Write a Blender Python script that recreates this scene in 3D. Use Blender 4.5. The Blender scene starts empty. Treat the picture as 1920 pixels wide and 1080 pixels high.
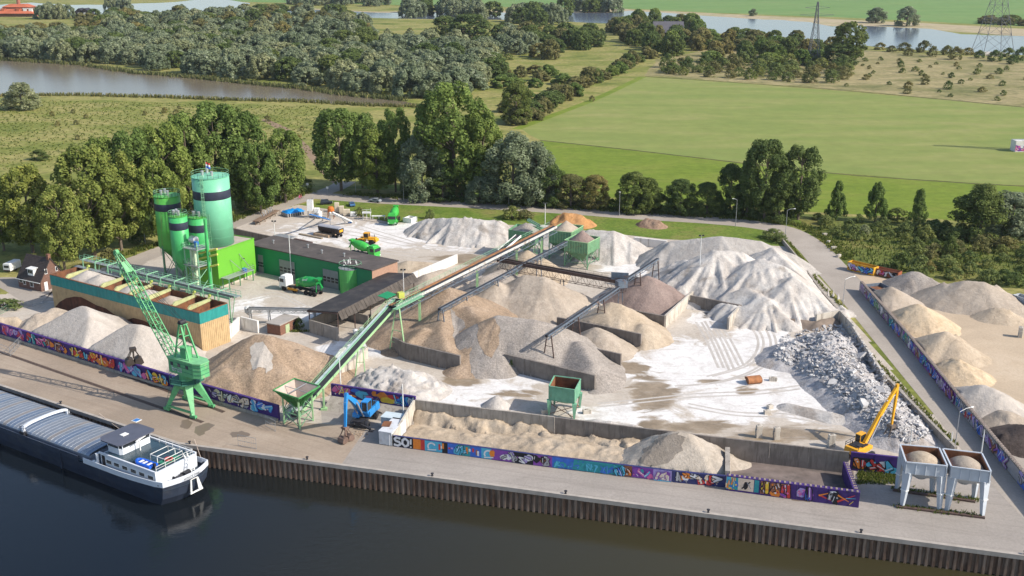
import bpy, bmesh, math, random
import numpy as np
from mathutils import Vector, Matrix, Euler
S = bpy.context.scene
COL = S.collection
R = math.radians
PI = math.pi
# ---------------------------------------------------------------- survey
CAM_H, FPX = 85.0, 2000.0
PITCH = math.atan(0.32)
SP, CP = math.sin(PITCH), math.cos(PITCH)
def G(px, py, z=0.0):
 """survey point: where the sight line through a photo pixel meets the level z"""
 v = (py - 540) / FPX; u = (px - 960) / FPX
 d = (CAM_H - z) / (SP + v * CP)
 return Vector((u * d, d * (CP - v * SP), z))
def Gxy(px, py, z=0.0):
 g = G(px, py, z); return (g.x, g.y)
def hz(px, py, top):
 """height of a vertical standing on ground pixel (px,py) whose top shows at row top"""
 g = G(px, py); lo, hi = 0.0, 80.0
 for _ in range(40):
  m = (lo + hi) / 2
  d = g.y * CP + (CAM_H - m) * SP
  v = 540 + FPX * ((CAM_H - m) * CP - g.y * SP) / d
  if v > top: lo = m
  else: hi = m
 return lo
# ---------------------------------------------------------------- objects
ORG = {}
def tag(o, label=None, cat=None, group=None, kind=None):
 if label: o['label'] = label
 if cat: o['category'] = cat
 if group: o['group'] = group
 if kind: o['kind'] = kind
 return o
def thing(name, label, cat, loc=(0, 0, 0), rz=0.0, group=None):
 o = bpy.data.objects.new(name, None); COL.objects.link(o)
 o.empty_display_size = 0.5
 o.location = loc; o.rotation_euler = (0, 0, rz)
 ORG[o] = Vector(loc)
 return tag(o, label, cat, group)
class MB:
 def __init__(s): s.v = []; s.f = []; s.m = []
 def add(s, vs, fs, mi=0):
  b = len(s.v); s.v.extend([tuple(p) for p in vs])
  for f in fs: s.f.append(tuple(i + b for i in f)); s.m.append(mi)
  return s
 def box(s, c, size, rz=0.0, mi=0, taper=1.0):
  x, y, z = [k / 2 for k in size]; ca, sa = math.cos(rz), math.sin(rz)
  vs = []
  for dz in (-1, 1):
   t = 1.0 if dz < 0 else taper
   for dx, dy in ((-1, -1), (1, -1), (1, 1), (-1, 1)):
    a, b = dx * x * t, dy * y * t
    vs.append((c[0] + a * ca - b * sa, c[1] + a * sa + b * ca, c[2] + dz * z))
  return s.add(vs, [(3, 2, 1, 0), (4, 5, 6, 7), (0, 1, 5, 4), (1, 2, 6, 5), (2, 3, 7, 6), (3, 0, 4, 7)], mi)
 def beam(s, p, q, w, h=None, mi=0, w2=None, h2=None):
  p, q = Vector(p), Vector(q); h = w if h is None else h
  w2 = w if w2 is None else w2; h2 = h if h2 is None else h2
  d = (q - p)
  if d.length < 1e-6: return s
  d.normalize()
  side = d.cross(Vector((0, 0, 1)))
  if side.length < 1e-3: side = Vector((1, 0, 0))
  side.normalize(); up = side.cross(d)
  vs = []
  for c, a, b in ((p, w / 2, h / 2), (q, w2 / 2, h2 / 2)):
   for i, j in ((-1, -1), (1, -1), (1, 1), (-1, 1)): vs.append(c + side * a * i + up * b * j)
  return s.add(vs, [(0, 1, 2, 3), (7, 6, 5, 4), (4, 5, 1, 0), (5, 6, 2, 1), (6, 7, 3, 2), (7, 4, 0, 3)], mi)
 def tube(s, p, q, r, n=8, r2=None, mi=0, caps=True):
  p, q = Vector(p), Vector(q); r2 = r if r2 is None else r2
  d = q - p
  if d.length < 1e-6: return s
  d.normalize()
  a = d.cross(Vector((0, 0, 1)))
  if a.length < 1e-3: a = Vector((1, 0, 0))
  a.normalize(); b = a.cross(d)
  vs = []
  for c, rr in ((p, r), (q, r2)):
   for i in range(n):
    t = 2 * PI * i / n; vs.append(c + a * rr * math.cos(t) + b * rr * math.sin(t))
  fs = [(i, i + n, (i + 1) % n + n, (i + 1) % n) for i in range(n)]
  if caps: fs += [tuple(range(n)), tuple(range(2 * n - 1, n - 1, -1))]
  return s.add(vs, fs, mi)
 def poly(s, pts, r, n=6, mi=0):
  for a, b in zip(pts[:-1], pts[1:]): s.tube(a, b, r, n, mi=mi)
  return s
 def lathe(s, c, prof, n=24, mi=0, axis=None):
  """profile (r, t) turned about a vertical axis at c, or about the direction axis"""
  c = Vector(c)
  if axis is None: ez, ex, ey = Vector((0, 0, 1)), Vector((1, 0, 0)), Vector((0, 1, 0))
  else:
   ez = Vector(axis).normalized(); ex = ez.cross(Vector((0, 0, 1)))
   if ex.length < 1e-3: ex = Vector((1, 0, 0))
   ex.normalize(); ey = ez.cross(ex)
  vs = []
  for r, t in prof:
   r = max(r, 1e-4)
   for i in range(n):
    a = 2 * PI * i / n; vs.append(c + ez * t + (ex * math.cos(a) + ey * math.sin(a)) * r)
  fs = []
  for k in range(len(prof) - 1):
   for i in range(n):
    j = (i + 1) % n; fs.append((k * n + i, k * n + j, (k + 1) * n + j, (k + 1) * n + i))
  fs.append(tuple(range(n - 1, -1, -1))); fs.append(tuple(range((len(prof) - 1) * n, len(prof) * n)))
  return s.add(vs, fs, mi)
 def prism(s, poly, z0, z1, mi=0):
  n = len(poly)
  ar = sum(poly[i][0] * poly[(i + 1) % n][1] - poly[(i + 1) % n][0] * poly[i][1] for i in range(n))
  if ar < 0: poly = poly[::-1]
  vs = [(p[0], p[1], z0) for p in poly] + [(p[0], p[1], z1) for p in poly]
  fs = [tuple(range(n - 1, -1, -1)), tuple(range(n, 2 * n))] + [(i, (i + 1) % n, (i + 1) % n + n, i + n) for i in range(n)]
  return s.add(vs, fs, mi)
 def quad(s, a, b, c, d, mi=0): return s.add([a, b, c, d], [(0, 1, 2, 3)], mi)
 def slab(s, quad, t, mi=0):
  """a plate of thickness t under the four corners"""
  q = [Vector(p) for p in quad]; n = (q[1] - q[0]).cross(q[3] - q[0]).normalized()
  if n.z < 0: n = -n; q = q[::-1]
  return s.add(q + [p - n * t for p in q], [(0, 1, 2, 3), (7, 6, 5, 4), (1, 0, 4, 5), (2, 1, 5, 6), (3, 2, 6, 7), (0, 3, 7, 4)], mi)
 def frustum(s, top, bot, mi=0, cap_top=False, cap_bot=True):
  n = len(top); vs = list(top) + list(bot)
  fs = [(i, i + n, (i + 1) % n + n, (i + 1) % n) for i in range(n)]
  if cap_top: fs.append(tuple(range(n)))
  if cap_bot: fs.append(tuple(range(2 * n - 1, n - 1, -1)))
  return s.add(vs, fs, mi)
 def truss(s, p, q, w, h, n, c=0.12, d=0.07, mi=0):
  """a lattice girder of n bays from p to q (centre of the lower face)"""
  p, q = Vector(p), Vector(q); ax = (q - p).normalized()
  side = ax.cross(Vector((0, 0, 1))).normalized(); up = side.cross(ax)
  def pt(t, i, j): return p.lerp(q, t) + side * (w / 2 * i) + up * (h * j)
  for i in (-1, 1):
   for j in (0, 1): s.beam(pt(0, i, j), pt(1, i, j), c, mi=mi)
  for k in range(n):
   a, b = k / n, (k + 1) / n
   for i in (-1, 1):
    s.beam(pt(a, i, 0), pt(a, i, 1), d, mi=mi)
    s.beam(pt(a, i, k % 2), pt(b, i, 1 - k % 2), d, mi=mi)
   for j in (0, 1):
    s.beam(pt(a, -1, j), pt(a, 1, j), d, mi=mi)
    s.beam(pt(a, -1 if k % 2 else 1, j), pt(b, 1 if k % 2 else -1, j), d, mi=mi)
  for j in (0, 1): s.beam(pt(1, -1, j), pt(1, 1, j), d, mi=mi)
  for i in (-1, 1): s.beam(pt(1, i, 0), pt(1, i, 1), d, mi=mi)
  return s
 def rail(s, pts, h=1.1, step=2.0, r=0.03, mi=0, mid=True):
  pts = [Vector(p) for p in pts]; up = Vector((0, 0, h))
  for a, b in zip(pts[:-1], pts[1:]):
   s.beam(a + up, b + up, r * 2, mi=mi)
   if mid: s.beam(a + up * .5, b + up * .5, r * 1.5, mi=mi)
   n = max(1, int((b - a).length / step))
   for k in range(n + 1): s.beam(a.lerp(b, k / n), a.lerp(b, k / n) + up, r * 2, mi=mi)
  return s
 def ring_rail(s, c, rad, z, h=1.1, n=24, r=0.03, mi=0, a0=0.0, a1=2 * PI):
  pts = [Vector((c[0] + rad * math.cos(a0 + (a1 - a0) * i / n), c[1] + rad * math.sin(a0 + (a1 - a0) * i / n), z)) for i in range(n + 1)]
  return s.rail(pts, h, 9, r, mi)
 def build(s, name, mats, parent=None, smooth=False, world=True, bevel=0.0):
  me = bpy.data.meshes.new(name)
  o_ = ORG.get(parent, Vector((0, 0, 0))) if world else Vector((0, 0, 0))
  vs = [(v[0] - o_.x, v[1] - o_.y, v[2] - o_.z) for v in s.v] if o_.length else s.v
  me.from_pydata(vs, [], s.f)
  if not isinstance(mats, (list, tuple)): mats = [mats]
  for m in mats: me.materials.append(m)
  if len(mats) > 1: me.polygons.foreach_set('material_index', s.m)
  if smooth: me.polygons.foreach_set('use_smooth', [True] * len(me.polygons))
  me.update()
  o = bpy.data.objects.new(name, me); COL.objects.link(o)
  if parent is not None: o.parent = parent
  ORG[o] = o_
  if bevel:
   b = o.modifiers.new('edge', 'BEVEL'); b.width = bevel; b.segments = 2; b.limit_method = 'ANGLE'
  return o
def copy_tree(o, parent=None):
 c = o.copy(); COL.objects.link(c)
 if parent is not None: c.parent = parent
 for ch in list(o.children): copy_tree(ch, c)
 return c
def text_mesh(name, body, size, mat_, parent, loc, ex, ey, off=0.01, align='CENTER', width=None):
 """lettering lying in the plane of ex (reading direction) and ey (up), local to the parent"""
 cu = bpy.data.curves.new(name, 'FONT'); cu.body = body; cu.size = size; cu.extrude = 0.004; cu.resolution_u = 2
 cu.align_x = align; cu.align_y = 'CENTER'
 t = bpy.data.objects.new('lettering', cu); COL.objects.link(t)
 me = bpy.data.meshes.new_from_object(t.evaluated_get(bpy.context.evaluated_depsgraph_get()))
 bpy.data.objects.remove(t)
 ex, ey = Vector(ex).normalized(), Vector(ey).normalized(); ez = ex.cross(ey)
 sx = 1.0
 if width:
  xs = [v.co.x for v in me.vertices]; sx = width / max(1e-6, max(xs) - min(xs))
 for v in me.vertices:
  v.co = Vector(loc) + ex * v.co.x * sx + ey * v.co.y + ez * (v.co.z + off)
 me.materials.clear(); me.materials.append(mat_)
 o = bpy.data.objects.new(name, me); COL.objects.link(o)
 if parent is not None: o.parent = parent
 return o
# ---------------------------------------------------------------- numpy value noise
def vnoise(x, y, seed=0):
 xi = np.floor(x).astype(np.int64); yi = np.floor(y).astype(np.int64)
 xf = x - xi; yf = y - yi
 u = xf * xf * (3 - 2 * xf); v = yf * yf * (3 - 2 * yf)
 def h(a, b):
  n = (a * 374761393 + b * 668265263 + seed * 974634777) & 0x7fffffff
  n = ((n ^ (n >> 13)) * 1274126177) & 0x7fffffff
  n = n ^ (n >> 16)
  return (n & 0xffff) / 65535.0
 a = h(xi, yi); b = h(xi + 1, yi); c = h(xi, yi + 1); d = h(xi + 1, yi + 1)
 return (a + (b - a) * u) * (1 - v) + (c + (d - c) * u) * v
def fbm(x, y, seed=0, oct=4):
 r = 0; amp = .5; t = 0
 for k in range(oct):
  r = r + amp * vnoise(x * 2 ** k, y * 2 ** k, seed + k * 17); t += amp; amp *= .5
 return r / t
# ---------------------------------------------------------------- materials
MATS = {}
def nodes(name):
 m = bpy.data.materials.new(name); m.use_nodes = True
 nt = m.node_tree; b = nt.nodes['Principled BSDF']
 return m, nt, b
def setc(b, col=None, rough=None, metal=None, spec=None):
 if col is not None: b.inputs['Base Color'].default_value = (*col[:3], 1)
 if rough is not None: b.inputs['Roughness'].default_value = rough
 if metal is not None: b.inputs['Metallic'].default_value = metal
 if spec is not None: b.inputs['Specular IOR Level'].default_value = spec
def N(nt, typ, **kw):
 n = nt.nodes.new(typ)
 for k, v in kw.items():
  if k in n.inputs: n.inputs[k].default_value = v
  else: setattr(n, k, v)
 return n
def coords(nt, mode, scale=(1, 1, 1)):
 if mode == 'world':
  g = N(nt, 'ShaderNodeNewGeometry'); out = g.outputs['Position']
 else:
  g = N(nt, 'ShaderNodeTexCoord'); out = g.outputs['Object']
 if tuple(scale) != (1, 1, 1):
  mp = N(nt, 'ShaderNodeVectorMath', operation='MULTIPLY'); nt.links.new(out, mp.inputs[0]); mp.inputs[1].default_value = scale; out = mp.outputs[0]
 return out
def noise(nt, vec, scale, detail=3, rough=.55, dist=0.0):
 n = N(nt, 'ShaderNodeTexNoise'); n.inputs['Scale'].default_value = scale; n.inputs['Detail'].default_value = detail
 n.inputs['Roughness'].default_value = rough; n.inputs['Distortion'].default_value = dist
 nt.links.new(vec, n.inputs['Vector']); return n.outputs['Fac']
def ramp(nt, fac, stops, interp='LINEAR'):
 r = N(nt, 'ShaderNodeValToRGB'); cr = r.color_ramp; cr.interpolation = interp
 while len(cr.elements) < len(stops): cr.elements.new(0.5)
 for e, (p, c) in zip(cr.elements, stops): e.position = p; e.color = (*c[:3], 1) if not isinstance(c, float) else (c, c, c, 1)
 nt.links.new(fac, r.inputs['Fac']); return r.outputs['Color']
def mix(nt, fac, a, b, mode='MIX'):
 m = N(nt, 'ShaderNodeMix', data_type='RGBA', blend_type=mode)
 for sock, val in ((m.inputs[0], fac), (m.inputs[6], a), (m.inputs[7], b)):
  if isinstance(val, bpy.types.NodeSocket): nt.links.new(val, sock)
  elif isinstance(val, (int, float)): sock.default_value = val
  else: sock.default_value = (*val[:3], 1)
 return m.outputs[2]
def bump(nt, b, fac, strength, dist=0.1):
 n = N(nt, 'ShaderNodeBump'); n.inputs['Strength'].default_value = strength; n.inputs['Distance'].default_value = dist
 nt.links.new(fac, n.inputs['Height']); nt.links.new(n.outputs['Normal'], b.inputs['Normal'])
def mat(name, col, var=.18, scale=1.0, rough=.8, metal=0.0, spec=.3, dirt=None, dirt_amt=.5, dirt_scale=.35, streak=False, bmp=0.0, mode='world'):
 """paint, steel or concrete: one colour with tonal variation and optional dirt, rust or run-off streaks"""
 if name in MATS: return MATS[name]
 m, nt, b = nodes(name); setc(b, col, rough, metal, spec)
 vec = coords(nt, mode)
 f = noise(nt, vec, scale, 4)
 c = ramp(nt, f, [(.25, tuple(max(0, k * (1 - var)) for k in col)), (.75, tuple(min(1, k * (1 + var)) for k in col))])
 if dirt:
  v2 = coords(nt, mode, (1.1, 1.1, .14)) if streak else vec
  f2 = noise(nt, v2, dirt_scale * (3 if streak else 1), 6, .65)
  k = ramp(nt, f2, [(.72 - dirt_amt * .45, 0.0), (.86 - dirt_amt * .45, 1.0)])
  c = mix(nt, k, c, dirt)
 nt.links.new(c, b.inputs['Base Color'])
 if bmp: bump(nt, b, noise(nt, vec, scale * 6, 3), bmp, .05)
 MATS[name] = m; return m
# ---------------------------------------------------------------- camera, sun, sky
cam = bpy.data.cameras.new('camera'); camo = bpy.data.objects.new('camera', cam); COL.objects.link(camo)
cam.sensor_width = 36; cam.lens = 36 * FPX / 1920; cam.clip_end = 12000; cam.clip_start = 1
camo.location = (0, 0, CAM_H); camo.rotation_euler = (PI / 2 - PITCH, 0, 0)
S.camera = camo
SUN_EL, SUN_AZ = R(37), math.atan2(.945, -.327)
W = bpy.data.worlds.new("World"); S.world = W; W.use_nodes = True
wn = W.node_tree; bg = wn.nodes['Background']
sk = wn.nodes.new('ShaderNodeTexSky'); sk.sky_type = 'NISHITA'; sk.sun_disc = False
sk.sun_elevation = SUN_EL; sk.sun_rotation = SUN_AZ; sk.dust_density = 1.2; sk.air_density = 1.0
wn.links.new(sk.outputs[0], bg.inputs[0]); bg.inputs[1].default_value = 0.15
su = bpy.data.lights.new('sun', 'SUN'); su.energy = 4.5; su.angle = R(.5); su.color = (1, .93, .82)
suo = bpy.data.objects.new('sun', su); COL.objects.link(suo)
sd = Vector((math.cos(SUN_EL) * math.sin(SUN_AZ), math.cos(SUN_EL) * math.cos(SUN_AZ), math.sin(SUN_EL)))
suo.rotation_euler = (-sd).to_track_quat('-Z', 'Y').to_euler(); suo.location = (150, 0, 200)
S.view_settings.view_transform = 'Standard'; S.view_settings.look = 'None'; S.view_settings.gamma = 1
S.view_settings.exposure = 0.4
S.cycles.max_bounces = 5; S.cycles.diffuse_bounces = 2; S.cycles.glossy_bounces = 2; S.cycles.transparent_max_bounces = 4
S.cycles.volume_bounces = 0; S.cycles.use_denoising = True
# ---------------------------------------------------------------- ground materials
def ground_mat(name, cols, scale, dark=None, stretch=(1, 1, 1), fine=1.2, fine_amt=.25, rough=.95, bmp=0.0):
 m, nt, b = nodes(name); setc(b, cols[0], rough, 0, .15)
 vec = coords(nt, 'world', stretch)
 f = noise(nt, vec, scale, 6, .62, .4)
 n = len(cols); c = ramp(nt, f, [(.28 + .44 * i / max(1, n - 1), k) for i, k in enumerate(cols)])
 f2 = noise(nt, coords(nt, 'world'), fine, 4, .7)
 g = ramp(nt, f2, [(.3, tuple([1 - fine_amt] * 3)), (.7, tuple([1 + fine_amt] * 3))])
 c = mix(nt, 1.0, c, g, 'MULTIPLY')
 if dark:
  f3 = noise(nt, vec, scale * 5, 5, .7, .6)
  c = mix(nt, ramp(nt, f3, [(.55, 0.0), (.72, 1.0)]), c, dark)
 nt.links.new(c, b.inputs['Base Color'])
 if bmp: bump(nt, b, f2, bmp, .3)
 return m
M_meadow = ground_mat('meadow_grass', [(.085, .115, .022), (.17, .185, .042), (.27, .24, .085), (.15, .175, .04)], .022, (.07, .095, .022), (1, 1.6, 1), .35, .35)
M_verge = ground_mat('verge_grass', [(.075, .13, .018), (.13, .18, .03), (.20, .18, .06)], .09, (.06, .09, .02), fine=.9, fine_amt=.35)
M_field = ground_mat('mown_field_grass', [(.155, .205, .05), (.195, .225, .062), (.255, .25, .09)], .012, None, (1, 3.2, 1), .12, .1)
M_pasture = ground_mat('pasture_grass', [(.115, .165, .018), (.145, .195, .024), (.175, .20, .035)], .03, (.095, .14, .018), (1, 2.2, 1), .25, .15)
M_farfield = ground_mat('far_field_grass', [(.11, .20, .055), (.14, .23, .07), (.165, .23, .075)], .006, None, (1, 3, 1), .05, .1)
M_heath = ground_mat('dry_heath_grass', [(.09, .11, .032), (.20, .18, .075), (.31, .255, .13), (.16, .16, .06)], .016, (.085, .10, .035), (1, 1.8, 1), .25, .3)
M_sandbank = ground_mat('river_bank_sand', [(.30, .25, .15), (.38, .31, .20), (.24, .23, .10)], .01, None, (1, 3, 1), .1, .2)
M_scrubground = ground_mat('scrub_ground', [(.06, .085, .02), (.13, .15, .035), (.22, .18, .06)], .06, (.05, .07, .02), fine=.8, fine_amt=.4)
M_soil = ground_mat('brown_soil', [(.20, .14, .09), (.28, .20, .13)], .2, None, fine=1.2, fine_amt=.3)
def road_mat(name, c, stain, wear, scale=.05, track=None):
 m, nt, b = nodes(name); setc(b, c, .85, 0, .25)
 vec = coords(nt, 'world')
 k = ramp(nt, noise(nt, vec, scale, 6, .65, .5), [(.3, tuple(x * .8 for x in c)), (.55, c), (.75, wear)])
 f2 = noise(nt, vec, scale * 6, 6, .7, 1.0)
 k = mix(nt, ramp(nt, f2, [(.55, 0.0), (.75, .75)]), k, stain)
 if track is not None:
  mp = N(nt, 'ShaderNodeVectorRotate', rotation_type='Z_AXIS'); nt.links.new(vec, mp.inputs['Vector']); mp.inputs['Angle'].default_value = track
  sc = N(nt, 'ShaderNodeVectorMath', operation='MULTIPLY'); nt.links.new(mp.outputs[0], sc.inputs[0]); sc.inputs[1].default_value = (.05, .9, 1)
  k = mix(nt, ramp(nt, noise(nt, sc.outputs[0], 1.0, 4, .6, .3), [(.5, 0.0), (.68, .6)]), k, stain)
  bt = N(nt, 'ShaderNodeTexBrick', offset=0.0); nt.links.new(mp.outputs[0], bt.inputs['Vector'])
  for n_, v_ in (('Scale', 1.0), ('Mortar Size', .035), ('Brick Width', 8.0), ('Row Height', 5.2)): bt.inputs[n_].default_value = v_
  bt.inputs['Color1'].default_value = bt.inputs['Color2'].default_value = (1, 1, 1, 1); bt.inputs['Mortar'].default_value = (.85, .84, .83, 1)
  k = mix(nt, .7, k, bt.outputs['Color'], 'MULTIPLY')
 f3 = noise(nt, vec, 2.2, 3, .7)
 k = mix(nt, 1.0, k, ramp(nt, f3, [(.3, (.9, .9, .9)), (.7, (1.1, 1.1, 1.1))]), 'MULTIPLY')
 nt.links.new(k, b.inputs['Base Color']); bump(nt, b, f3, .12, .05)
 return m
M_road = road_mat('worn_asphalt', (.35, .305, .26), (.285, .245, .205), (.41, .36, .31))
M_apron_w = road_mat('tan_quay_concrete', (.33, .262, .20), (.255, .195, .145), (.39, .32, .25), .05, .54)
M_apron_e = road_mat('grey_quay_concrete', (.315, .28, .248), (.235, .207, .183), (.38, .34, .30), .045, .268)
M_sandyard = road_mat('trodden_sand', (.46, .36, .255), (.37, .275, .185), (.53, .43, .32), .06)
def water_mat(name, c, rough, wave, scale=(.5, .9, 1), col2=None, bstr=.35):
 m, nt, b = nodes(name); setc(b, c, rough, 0, .4); b.inputs['IOR'].default_value = 1.33
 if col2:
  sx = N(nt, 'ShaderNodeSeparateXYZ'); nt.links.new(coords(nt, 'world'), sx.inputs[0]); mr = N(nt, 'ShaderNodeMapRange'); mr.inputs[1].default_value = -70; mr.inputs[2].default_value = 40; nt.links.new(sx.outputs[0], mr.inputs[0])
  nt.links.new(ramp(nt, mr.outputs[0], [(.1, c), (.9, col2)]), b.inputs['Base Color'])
 vec = coords(nt, 'world', scale)
 f = noise(nt, vec, wave, 4, .6, .3); bump(nt, b, f, bstr, .08)
 return m
M_harbour = water_mat('harbour_water', (.006, .009, .013), .05, .9, (.7, 1.3, 1), (.040, .035, .017), .4)  # navy to olive shift paints a change in reflection into the base colour
M_pond = water_mat('pond_water', (.15, .12, .082), .2, .25, (.5, .9, 1), (.20, .155, .10), .15)
M_river = water_mat('river_water', (.09, .11, .15), .14, .12, (.4, 1, 1), None, .12)
# ---------------------------------------------------------------- ground sheets
def sheet(name, px, z, m, kind='structure', pts=None):
 p = pts if pts else [Gxy(a, b) for a, b in px]
 me = bpy.data.meshes.new(name)
 ar = sum(p[i][0] * p[(i + 1) % len(p)][1] - p[(i + 1) % len(p)][0] * p[i][1] for i in range(len(p)))
 if ar < 0: p = p[::-1]
 me.from_pydata([(x, y, z) for x, y in p], [], [tuple(range(len(p)))]); me.materials.append(m); me.update()
 o = bpy.data.objects.new(name, me); COL.objects.link(o); o['kind'] = kind
 return o
def wavy(pts, amp, n=6, seed=1, closed=True):
 """an uneven bank: subdivide a pixel polygon and push the new points about"""
 rng = random.Random(seed); out = []
 m = len(pts) if closed else len(pts) - 1
 for i in range(m):
  a, b = pts[i], pts[(i + 1) % len(pts)]
  for k in range(n):
   t = k / n; out.append((a[0] + (b[0] - a[0]) * t + rng.uniform(-amp, amp) * 2, a[1] + (b[1] - a[1]) * t + rng.uniform(-amp, amp) * .5))
 return out
QB = G(338, 830); QR_ = G(1920, 1039); QL_ = G(0, 720)
qdR = (QR_ - QB).normalized(); qdL = (QL_ - QB).normalized()
QR = QB + qdR * 420; QL = QB + qdL * 420
land = [(QL.x, QL.y), (QB.x, QB.y), (QR.x, QR.y), (3500, QR.y), (3500, 6000), (-3500, 6000), (-3500, QL.y)]
sheet('ground', None, 0.0, M_meadow, pts=land)
WZ = -4.0
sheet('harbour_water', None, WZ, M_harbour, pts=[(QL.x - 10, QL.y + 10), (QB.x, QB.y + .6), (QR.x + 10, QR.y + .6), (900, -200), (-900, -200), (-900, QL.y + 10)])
def sheet_piling(a, b, name, label):
 d = (b - a).normalized(); n = Vector((d.y, -d.x, 0));
 L = (b - a).length; P = 1.0; mb = MB(); prof = []
 k = 0
 while k * P < L:
  for t, o in ((0, .02), (.36, .02), (.5, .42), (.86, .42)): prof.append(a + d * (k * P + t * P) + n * o)
  k += 1
 top, bot = -0.55, WZ - 1.5
 vs = [(p.x, p.y, top) for p in prof] + [(p.x, p.y, bot) for p in prof]; m = len(prof)
 mb.add(vs, [(i + 1, i, i + m, i + 1 + m) for i in range(m - 1)])
 o = mb.build('sheet_pile_wall', M_pile); tag(o, label, 'quay wall')
 c = MB(); c.prism([(a.x, a.y), (b.x, b.y), (b + n * .6).xy[:], (a + n * .6).xy[:]], -.65, .08)
 c.build('quay_coping', M_coping, o)
 for k in range(2, int(L), 23):
  p = a + d * k + n * .12
  bo = MB(); bo.lathe((p.x, p.y, .08), [(.22, 0), (.16, .1), (.15, .35), (.27, .42), (.27, .52), (.12, .58)], 10)
  bb = bo.build('bollard', M_darksteel); tag(bb, 'dark mooring bollard on the quay coping', 'bollard', 'bollards along the quay edge')
M_pile = mat('rusty_sheet_pile', (.15, .092, .062), .4, .9, .8, dirt=(.23, .17, .13), dirt_amt=.62, dirt_scale=.4, streak=True)
M_coping = mat('coping_concrete', (.36, .32, .28), .2, .6)
M_darksteel = mat('dark_steel', (.035, .035, .04), .3, 2, .55, .2)
sheet_piling(QB, QB + qdR * 220, '', 'brown corrugated sheet pile quay wall right of the barge')
sheet_piling(QB + qdL * 150, QB, '', 'brown corrugated sheet pile quay wall behind the barge')
def proj(x, y, z=0.0):
 d = y * CP + (CAM_H - z) * SP
 return 960 + FPX * x / d, 540 + FPX * ((CAM_H - z) * CP - y * SP) / d
def inside(px, py, poly):
 r = np.zeros(px.shape, bool); j = len(poly) - 1
 for i in range(len(poly)):
  xi, yi = poly[i]; xj, yj = poly[j]
  c = ((yi > py) != (yj > py)) & (px < (xj - xi) * (py - yi) / (yj - yi + 1e-12) + xi); r ^= c; j = i
 return r
def yard_sheet(name, poly, res, z, m, blobs):
 pw = [Gxy(a, b) for a, b in poly]
 xs = np.arange(min(p[0] for p in pw), max(p[0] for p in pw) + res, res); ys = np.arange(min(p[1] for p in pw), max(p[1] for p in pw) + res, res)
 X, Y = np.meshgrid(xs, ys); nx, ny = len(xs), len(ys)
 PX, PY = proj(X, Y)
 att = np.zeros((ny, nx, 4), np.float32); att[..., 3] = 1
 for (bx, by, rx, ry, ch, a) in blobs:
  d = np.sqrt(((PX - bx) / rx) ** 2 + ((PY - by) / ry) ** 2)
  att[..., ch] = np.maximum(att[..., ch], a * np.clip(1.45 - d, 0, 1))
 cx, cy = proj((X[:-1, :-1] + X[1:, 1:]) / 2, (Y[:-1, :-1] + Y[1:, 1:]) / 2)
 ok = inside(cx, cy, poly)
 idx = np.arange(nx * ny).reshape(ny, nx)
 q = np.stack([idx[:-1, :-1][ok], idx[:-1, 1:][ok], idx[1:, 1:][ok], idx[1:, :-1][ok]], 1)
 Z = np.full(X.shape, z)
 me = bpy.data.meshes.new(name)
 me.from_pydata(np.stack([X.ravel(), Y.ravel(), Z.ravel()], 1).tolist(), [], q.tolist())
 ca = me.color_attributes.new('soil', 'FLOAT_COLOR', 'POINT'); ca.data.foreach_set('color', att.reshape(-1))
 me.materials.append(m)
 o = bpy.data.objects.new(name, me); COL.objects.link(o); o['kind'] = 'structure'
 return o
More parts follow.
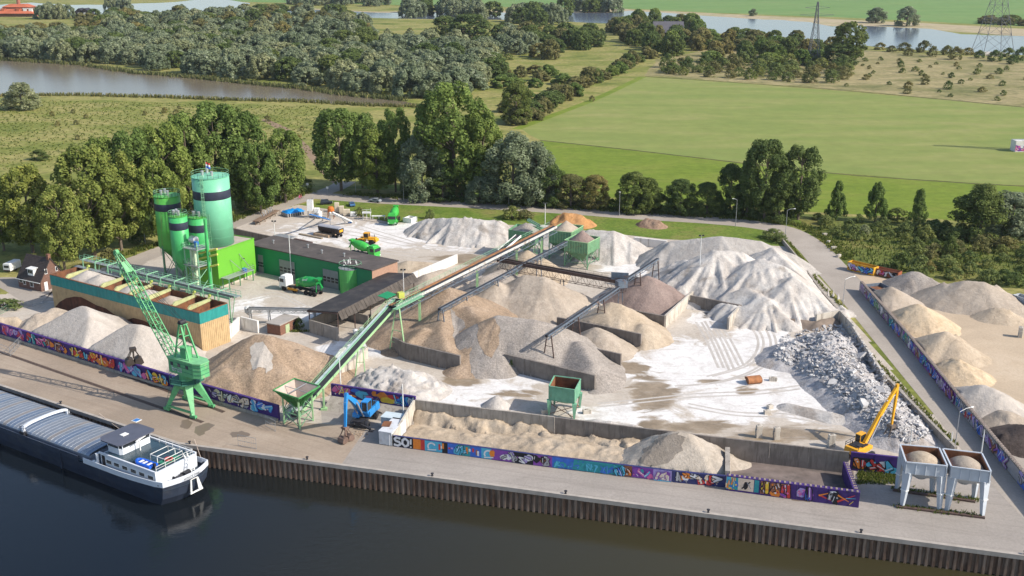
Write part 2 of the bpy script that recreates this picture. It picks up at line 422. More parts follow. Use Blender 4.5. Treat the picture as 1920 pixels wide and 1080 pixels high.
def yard_mat():
 m, nt, b = nodes('dusty_yard'); setc(b, (.4, .36, .3), .9, 0, .3)
 vec = coords(nt, 'world')
 at = N(nt, 'ShaderNodeAttribute', attribute_name='soil'); sep = N(nt, 'ShaderNodeSeparateColor'); nt.links.new(at.outputs['Color'], sep.inputs[0])
 base = ramp(nt, noise(nt, vec, .06, 6, .65, .6), [(.3, (.37, .32, .265)), (.5, (.45, .395, .335)), (.7, (.52, .465, .40))])
 f2 = noise(nt, vec, .35, 6, .72, 1.2)
 base = mix(nt, ramp(nt, f2, [(.5, 0.0), (.72, .8)]), base, (.34, .275, .215))
 def mask(ch, off, w, nz):
  a = N(nt, 'ShaderNodeMath', operation='MULTIPLY_ADD'); nt.links.new(nz, a.inputs[0]); a.inputs[1].default_value = w * 2.4; nt.links.new(sep.outputs[ch], a.inputs[2])
  h_ = N(nt, 'ShaderNodeMath', operation='MULTIPLY'); nt.links.new(a.outputs[0], h_.inputs[0]); h_.inputs[1].default_value = .4
  return ramp(nt, h_.outputs[0], [(off * .4, 0.0), (off * .4 + .08, 1.0)])
 n1 = noise(nt, vec, .13, 7, .62, 1.5); n2 = noise(nt, coords(nt, 'world', (.6, 1.3, 1)), .16, 6, .6, .9); n3 = noise(nt, vec, .5, 6, .75, .5)
 w = ramp(nt, noise(nt, vec, .25, 6, .7, 1.0), [(.3, (.52, .485, .455)), (.5, (.64, .615, .59)), (.7, (.71, .69, .675))])
 c = mix(nt, mask(0, 1.34, .75, n1), base, w)
 kw = mask(1, 1.5, .75, n2)
 br = ramp(nt, noise(nt, vec, .3, 5, .6), [(.35, (.205, .155, .10)), (.65, (.31, .24, .165))])
 c = mix(nt, kw, c, br)
 c = mix(nt, mask(2, 1.6, .8, n3), c, (.17, .15, .13))
 tr = noise(nt, coords(nt, 'world', (.35, 1.6, 1)), .22, 5, .6, 2.2)
 c = mix(nt, ramp(nt, tr, [(.56, 0.0), (.66, .45)]), c, (.40, .355, .31))
 f3 = noise(nt, vec, 1.8, 4, .7); c = mix(nt, 1.0, c, ramp(nt, f3, [(.3, (.88, .88, .88)), (.7, (1.12, 1.12, 1.12))]), 'MULTIPLY')
 nt.links.new(c, b.inputs['Base Color'])
 rr = ramp(nt, kw, [(0, .95), (1, .45)]); nt.links.new(rr, b.inputs['Roughness'])
 bump(nt, b, f3, .35, .12)
 return m
M_yard = yard_mat()
YARD = [(-60, 700), (-60, 560), (60, 545), (230, 490), (330, 452), (440, 428), (500, 398), (560, 384), (640, 392), (720, 410), (780, 415), (960, 418), (1105, 430), (1240, 446), (1470, 460), (1520, 500), (1600, 600), (1700, 730), (1830, 860), (1660, 900), (1400, 890), (1100, 860), (740, 825), (640, 830), (500, 820), (300, 730), (0, 650)]
W0, W1, W2 = 0, 1, 2
blobs = [(1300, 690, 130, 60, 0, 1), (1430, 620, 70, 60, 0, .95), (1230, 700, 70, 30, 0, .9), (900, 735, 130, 22, 0, .85), (1010, 705, 110, 20, 0, .8), (1380, 760, 130, 36, 0, .9), (1180, 775, 120, 24, 0, .85), (1520, 745, 90, 50, 0, .9), (860, 765, 90, 20, 0, .85),
  (1440, 705, 60, 25, 0, 1), (1370, 665, 60, 40, 0, .9), (740, 440, 170, 30, 0, .85), (620, 440, 130, 22, 0, .7), (560, 425, 60, 10, 0, .5), (560, 590, 90, 16, 0, .85), (470, 570, 50, 26, 0, .6), (650, 660, 70, 22, 0, .95), (700, 655, 40, 20, 0, .9), (1180, 500, 60, 22, 0, .9), (1240, 500, 60, 18, 0, .8), (1330, 600, 50, 18, 0, .8), (860, 465, 90, 10, 0, .5), (90, 560, 40, 12, 0, .45),
  (1225, 740, 60, 50, 1, .95), (1180, 690, 50, 14, 1, .9), (860, 716, 50, 12, 1, 1), (975, 738, 70, 9, 1, .95), (1290, 800, 150, 16, 1, .95), (1480, 815, 130, 20, 1, 1), (1400, 735, 30, 14, 1, .8), (880, 487, 110, 12, 1, .9), (1180, 655, 30, 14, 1, .8), (1470, 590, 60, 14, 1, .8), (1330, 715, 50, 6, 1, .8), (1120, 720, 40, 10, 1, .8), (1090, 805, 60, 8, 1, .7),
  (1340, 590, 40, 14, 2, .8), (1310, 620, 40, 12, 2, .5), (490, 530, 60, 14, 2, .45), (1480, 600, 60, 10, 2, .8), (600, 560, 40, 8, 2, .4)]
yard_sheet('yard_ground', YARD, .8, .02, M_yard, blobs)
sheet('quay_apron', None, .024, M_apron_w, pts=[(QL.x, QL.y), (QB.x, QB.y), G(640, 871).xy[:], G(690, 800).xy[:], G(520, 790).xy[:], G(0, 632).xy[:], G(-300, 545).xy[:]])
qc = G(640, 871)
sheet('quay_pavement', None, .0225, M_apron_e, pts=[(qc.x - 3, qc.y + .7), (QR.x, QR.y), (QR.x, QR.y + 70), G(2000, 900).xy[:], G(1850, 850).xy[:], G(1640, 900).xy[:], G(1100, 850).xy[:], G(720, 800).xy[:], G(600, 745).xy[:]])
M_puddle = water_mat('puddle', (.17, .13, .095), .3, .5, (1, 1, 1), None, .05)
for i, pp_ in enumerate(([(338, 790), (352, 786), (362, 794), (350, 804), (338, 802)], [(368, 800), (390, 792), (402, 798), (392, 806), (376, 818), (366, 812)], [(430, 812), (452, 808), (470, 814), (460, 820), (436, 820)], [(1480, 930), (1520, 936), (1516, 942), (1484, 938)])): sheet('puddle', wavy(pp_, 1.5, 3, i), .028, M_puddle)
def ribbon(name, px, width, z, m, kind='structure'):
 c = [Vector(Gxy(*p)) for p in px]; cc = []
 for i in range(len(c) - 1):                       # Catmull-Rom through the survey points
  p0, p1, p2, p3 = c[max(0, i - 1)], c[i], c[i + 1], c[min(len(c) - 1, i + 2)]
  for k in range(6):
   t = k / 6; cc.append(.5 * ((2 * p1) + (p2 - p0) * t + (2 * p0 - 5 * p1 + 4 * p2 - p3) * t * t + (3 * p1 - p0 - 3 * p2 + p3) * t ** 3))
 cc.append(c[-1]); L = []; Rr = []
 for i, p in enumerate(cc):
  d = (cc[min(i + 1, len(cc) - 1)] - cc[max(i - 1, 0)]).normalized(); n = Vector((-d.y, d.x)); w = width(i / (len(cc) - 1)) if callable(width) else width
  L.append(p + n * w / 2); Rr.append(p - n * w / 2)
 n = len(cc); me = bpy.data.meshes.new(name)
 me.from_pydata([(p.x, p.y, z) for p in L + Rr], [], [(i, i + n, i + n + 1, i + 1) for i in range(n - 1)]); me.materials.append(m); me.update()
 o = bpy.data.objects.new(name, me); COL.objects.link(o); o['kind'] = kind
 return cc
M_track = road_mat('tyre_track_dust', (.46, .42, .38), (.36, .315, .27), (.54, .51, .48), .3)
for pt_ in ([(1398, 588), (1436, 612), (1450, 650), (1424, 690), (1350, 716), (1270, 724)], [(1380, 592), (1416, 618), (1426, 650), (1400, 684), (1330, 706)], [(1310, 604), (1330, 640), (1352, 690)], [(1326, 602), (1348, 640), (1372, 694)], [(1342, 604), (1364, 636), (1390, 686)], [(1290, 760), (1380, 776), (1480, 780), (1560, 796)], [(1120, 760), (1200, 752), (1300, 742), (1420, 736), (1500, 726)], [(560, 425), (660, 438), (760, 458), (860, 470), (940, 476)], [(480, 432), (580, 420), (660, 424), (720, 440), (800, 464)], [(520, 428), (620, 444), (700, 468), (780, 478)], [(470, 560), (520, 552), (560, 570), (600, 590)]):
 TZ = globals().get('TZ', 0); st_ = abs(pt_[-1][0] - pt_[0][0]) < 130 and abs(pt_[-1][1] - pt_[0][1]) > 60
 for o_ in (-1, 1): TZ += 1; ribbon('tyre_track', [(x + o_ * 5 * st_, y + o_ * 3.2 * (not st_)) for x, y in pt_], .6, .0205 + TZ * .0003, M_track)
sheet('grass_verge', [(560, 384), (640, 368), (760, 374), (950, 393), (1150, 408), (1400, 424), (1468, 436), (1500, 470), (1470, 462), (1240, 448), (1105, 433), (960, 422), (780, 416), (735, 418), (640, 396)], .026, M_verge)
ribbon('access_road', [(585, 366), (660, 372), (760, 378), (900, 385), (1050, 394), (1200, 405), (1330, 413), (1420, 422), (1475, 434), (1520, 462), (1560, 505), (1612, 562), (1680, 640), (1745, 715), (1815, 795), (1880, 872), (1990, 985)], lambda t: 9.8, .034, M_road)
ribbon('side_road', [(250, 490), (360, 448), (450, 415), (520, 388), (590, 366), (630, 352), (650, 340)], 7.5, .030, M_road)
ribbon('lane', [(-80, 535), (20, 530), (80, 556), (150, 540), (250, 490)], 9, .028, M_road)
sheet('sand_yard', [(1600, 505), (1660, 522), (1760, 530), (2100, 590), (2300, 900), (1960, 900), (1890, 840), (1790, 720), (1690, 610), (1622, 535), (1590, 520)], .029, M_sandyard)
sheet('far_verge', [(640, 352), (760, 358), (1000, 378), (1200, 392), (1360, 405), (1460, 420), (1530, 455), (1560, 480), (1700, 440), (1500, 400), (1150, 375), (1000, 360), (700, 345)], .008, M_verge)
sheet('scrub_ground', [(1490, 400), (1800, 418), (2100, 400), (2300, 560), (1960, 545), (1760, 528), (1660, 520), (1600, 505), (1560, 488), (1530, 450)], .010, M_scrubground)
M_ditch = ground_mat('ditch_weeds', [(.05, .06, .02), (.12, .11, .045)], .2, None, fine=.5)
sheet('mown_field', wavy([(972, 240), (1120, 185), (1205, 144), (1380, 156), (1600, 172), (1920, 202), (2200, 226), (2200, 356), (1920, 348), (1700, 335), (1540, 322), (1350, 300), (1180, 280), (1010, 262)], 1.2, 4, 3), .02, M_field)
sheet('pasture', [(1012, 263), (1180, 281), (1350, 301), (1540, 323), (1700, 336), (1920, 349), (2200, 357), (2200, 420), (1900, 425), (1750, 410), (1500, 396), (1300, 380), (1060, 365), (1040, 320)], .022, M_pasture)
ribbon('ditch', [(1012, 263), (1180, 281), (1350, 301), (1540, 323), (1700, 336), (1920, 349), (2200, 357)], 1.6, .032, M_ditch)
ribbon('field_edge', [(1210, 143), (1380, 155), (1600, 171), (1920, 201), (2200, 228)], 2.4, .032, M_ditch)
ribbon('field_edge', [(968, 242), (1040, 215), (1120, 184), (1205, 144)], 5, .034, M_pasture)
sheet('heath', wavy([(1230, 112), (1330, 92), (1500, 88), (1640, 96), (1760, 104), (1900, 110), (2300, 120), (2300, 238), (1920, 200), (1600, 170), (1380, 154), (1210, 142)], 1.5, 5, 4), .012, M_heath)
sheet('pond_water', wavy([(-120, 108), (60, 116), (150, 122), (260, 138), (330, 143), (470, 158), (560, 166), (640, 178), (760, 190), (790, 198), (700, 197), (620, 194), (560, 189), (420, 187), (330, 183), (240, 179), (150, 177), (-120, 180)], .9, 5, 5), .03, M_pond)
sheet('far_field', wavy([(-400, -20), (2400, -20), (2400, 52), (1920, 50), (1700, 38), (1500, 30), (1290, 22), (1180, 16), (900, 12), (560, 6), (200, -4), (-400, -4)], 1.0, 5, 6), .04, M_farfield)
sheet('far_bank', wavy([(480, 10), (700, 22), (1000, 20), (1170, 17), (1290, 23), (1500, 33), (1700, 42), (1920, 54), (2400, 58), (2400, 72), (1920, 68), (1740, 56), (1500, 46), (1290, 32), (1150, 30), (700, 26)], .8, 4, 7), .05, M_sandbank)
sheet('river_water', wavy([(340, 8), (480, 14), (620, 20), (720, 24), (900, 24), (1140, 24), (1180, 20), (1290, 27), (1400, 35), (1470, 38), (1520, 42), (1560, 50), (1600, 48), (1740, 54), (1800, 64), (1920, 68), (2200, 72), (2200, 118), (1960, 106), (1850, 100), (1700, 92), (1580, 82), (1480, 74), (1340, 62), (1220, 48), (1140, 44), (1000, 38), (850, 36), (700, 34), (520, 28), (350, 24)], .8, 4, 8), .06, M_river)
sheet('old_river_water', wavy([(-200, 8), (0, 9), (60, 5), (110, 8), (125, 9), (200, 9), (330, 4), (400, -4), (470, 6), (460, 14), (400, 20), (340, 22), (220, 25), (140, 29), (60, 27), (-200, 30)], .6, 4, 9), .062, M_river)
sheet('track', None, .016, M_soil, pts=[Gxy(*p) for p in [(498, 222), (540, 240), (580, 275), (620, 330), (640, 345), (625, 345), (600, 322), (566, 280), (525, 245), (490, 225)]])
# ---------------------------------------------------------------- walls
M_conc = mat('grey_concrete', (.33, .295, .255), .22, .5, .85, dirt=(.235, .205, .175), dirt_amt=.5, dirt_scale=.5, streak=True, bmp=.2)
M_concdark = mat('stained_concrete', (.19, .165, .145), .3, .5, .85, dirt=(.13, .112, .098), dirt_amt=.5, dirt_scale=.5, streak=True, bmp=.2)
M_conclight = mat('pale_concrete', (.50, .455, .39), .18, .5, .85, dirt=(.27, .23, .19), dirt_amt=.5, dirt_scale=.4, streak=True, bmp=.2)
M_concwhite = mat('whitewashed_concrete', (.66, .635, .60), .12, .5, .85, dirt=(.40, .36, .31), dirt_amt=.4, dirt_scale=.4, streak=True)
M_purple = mat('purple_wall_paint', (.055, .025, .15), .25, .8, .7, dirt=(.03, .018, .075), dirt_amt=.35, dirt_scale=.5)
M_navy = mat('navy_wall_paint', (.03, .035, .12), .25, .8, .7)
def gm(name, c): return mat(name, c, .15, 2.0, .6)
PAL = {'pink': gm('pink_spray_paint', (.55, .12, .30)), 'white': gm('white_spray_paint', (.62, .62, .64)), 'cyan': gm('cyan_spray_paint', (.08, .38, .55)), 'blue': gm('blue_spray_paint', (.04, .13, .5)),
 'orange': gm('orange_spray_paint', (.65, .20, .03)), 'yellow': gm('yellow_spray_paint', (.68, .45, .04)), 'red': gm('red_spray_paint', (.5, .045, .04)), 'black': gm('black_spray_paint', (.015, .015, .02)),
 'teal': gm('teal_spray_paint', (.03, .26, .30)), 'violet': gm('violet_spray_paint', (.20, .06, .32)), 'green': gm('green_spray_paint', (.10, .32, .10)), 'brown': gm('brown_spray_paint', (.25, .10, .06)), 'cream': gm('cream_spray_paint', (.62, .50, .40)), 'grey': gm('grey_spray_paint', (.28, .28, .30)), 'lilac': gm('lilac_spray_paint', (.35, .28, .55))}
PALN = list(PAL)
class Board:
 """paint laid on a wall face: flat patches, each layer a few millimetres proud of the last"""
 def __init__(s, a, b, n, z0, z1):
  s.a, s.b, s.n, s.z0, s.z1 = Vector((a.x, a.y, 0)), Vector((b.x, b.y, 0)), n, z0, z1
  s.L = (s.b - s.a).length; s.H = z1 - z0; s.mb = MB(); s.k = 0
 def pt(s, u, v): return s.a + (s.b - s.a) * (u / s.L) + Vector((0, 0, s.z0 + v)) + s.n * (.006 + s.k * .0012)
 def poly(s, uv, c):
  s.k += 1; ar = sum(uv[i][0] * uv[(i + 1) % len(uv)][1] - uv[(i + 1) % len(uv)][0] * uv[i][1] for i in range(len(uv)))
  uv = [(min(s.L, max(0, u)), min(s.H - .03, max(.03, v))) for u, v in (uv if ar > 0 else uv[::-1])]
  s.mb.add([s.pt(u, v) for u, v in uv], [tuple(range(len(uv)))], PALN.index(c))
 def rect(s, u0, u1, c, v0=None, v1=None): s.poly([(u0, v0 if v0 is not None else .03), (u1, v0 if v0 is not None else .03), (u1, v1 if v1 is not None else s.H), (u0, v1 if v1 is not None else s.H)], c)
 def stroke(s, p, q, w, c, w2=None):
  w2 = w if w2 is None else w2
  d = Vector((q[0] - p[0], q[1] - p[1]))
  if d.length < 1e-4: return
  d.normalize(); nx, ny = -d.y, d.x
  s.poly([(p[0] + nx * w / 2, p[1] + ny * w / 2), (p[0] - nx * w / 2, p[1] - ny * w / 2), (q[0] - nx * w2 / 2 + d.x * w * .3, q[1] - ny * w2 / 2 + d.y * w * .3), (q[0] + nx * w2 / 2 + d.x * w * .3, q[1] + ny * w2 / 2 + d.y * w * .3)], c)
 def blob(s, u, v, ru, rv, c, rng, n=9):
  a0 = rng.random() * 6.28
  s.poly([(u + ru * rng.uniform(.7, 1.15) * math.cos(a0 + 2 * PI * i / n), v + rv * rng.uniform(.7, 1.15) * math.sin(a0 + 2 * PI * i / n)) for i in range(n)], c)
 def piece(s, u0, u1, cols, seed, outline='black', hi='white', v0=.12, v1=None, lw=1.0):
  """a wild-style lettering piece: cloud, outlined bent letters, highlights"""
  rng = random.Random(seed); v1 = s.H - .12 if v1 is None else v1; h = v1 - v0; vm = (v0 + v1) / 2
  for k in range(int((u1 - u0) * 1.1) + 1): s.blob(rng.uniform(u0, u1), vm + rng.uniform(-.3, .3) * h, h * .38, h * .33, rng.choice(cols), rng)
  n = max(3, int((u1 - u0) / (h * .62))); cw = (u1 - u0) / n
  for i in range(n):
   uc = u0 + cw * (i + .5); pts = [(uc + rng.uniform(-.6, .6) * cw, v0 + h * rng.uniform(.02, .98)) for _ in range(rng.choice((4, 5)))]
   col = rng.choice(cols); W_ = h * .21 * lw
   for p, q in zip(pts[:-1], pts[1:]): s.stroke(p, q, W_ * 1.5, outline)
   for p, q in zip(pts[:-1], pts[1:]): s.stroke(p, q, W_, col, W_ * .6)
   s.stroke((pts[0][0], pts[0][1] + .05), (pts[1][0], pts[1][1] + .05), W_ * .25, hi)
   s.blob(uc + rng.uniform(-.4, .4) * cw, v0 + h * rng.uniform(.1, .9), h * .08, h * .08, rng.choice(cols + [hi]), rng, 6)
 def done(s, parent): return s.mb.build('graffiti', [PAL[k] for k in PALN], parent)
def wall_line(name, label, pts, h, t=.5, m=None, seg=1.8, cat='wall', back=None, base=-.3, hs=None, group=None):
 """a block wall whose front top edge runs through the survey points pts (world xy), thickness away from the camera"""
 mb = MB(); rng = random.Random(len(label))
 for i, (a, b) in enumerate(zip(pts[:-1], pts[1:])):
  a, b = Vector((a[0], a[1], 0)), Vector((b[0], b[1], 0)); d = (b - a); L = d.length; d.normalize(); n = Vector((d.y, -d.x, 0))
  ref = back if back is not None else -1
  if n.y * ref < 0: n = -n           # n points to the camera side (or away with back=1)
  if back is None and n.y > 0: n = -n
  k = max(1, round(L / seg))
  for j in range(k):
   p, q = a + d * (L * j / k + .012), a + d * (L * (j + 1) / k - .012); o = rng.uniform(-.02, .012)
   f, g = -n * (0 - o), -n * t
   h0 = h if hs is None else hs[0] + (hs[1] - hs[0]) * (j / k); h1 = h if hs is None else hs[0] + (hs[1] - hs[0]) * ((j + 1) / k)
   vs = [p - f * -1, q - f * -1, q + g, p + g]; vs = [p + n * o, q + n * o, q + g, p + g]
   V = [(v.x, v.y, base) for v in vs] + [(vs[0].x, vs[0].y, h0), (vs[1].x, vs[1].y, h1), (vs[2].x, vs[2].y, h1), (vs[3].x, vs[3].y, h0)]
   nb = Vector(V[1]) - Vector(V[0]); fl = nb.cross(Vector(V[3]) - Vector(V[0])).z
   F = [(3, 2, 1, 0), (4, 5, 6, 7), (0, 1, 5, 4), (1, 2, 6, 5), (2, 3, 7, 6), (3, 0, 4, 7)]
   if fl < 0: F = [tuple(reversed(f_)) for f_ in F]
   mb.add(V, F)
 o = mb.build(name, m or M_conc); tag(o, label, cat, group)
 return o
WALLS = {}; WH = {'bay0': 2.6, 'bayL': 3.0, 'bayR': 2.7, 'rd1': 2.8, 'rd2': 1.6, 'rd3': 1.2, 'rdg': 2.6, 'w12': 2.6}
def wpx(key, label, tops, h, t=.5, m=None, name='retaining_wall', **kw):
 pts = [Gxy(x, y, h) for x, y in tops]; WALLS[key] = pts; WH[key] = h
 return wall_line(name, label, pts, h, t, m, **kw)
def face(o_pts, i=0):
 a, b = Vector((*o_pts[i], 0)), Vector((*o_pts[i + 1], 0)); d = (b - a).normalized(); n = Vector((d.y, -d.x, 0))
 if n.y > 0: n = -n
 return a, b, n
wl = wpx('left', 'long purple graffiti wall along the quay left of the feed hopper', [(-140, 565), (0, 607), (320, 704), (520, 761)], 3.1, .55, M_purple, 'graffiti_wall', seg=5)
pl = MB(); a, b, n = face([WALLS['left'][0], WALLS['left'][3]])
for i in range(3):
 a, b, n = face(WALLS['left'], i); c1 = a + n * .35; d1 = b + n * .35
 pl.prism([(a.x + n.x * .03, a.y + n.y * .03), (b.x + n.x * .03, b.y + n.y * .03), (d1.x, d1.y), (c1.x, c1.y)], 0, .55)
pl.build('plinth', M_conc, wl)
a, b, n = face(WALLS['left'], 1); B = Board(a, b, n, .6, 3.1); L = B.L; k = L / 320.0
B.piece(2 * k, 46 * k, ['pink', 'pink', 'red', 'lilac'], 1, 'violet'); B.piece(54 * k, 92 * k, ['pink', 'teal', 'red'], 2); B.piece(94 * k, 132 * k, ['brown', 'orange', 'violet'], 3)
B.piece(141 * k, 190 * k, ['red', 'orange', 'yellow', 'cyan'], 4); B.piece(183 * k, 222 * k, ['yellow', 'orange', 'red'], 5, 'red'); B.piece(232 * k, 270 * k, ['pink', 'cyan', 'lilac'], 6, 'violet'); B.piece(276 * k, 318 * k, ['pink', 'cyan', 'yellow', 'orange'], 7)
B.done(wl)
a, b, n = face(WALLS['left'], 2); B = Board(a, b, n, .6, 3.1); L = B.L; k = L / 200.0
B.piece(4 * k, 34 * k, ['cyan', 'pink', 'orange'], 8); B.piece(72 * k, 98 * k, ['lilac', 'violet', 'cream'], 9, 'navy' if 0 else 'black'); B.piece(101 * k, 150 * k, ['white', 'grey', 'cream'], 10, 'black'); B.piece(154 * k, 190 * k, ['white', 'cyan', 'blue'], 11, 'blue')
B.done(wl)
wm = wpx('mural', 'purple and orange mural wall behind the blue excavator', [(620, 720), (778, 744)], 4.2, .5, M_purple, 'graffiti_wall', seg=4)
a, b, n = face(WALLS['mural']); B = Board(a, b, n, 1.9, 4.2); L = B.L; rng = random.Random(3)
for u, v, ru, rv, c in ((.08, .5, .05, .3, 'red'), (.14, .7, .05, .2, 'yellow'), (.2, .3, .04, .3, 'violet'), (.3, .7, .07, .2, 'blue'), (.37, .45, .08, .35, 'cyan'), (.52, .7, .035, .28, 'orange'), (.62, .6, .08, .35, 'orange'), (.68, .3, .1, .3, 'yellow'), (.74, .65, .07, .2, 'red'), (.86, .4, .08, .4, 'blue'), (.93, .6, .06, .3, 'cyan'), (.46, .3, .05, .15, 'pink'), (.25, .2, .06, .12, 'orange'), (.8, .2, .05, .15, 'white')):
 B.blob(L * u, B.H * v, L * ru, B.H * rv, c, rng, 11)
B.piece(L * .04, L * .22, ['red', 'yellow', 'pink'], 21, 'violet', lw=.7); B.piece(L * .76, L * .99, ['blue', 'cyan', 'white'], 22, lw=.7); B.done(wm)
q = G(605, 768); q2 = G(775, 800); bk = MB()
va, vb = Vector((a.x, a.y, 0)) + n * .02, Vector((b.x, b.y, 0)) + n * .02
bk.add([(q.x, q.y, 0), (q2.x, q2.y, 0), (vb.x, vb.y, 0), (va.x, va.y, 0), (va.x, va.y, 1.8), (vb.x, vb.y, 1.8)], [(0, 1, 5, 4), (1, 2, 5), (3, 0, 4), (2, 3, 4, 5), (3, 2, 1, 0)])
bo = bk.build('concrete_bank', M_conc); tag(bo, 'sloping concrete bank under the purple mural wall', 'bank')
wf = wpx('front', 'low mural wall in front of the eroded sand bay on the quay', [(736, 817), (1000, 852), (1260, 883), (1362, 893)], 2.1, .45, M_navy, 'graffiti_wall', seg=5)
a, b, n = face(WALLS['front'], 0); B = Board(a, b, n, .08, 2.1); L = B.L; H = B.H; rng = random.Random(5)
B.rect(0, L * .15, 'black'); B.rect(L * .15, L * .21, 'orange'); B.rect(L * .205, L * .235, 'red')
def glyph(B, u, w, strokes, c, lw):
 for s_ in strokes:
  for p, q in zip(s_[:-1], s_[1:]): B.stroke((u + p[0] * w, .2 + p[1] * (H - .4)), (u + q[0] * w, .2 + q[1] * (H - .4)), lw, c)
SG = [[(1, .9), (.4, 1), (.05, .78), (.25, .55), (.8, .48), (1, .22), (.6, 0), (0, .1)]]; OG = [[(.5, 1), (.1, .75), (.05, .35), (.45, 0), (.9, .25), (.95, .7), (.5, 1)]]; EX = [[(.5, 1), (.4, .4)], [(.4, .12), (.42, .02)]]
glyph(B, L * .012, L * .045, SG, 'white', .42); glyph(B, L * .068, L * .05, OG, 'white', .42); glyph(B, L * .125, L * .018, EX, 'white', .3)
for u0, u1, c in ((.235, .36, 'cyan'), (.36, .42, 'black'), (.40, .47, 'blue'), (.47, .56, 'teal'), (.56, .64, 'blue'), (.64, .71, 'cyan'), (.71, .86, 'violet'), (.86, 1, 'black')): B.rect(L * u0, L * u1, c)
def wave(u, w):
 B.blob(u, H * .3, w, H * .35, 'cyan', rng, 12);
 for t in range(7): B.stroke((u + w * math.cos(.5 + t * .45) * .9, H * .45 + H * .35 * math.sin(.5 + t * .45)), (u + w * math.cos(.95 + t * .45) * .9, H * .45 + H * .35 * math.sin(.95 + t * .45)), .28, 'white')
 B.stroke((u - w, H * .12), (u + w, H * .2), .2, 'white')
wave(L * .285, L * .03); wave(L * .69, L * .032); B.blob(L * .715, H * .55, L * .022, H * .36, 'orange', rng, 12)
for u, c in ((.335, 'red'), (.35, 'white'), (.36, 'orange'), (.405, 'red'), (.425, 'lilac'), (.53, 'orange'), (.55, 'white'), (.575, 'red'), (.60, 'brown'), (.61, 'white')): B.rect(L * u, L * (u + .014), c, H * rng.uniform(.1, .5), H * rng.uniform(.6, 1))
B.piece(L * .46, L * .535, ['teal', 'cyan', 'blue'], 31, lw=.8); B.piece(L * .78, L * .99, ['grey', 'lilac', 'white', 'violet'], 32, 'black', lw=.8); B.done(wf)
a, b, n = face(WALLS['front'], 1); B = Board(a, b, n, .08, 2.1); L = B.L; H = B.H
for u0, u1, c in ((0, .14, 'violet'), (.14, .30, 'blue'), (.30, .66, 'teal'), (.66, .72, 'brown'), (.72, .87, 'violet'), (.75 + .12, 1, 'lilac')): B.rect(L * u0, L * u1, c)
B.piece(L * .01, L * .12, ['grey', 'brown', 'black'], 33, 'black'); B.piece(L * .15, L * .64, ['teal', 'cyan', 'blue', 'teal'], 34, 'teal', 'cyan', lw=.7); B.piece(L * .66, L * .71, ['orange', 'brown'], 35); B.piece(L * .72, L * .86, ['pink', 'teal', 'violet', 'cyan'], 36, 'violet'); B.piece(L * .60, L * .67, ['cyan', 'blue'], 37)
B.rect(L * .88, L * .995, 'cyan', .05, H * .12); B.piece(L * .89, L * .995, ['cream', 'cream', 'violet'], 38, 'violet', lw=1.2); B.done(wf)
a, b, n = face(WALLS['front'], 2); B = Board(a, b, n, .08, 2.1); L = B.L
B.piece(L * .08, L * .48, ['white', 'orange', 'cyan', 'grey'], 39); B.piece(L * .46, L * .92, ['cream', 'white', 'yellow', 'red'], 40, 'black'); B.done(wf)
BH = 2.7
wb = wpx('bay', 'purple stacked block bay front at the quay before the white silos', [(1363, 892), (1613, 924)], BH, .8, M_purple, 'graffiti_wall', seg=1.6)
a, b, n = face(WALLS['bay']); B = Board(a, b, n, .1, BH); L = B.L; H = B.H; rng = random.Random(9)
for u0, u1, c in ((.0, .035, 'cyan'), (.035, .07, 'yellow'), (.07, .09, 'teal'), (.09, .21, 'cream'), (.215, .25, 'teal')): B.rect(L * u0, L * u1, c, H * .1, H * .95)
B.piece(L * .01, L * .08, ['teal', 'yellow', 'blue', 'orange'], 41, 'teal', lw=.6)
B.blob(L * .15, H * .5, L * .02, H * .3, 'black', rng); B.stroke((L * .12, H * .25), (L * .18, H * .75), .2, 'black'); B.stroke((L * .19, H * .3), (L * .16, H * .7), .15, 'grey')
for u, cs in ((.27, ['yellow', 'brown', 'orange']), (.35, ['red', 'orange', 'brown']), (.425, ['violet', 'pink', 'red'])):
 B.rect(L * (u - .008), L * (u + .062), 'brown', H * .08, H * .95); B.piece(L * u, L * (u + .055), cs, int(u * 100), 'black')
B.poly([(L * x, H * y) for x, y in ((.54, .25), (.535, .6), (.56, .85), (.60, .8), (.605, .45), (.58, .2))], 'lilac'); B.piece(L * .542, L * .6, ['pink', 'white', 'cyan'], 44, 'lilac', v0=H * .25, v1=H * .75); B.piece(L * .61, L * .64, ['violet', 'blue'], 45)
B.stroke((L * .70, H * .55), (L * .80, H * .25), .3, 'red', .1); B.stroke((L * .70, H * .5), (L * .79, H * .8), .3, 'orange', .1); B.blob(L * .81, H * .55, L * .03, H * .3, 'grey', rng); B.piece(L * .78, L * .84, ['grey', 'white', 'black'], 46)
B.stroke((L * .84, H * .25), (L * .96, H * .8), .35, 'red', .08); B.stroke((L * .84, H * .7), (L * .92, H * .35), .3, 'orange', .1); B.stroke((L * .9, H * .55), (L * .97, H * .6), .16, 'cyan', .05); B.stroke((L * .93, H * .15), (L * .955, H * .4), .1, 'yellow')
B.done(wb)
M_studs = mat('block_top_concrete', (.30, .235, .20), .2, 1.2)
def studs(pts, h, t, parent, step=.8):
 mb = MB()
 for i in range(len(pts) - 1):
  a, b, n = face(pts, i); L = (b - a).length; d = (b - a) / L
  for k in range(int(L / step)):
   for o in (.25, .6):
    c = a + d * (k * step + .4) - n * (o * t); mb.box((c.x, c.y, h + .05), (.34, .26, .12), math.atan2(d.y, d.x), taper=.8)
 mb.build('studs', M_studs, parent)
studs(WALLS['bay'], BH, .8, wb)
def side_wall(key, label, p, q, h, t, m, hs=None, name='retaining_wall', seg=1.6):
 WALLS[key] = [p, q]; return wall_line(name, label, [p, q], h, t, m, seg=seg, hs=hs)
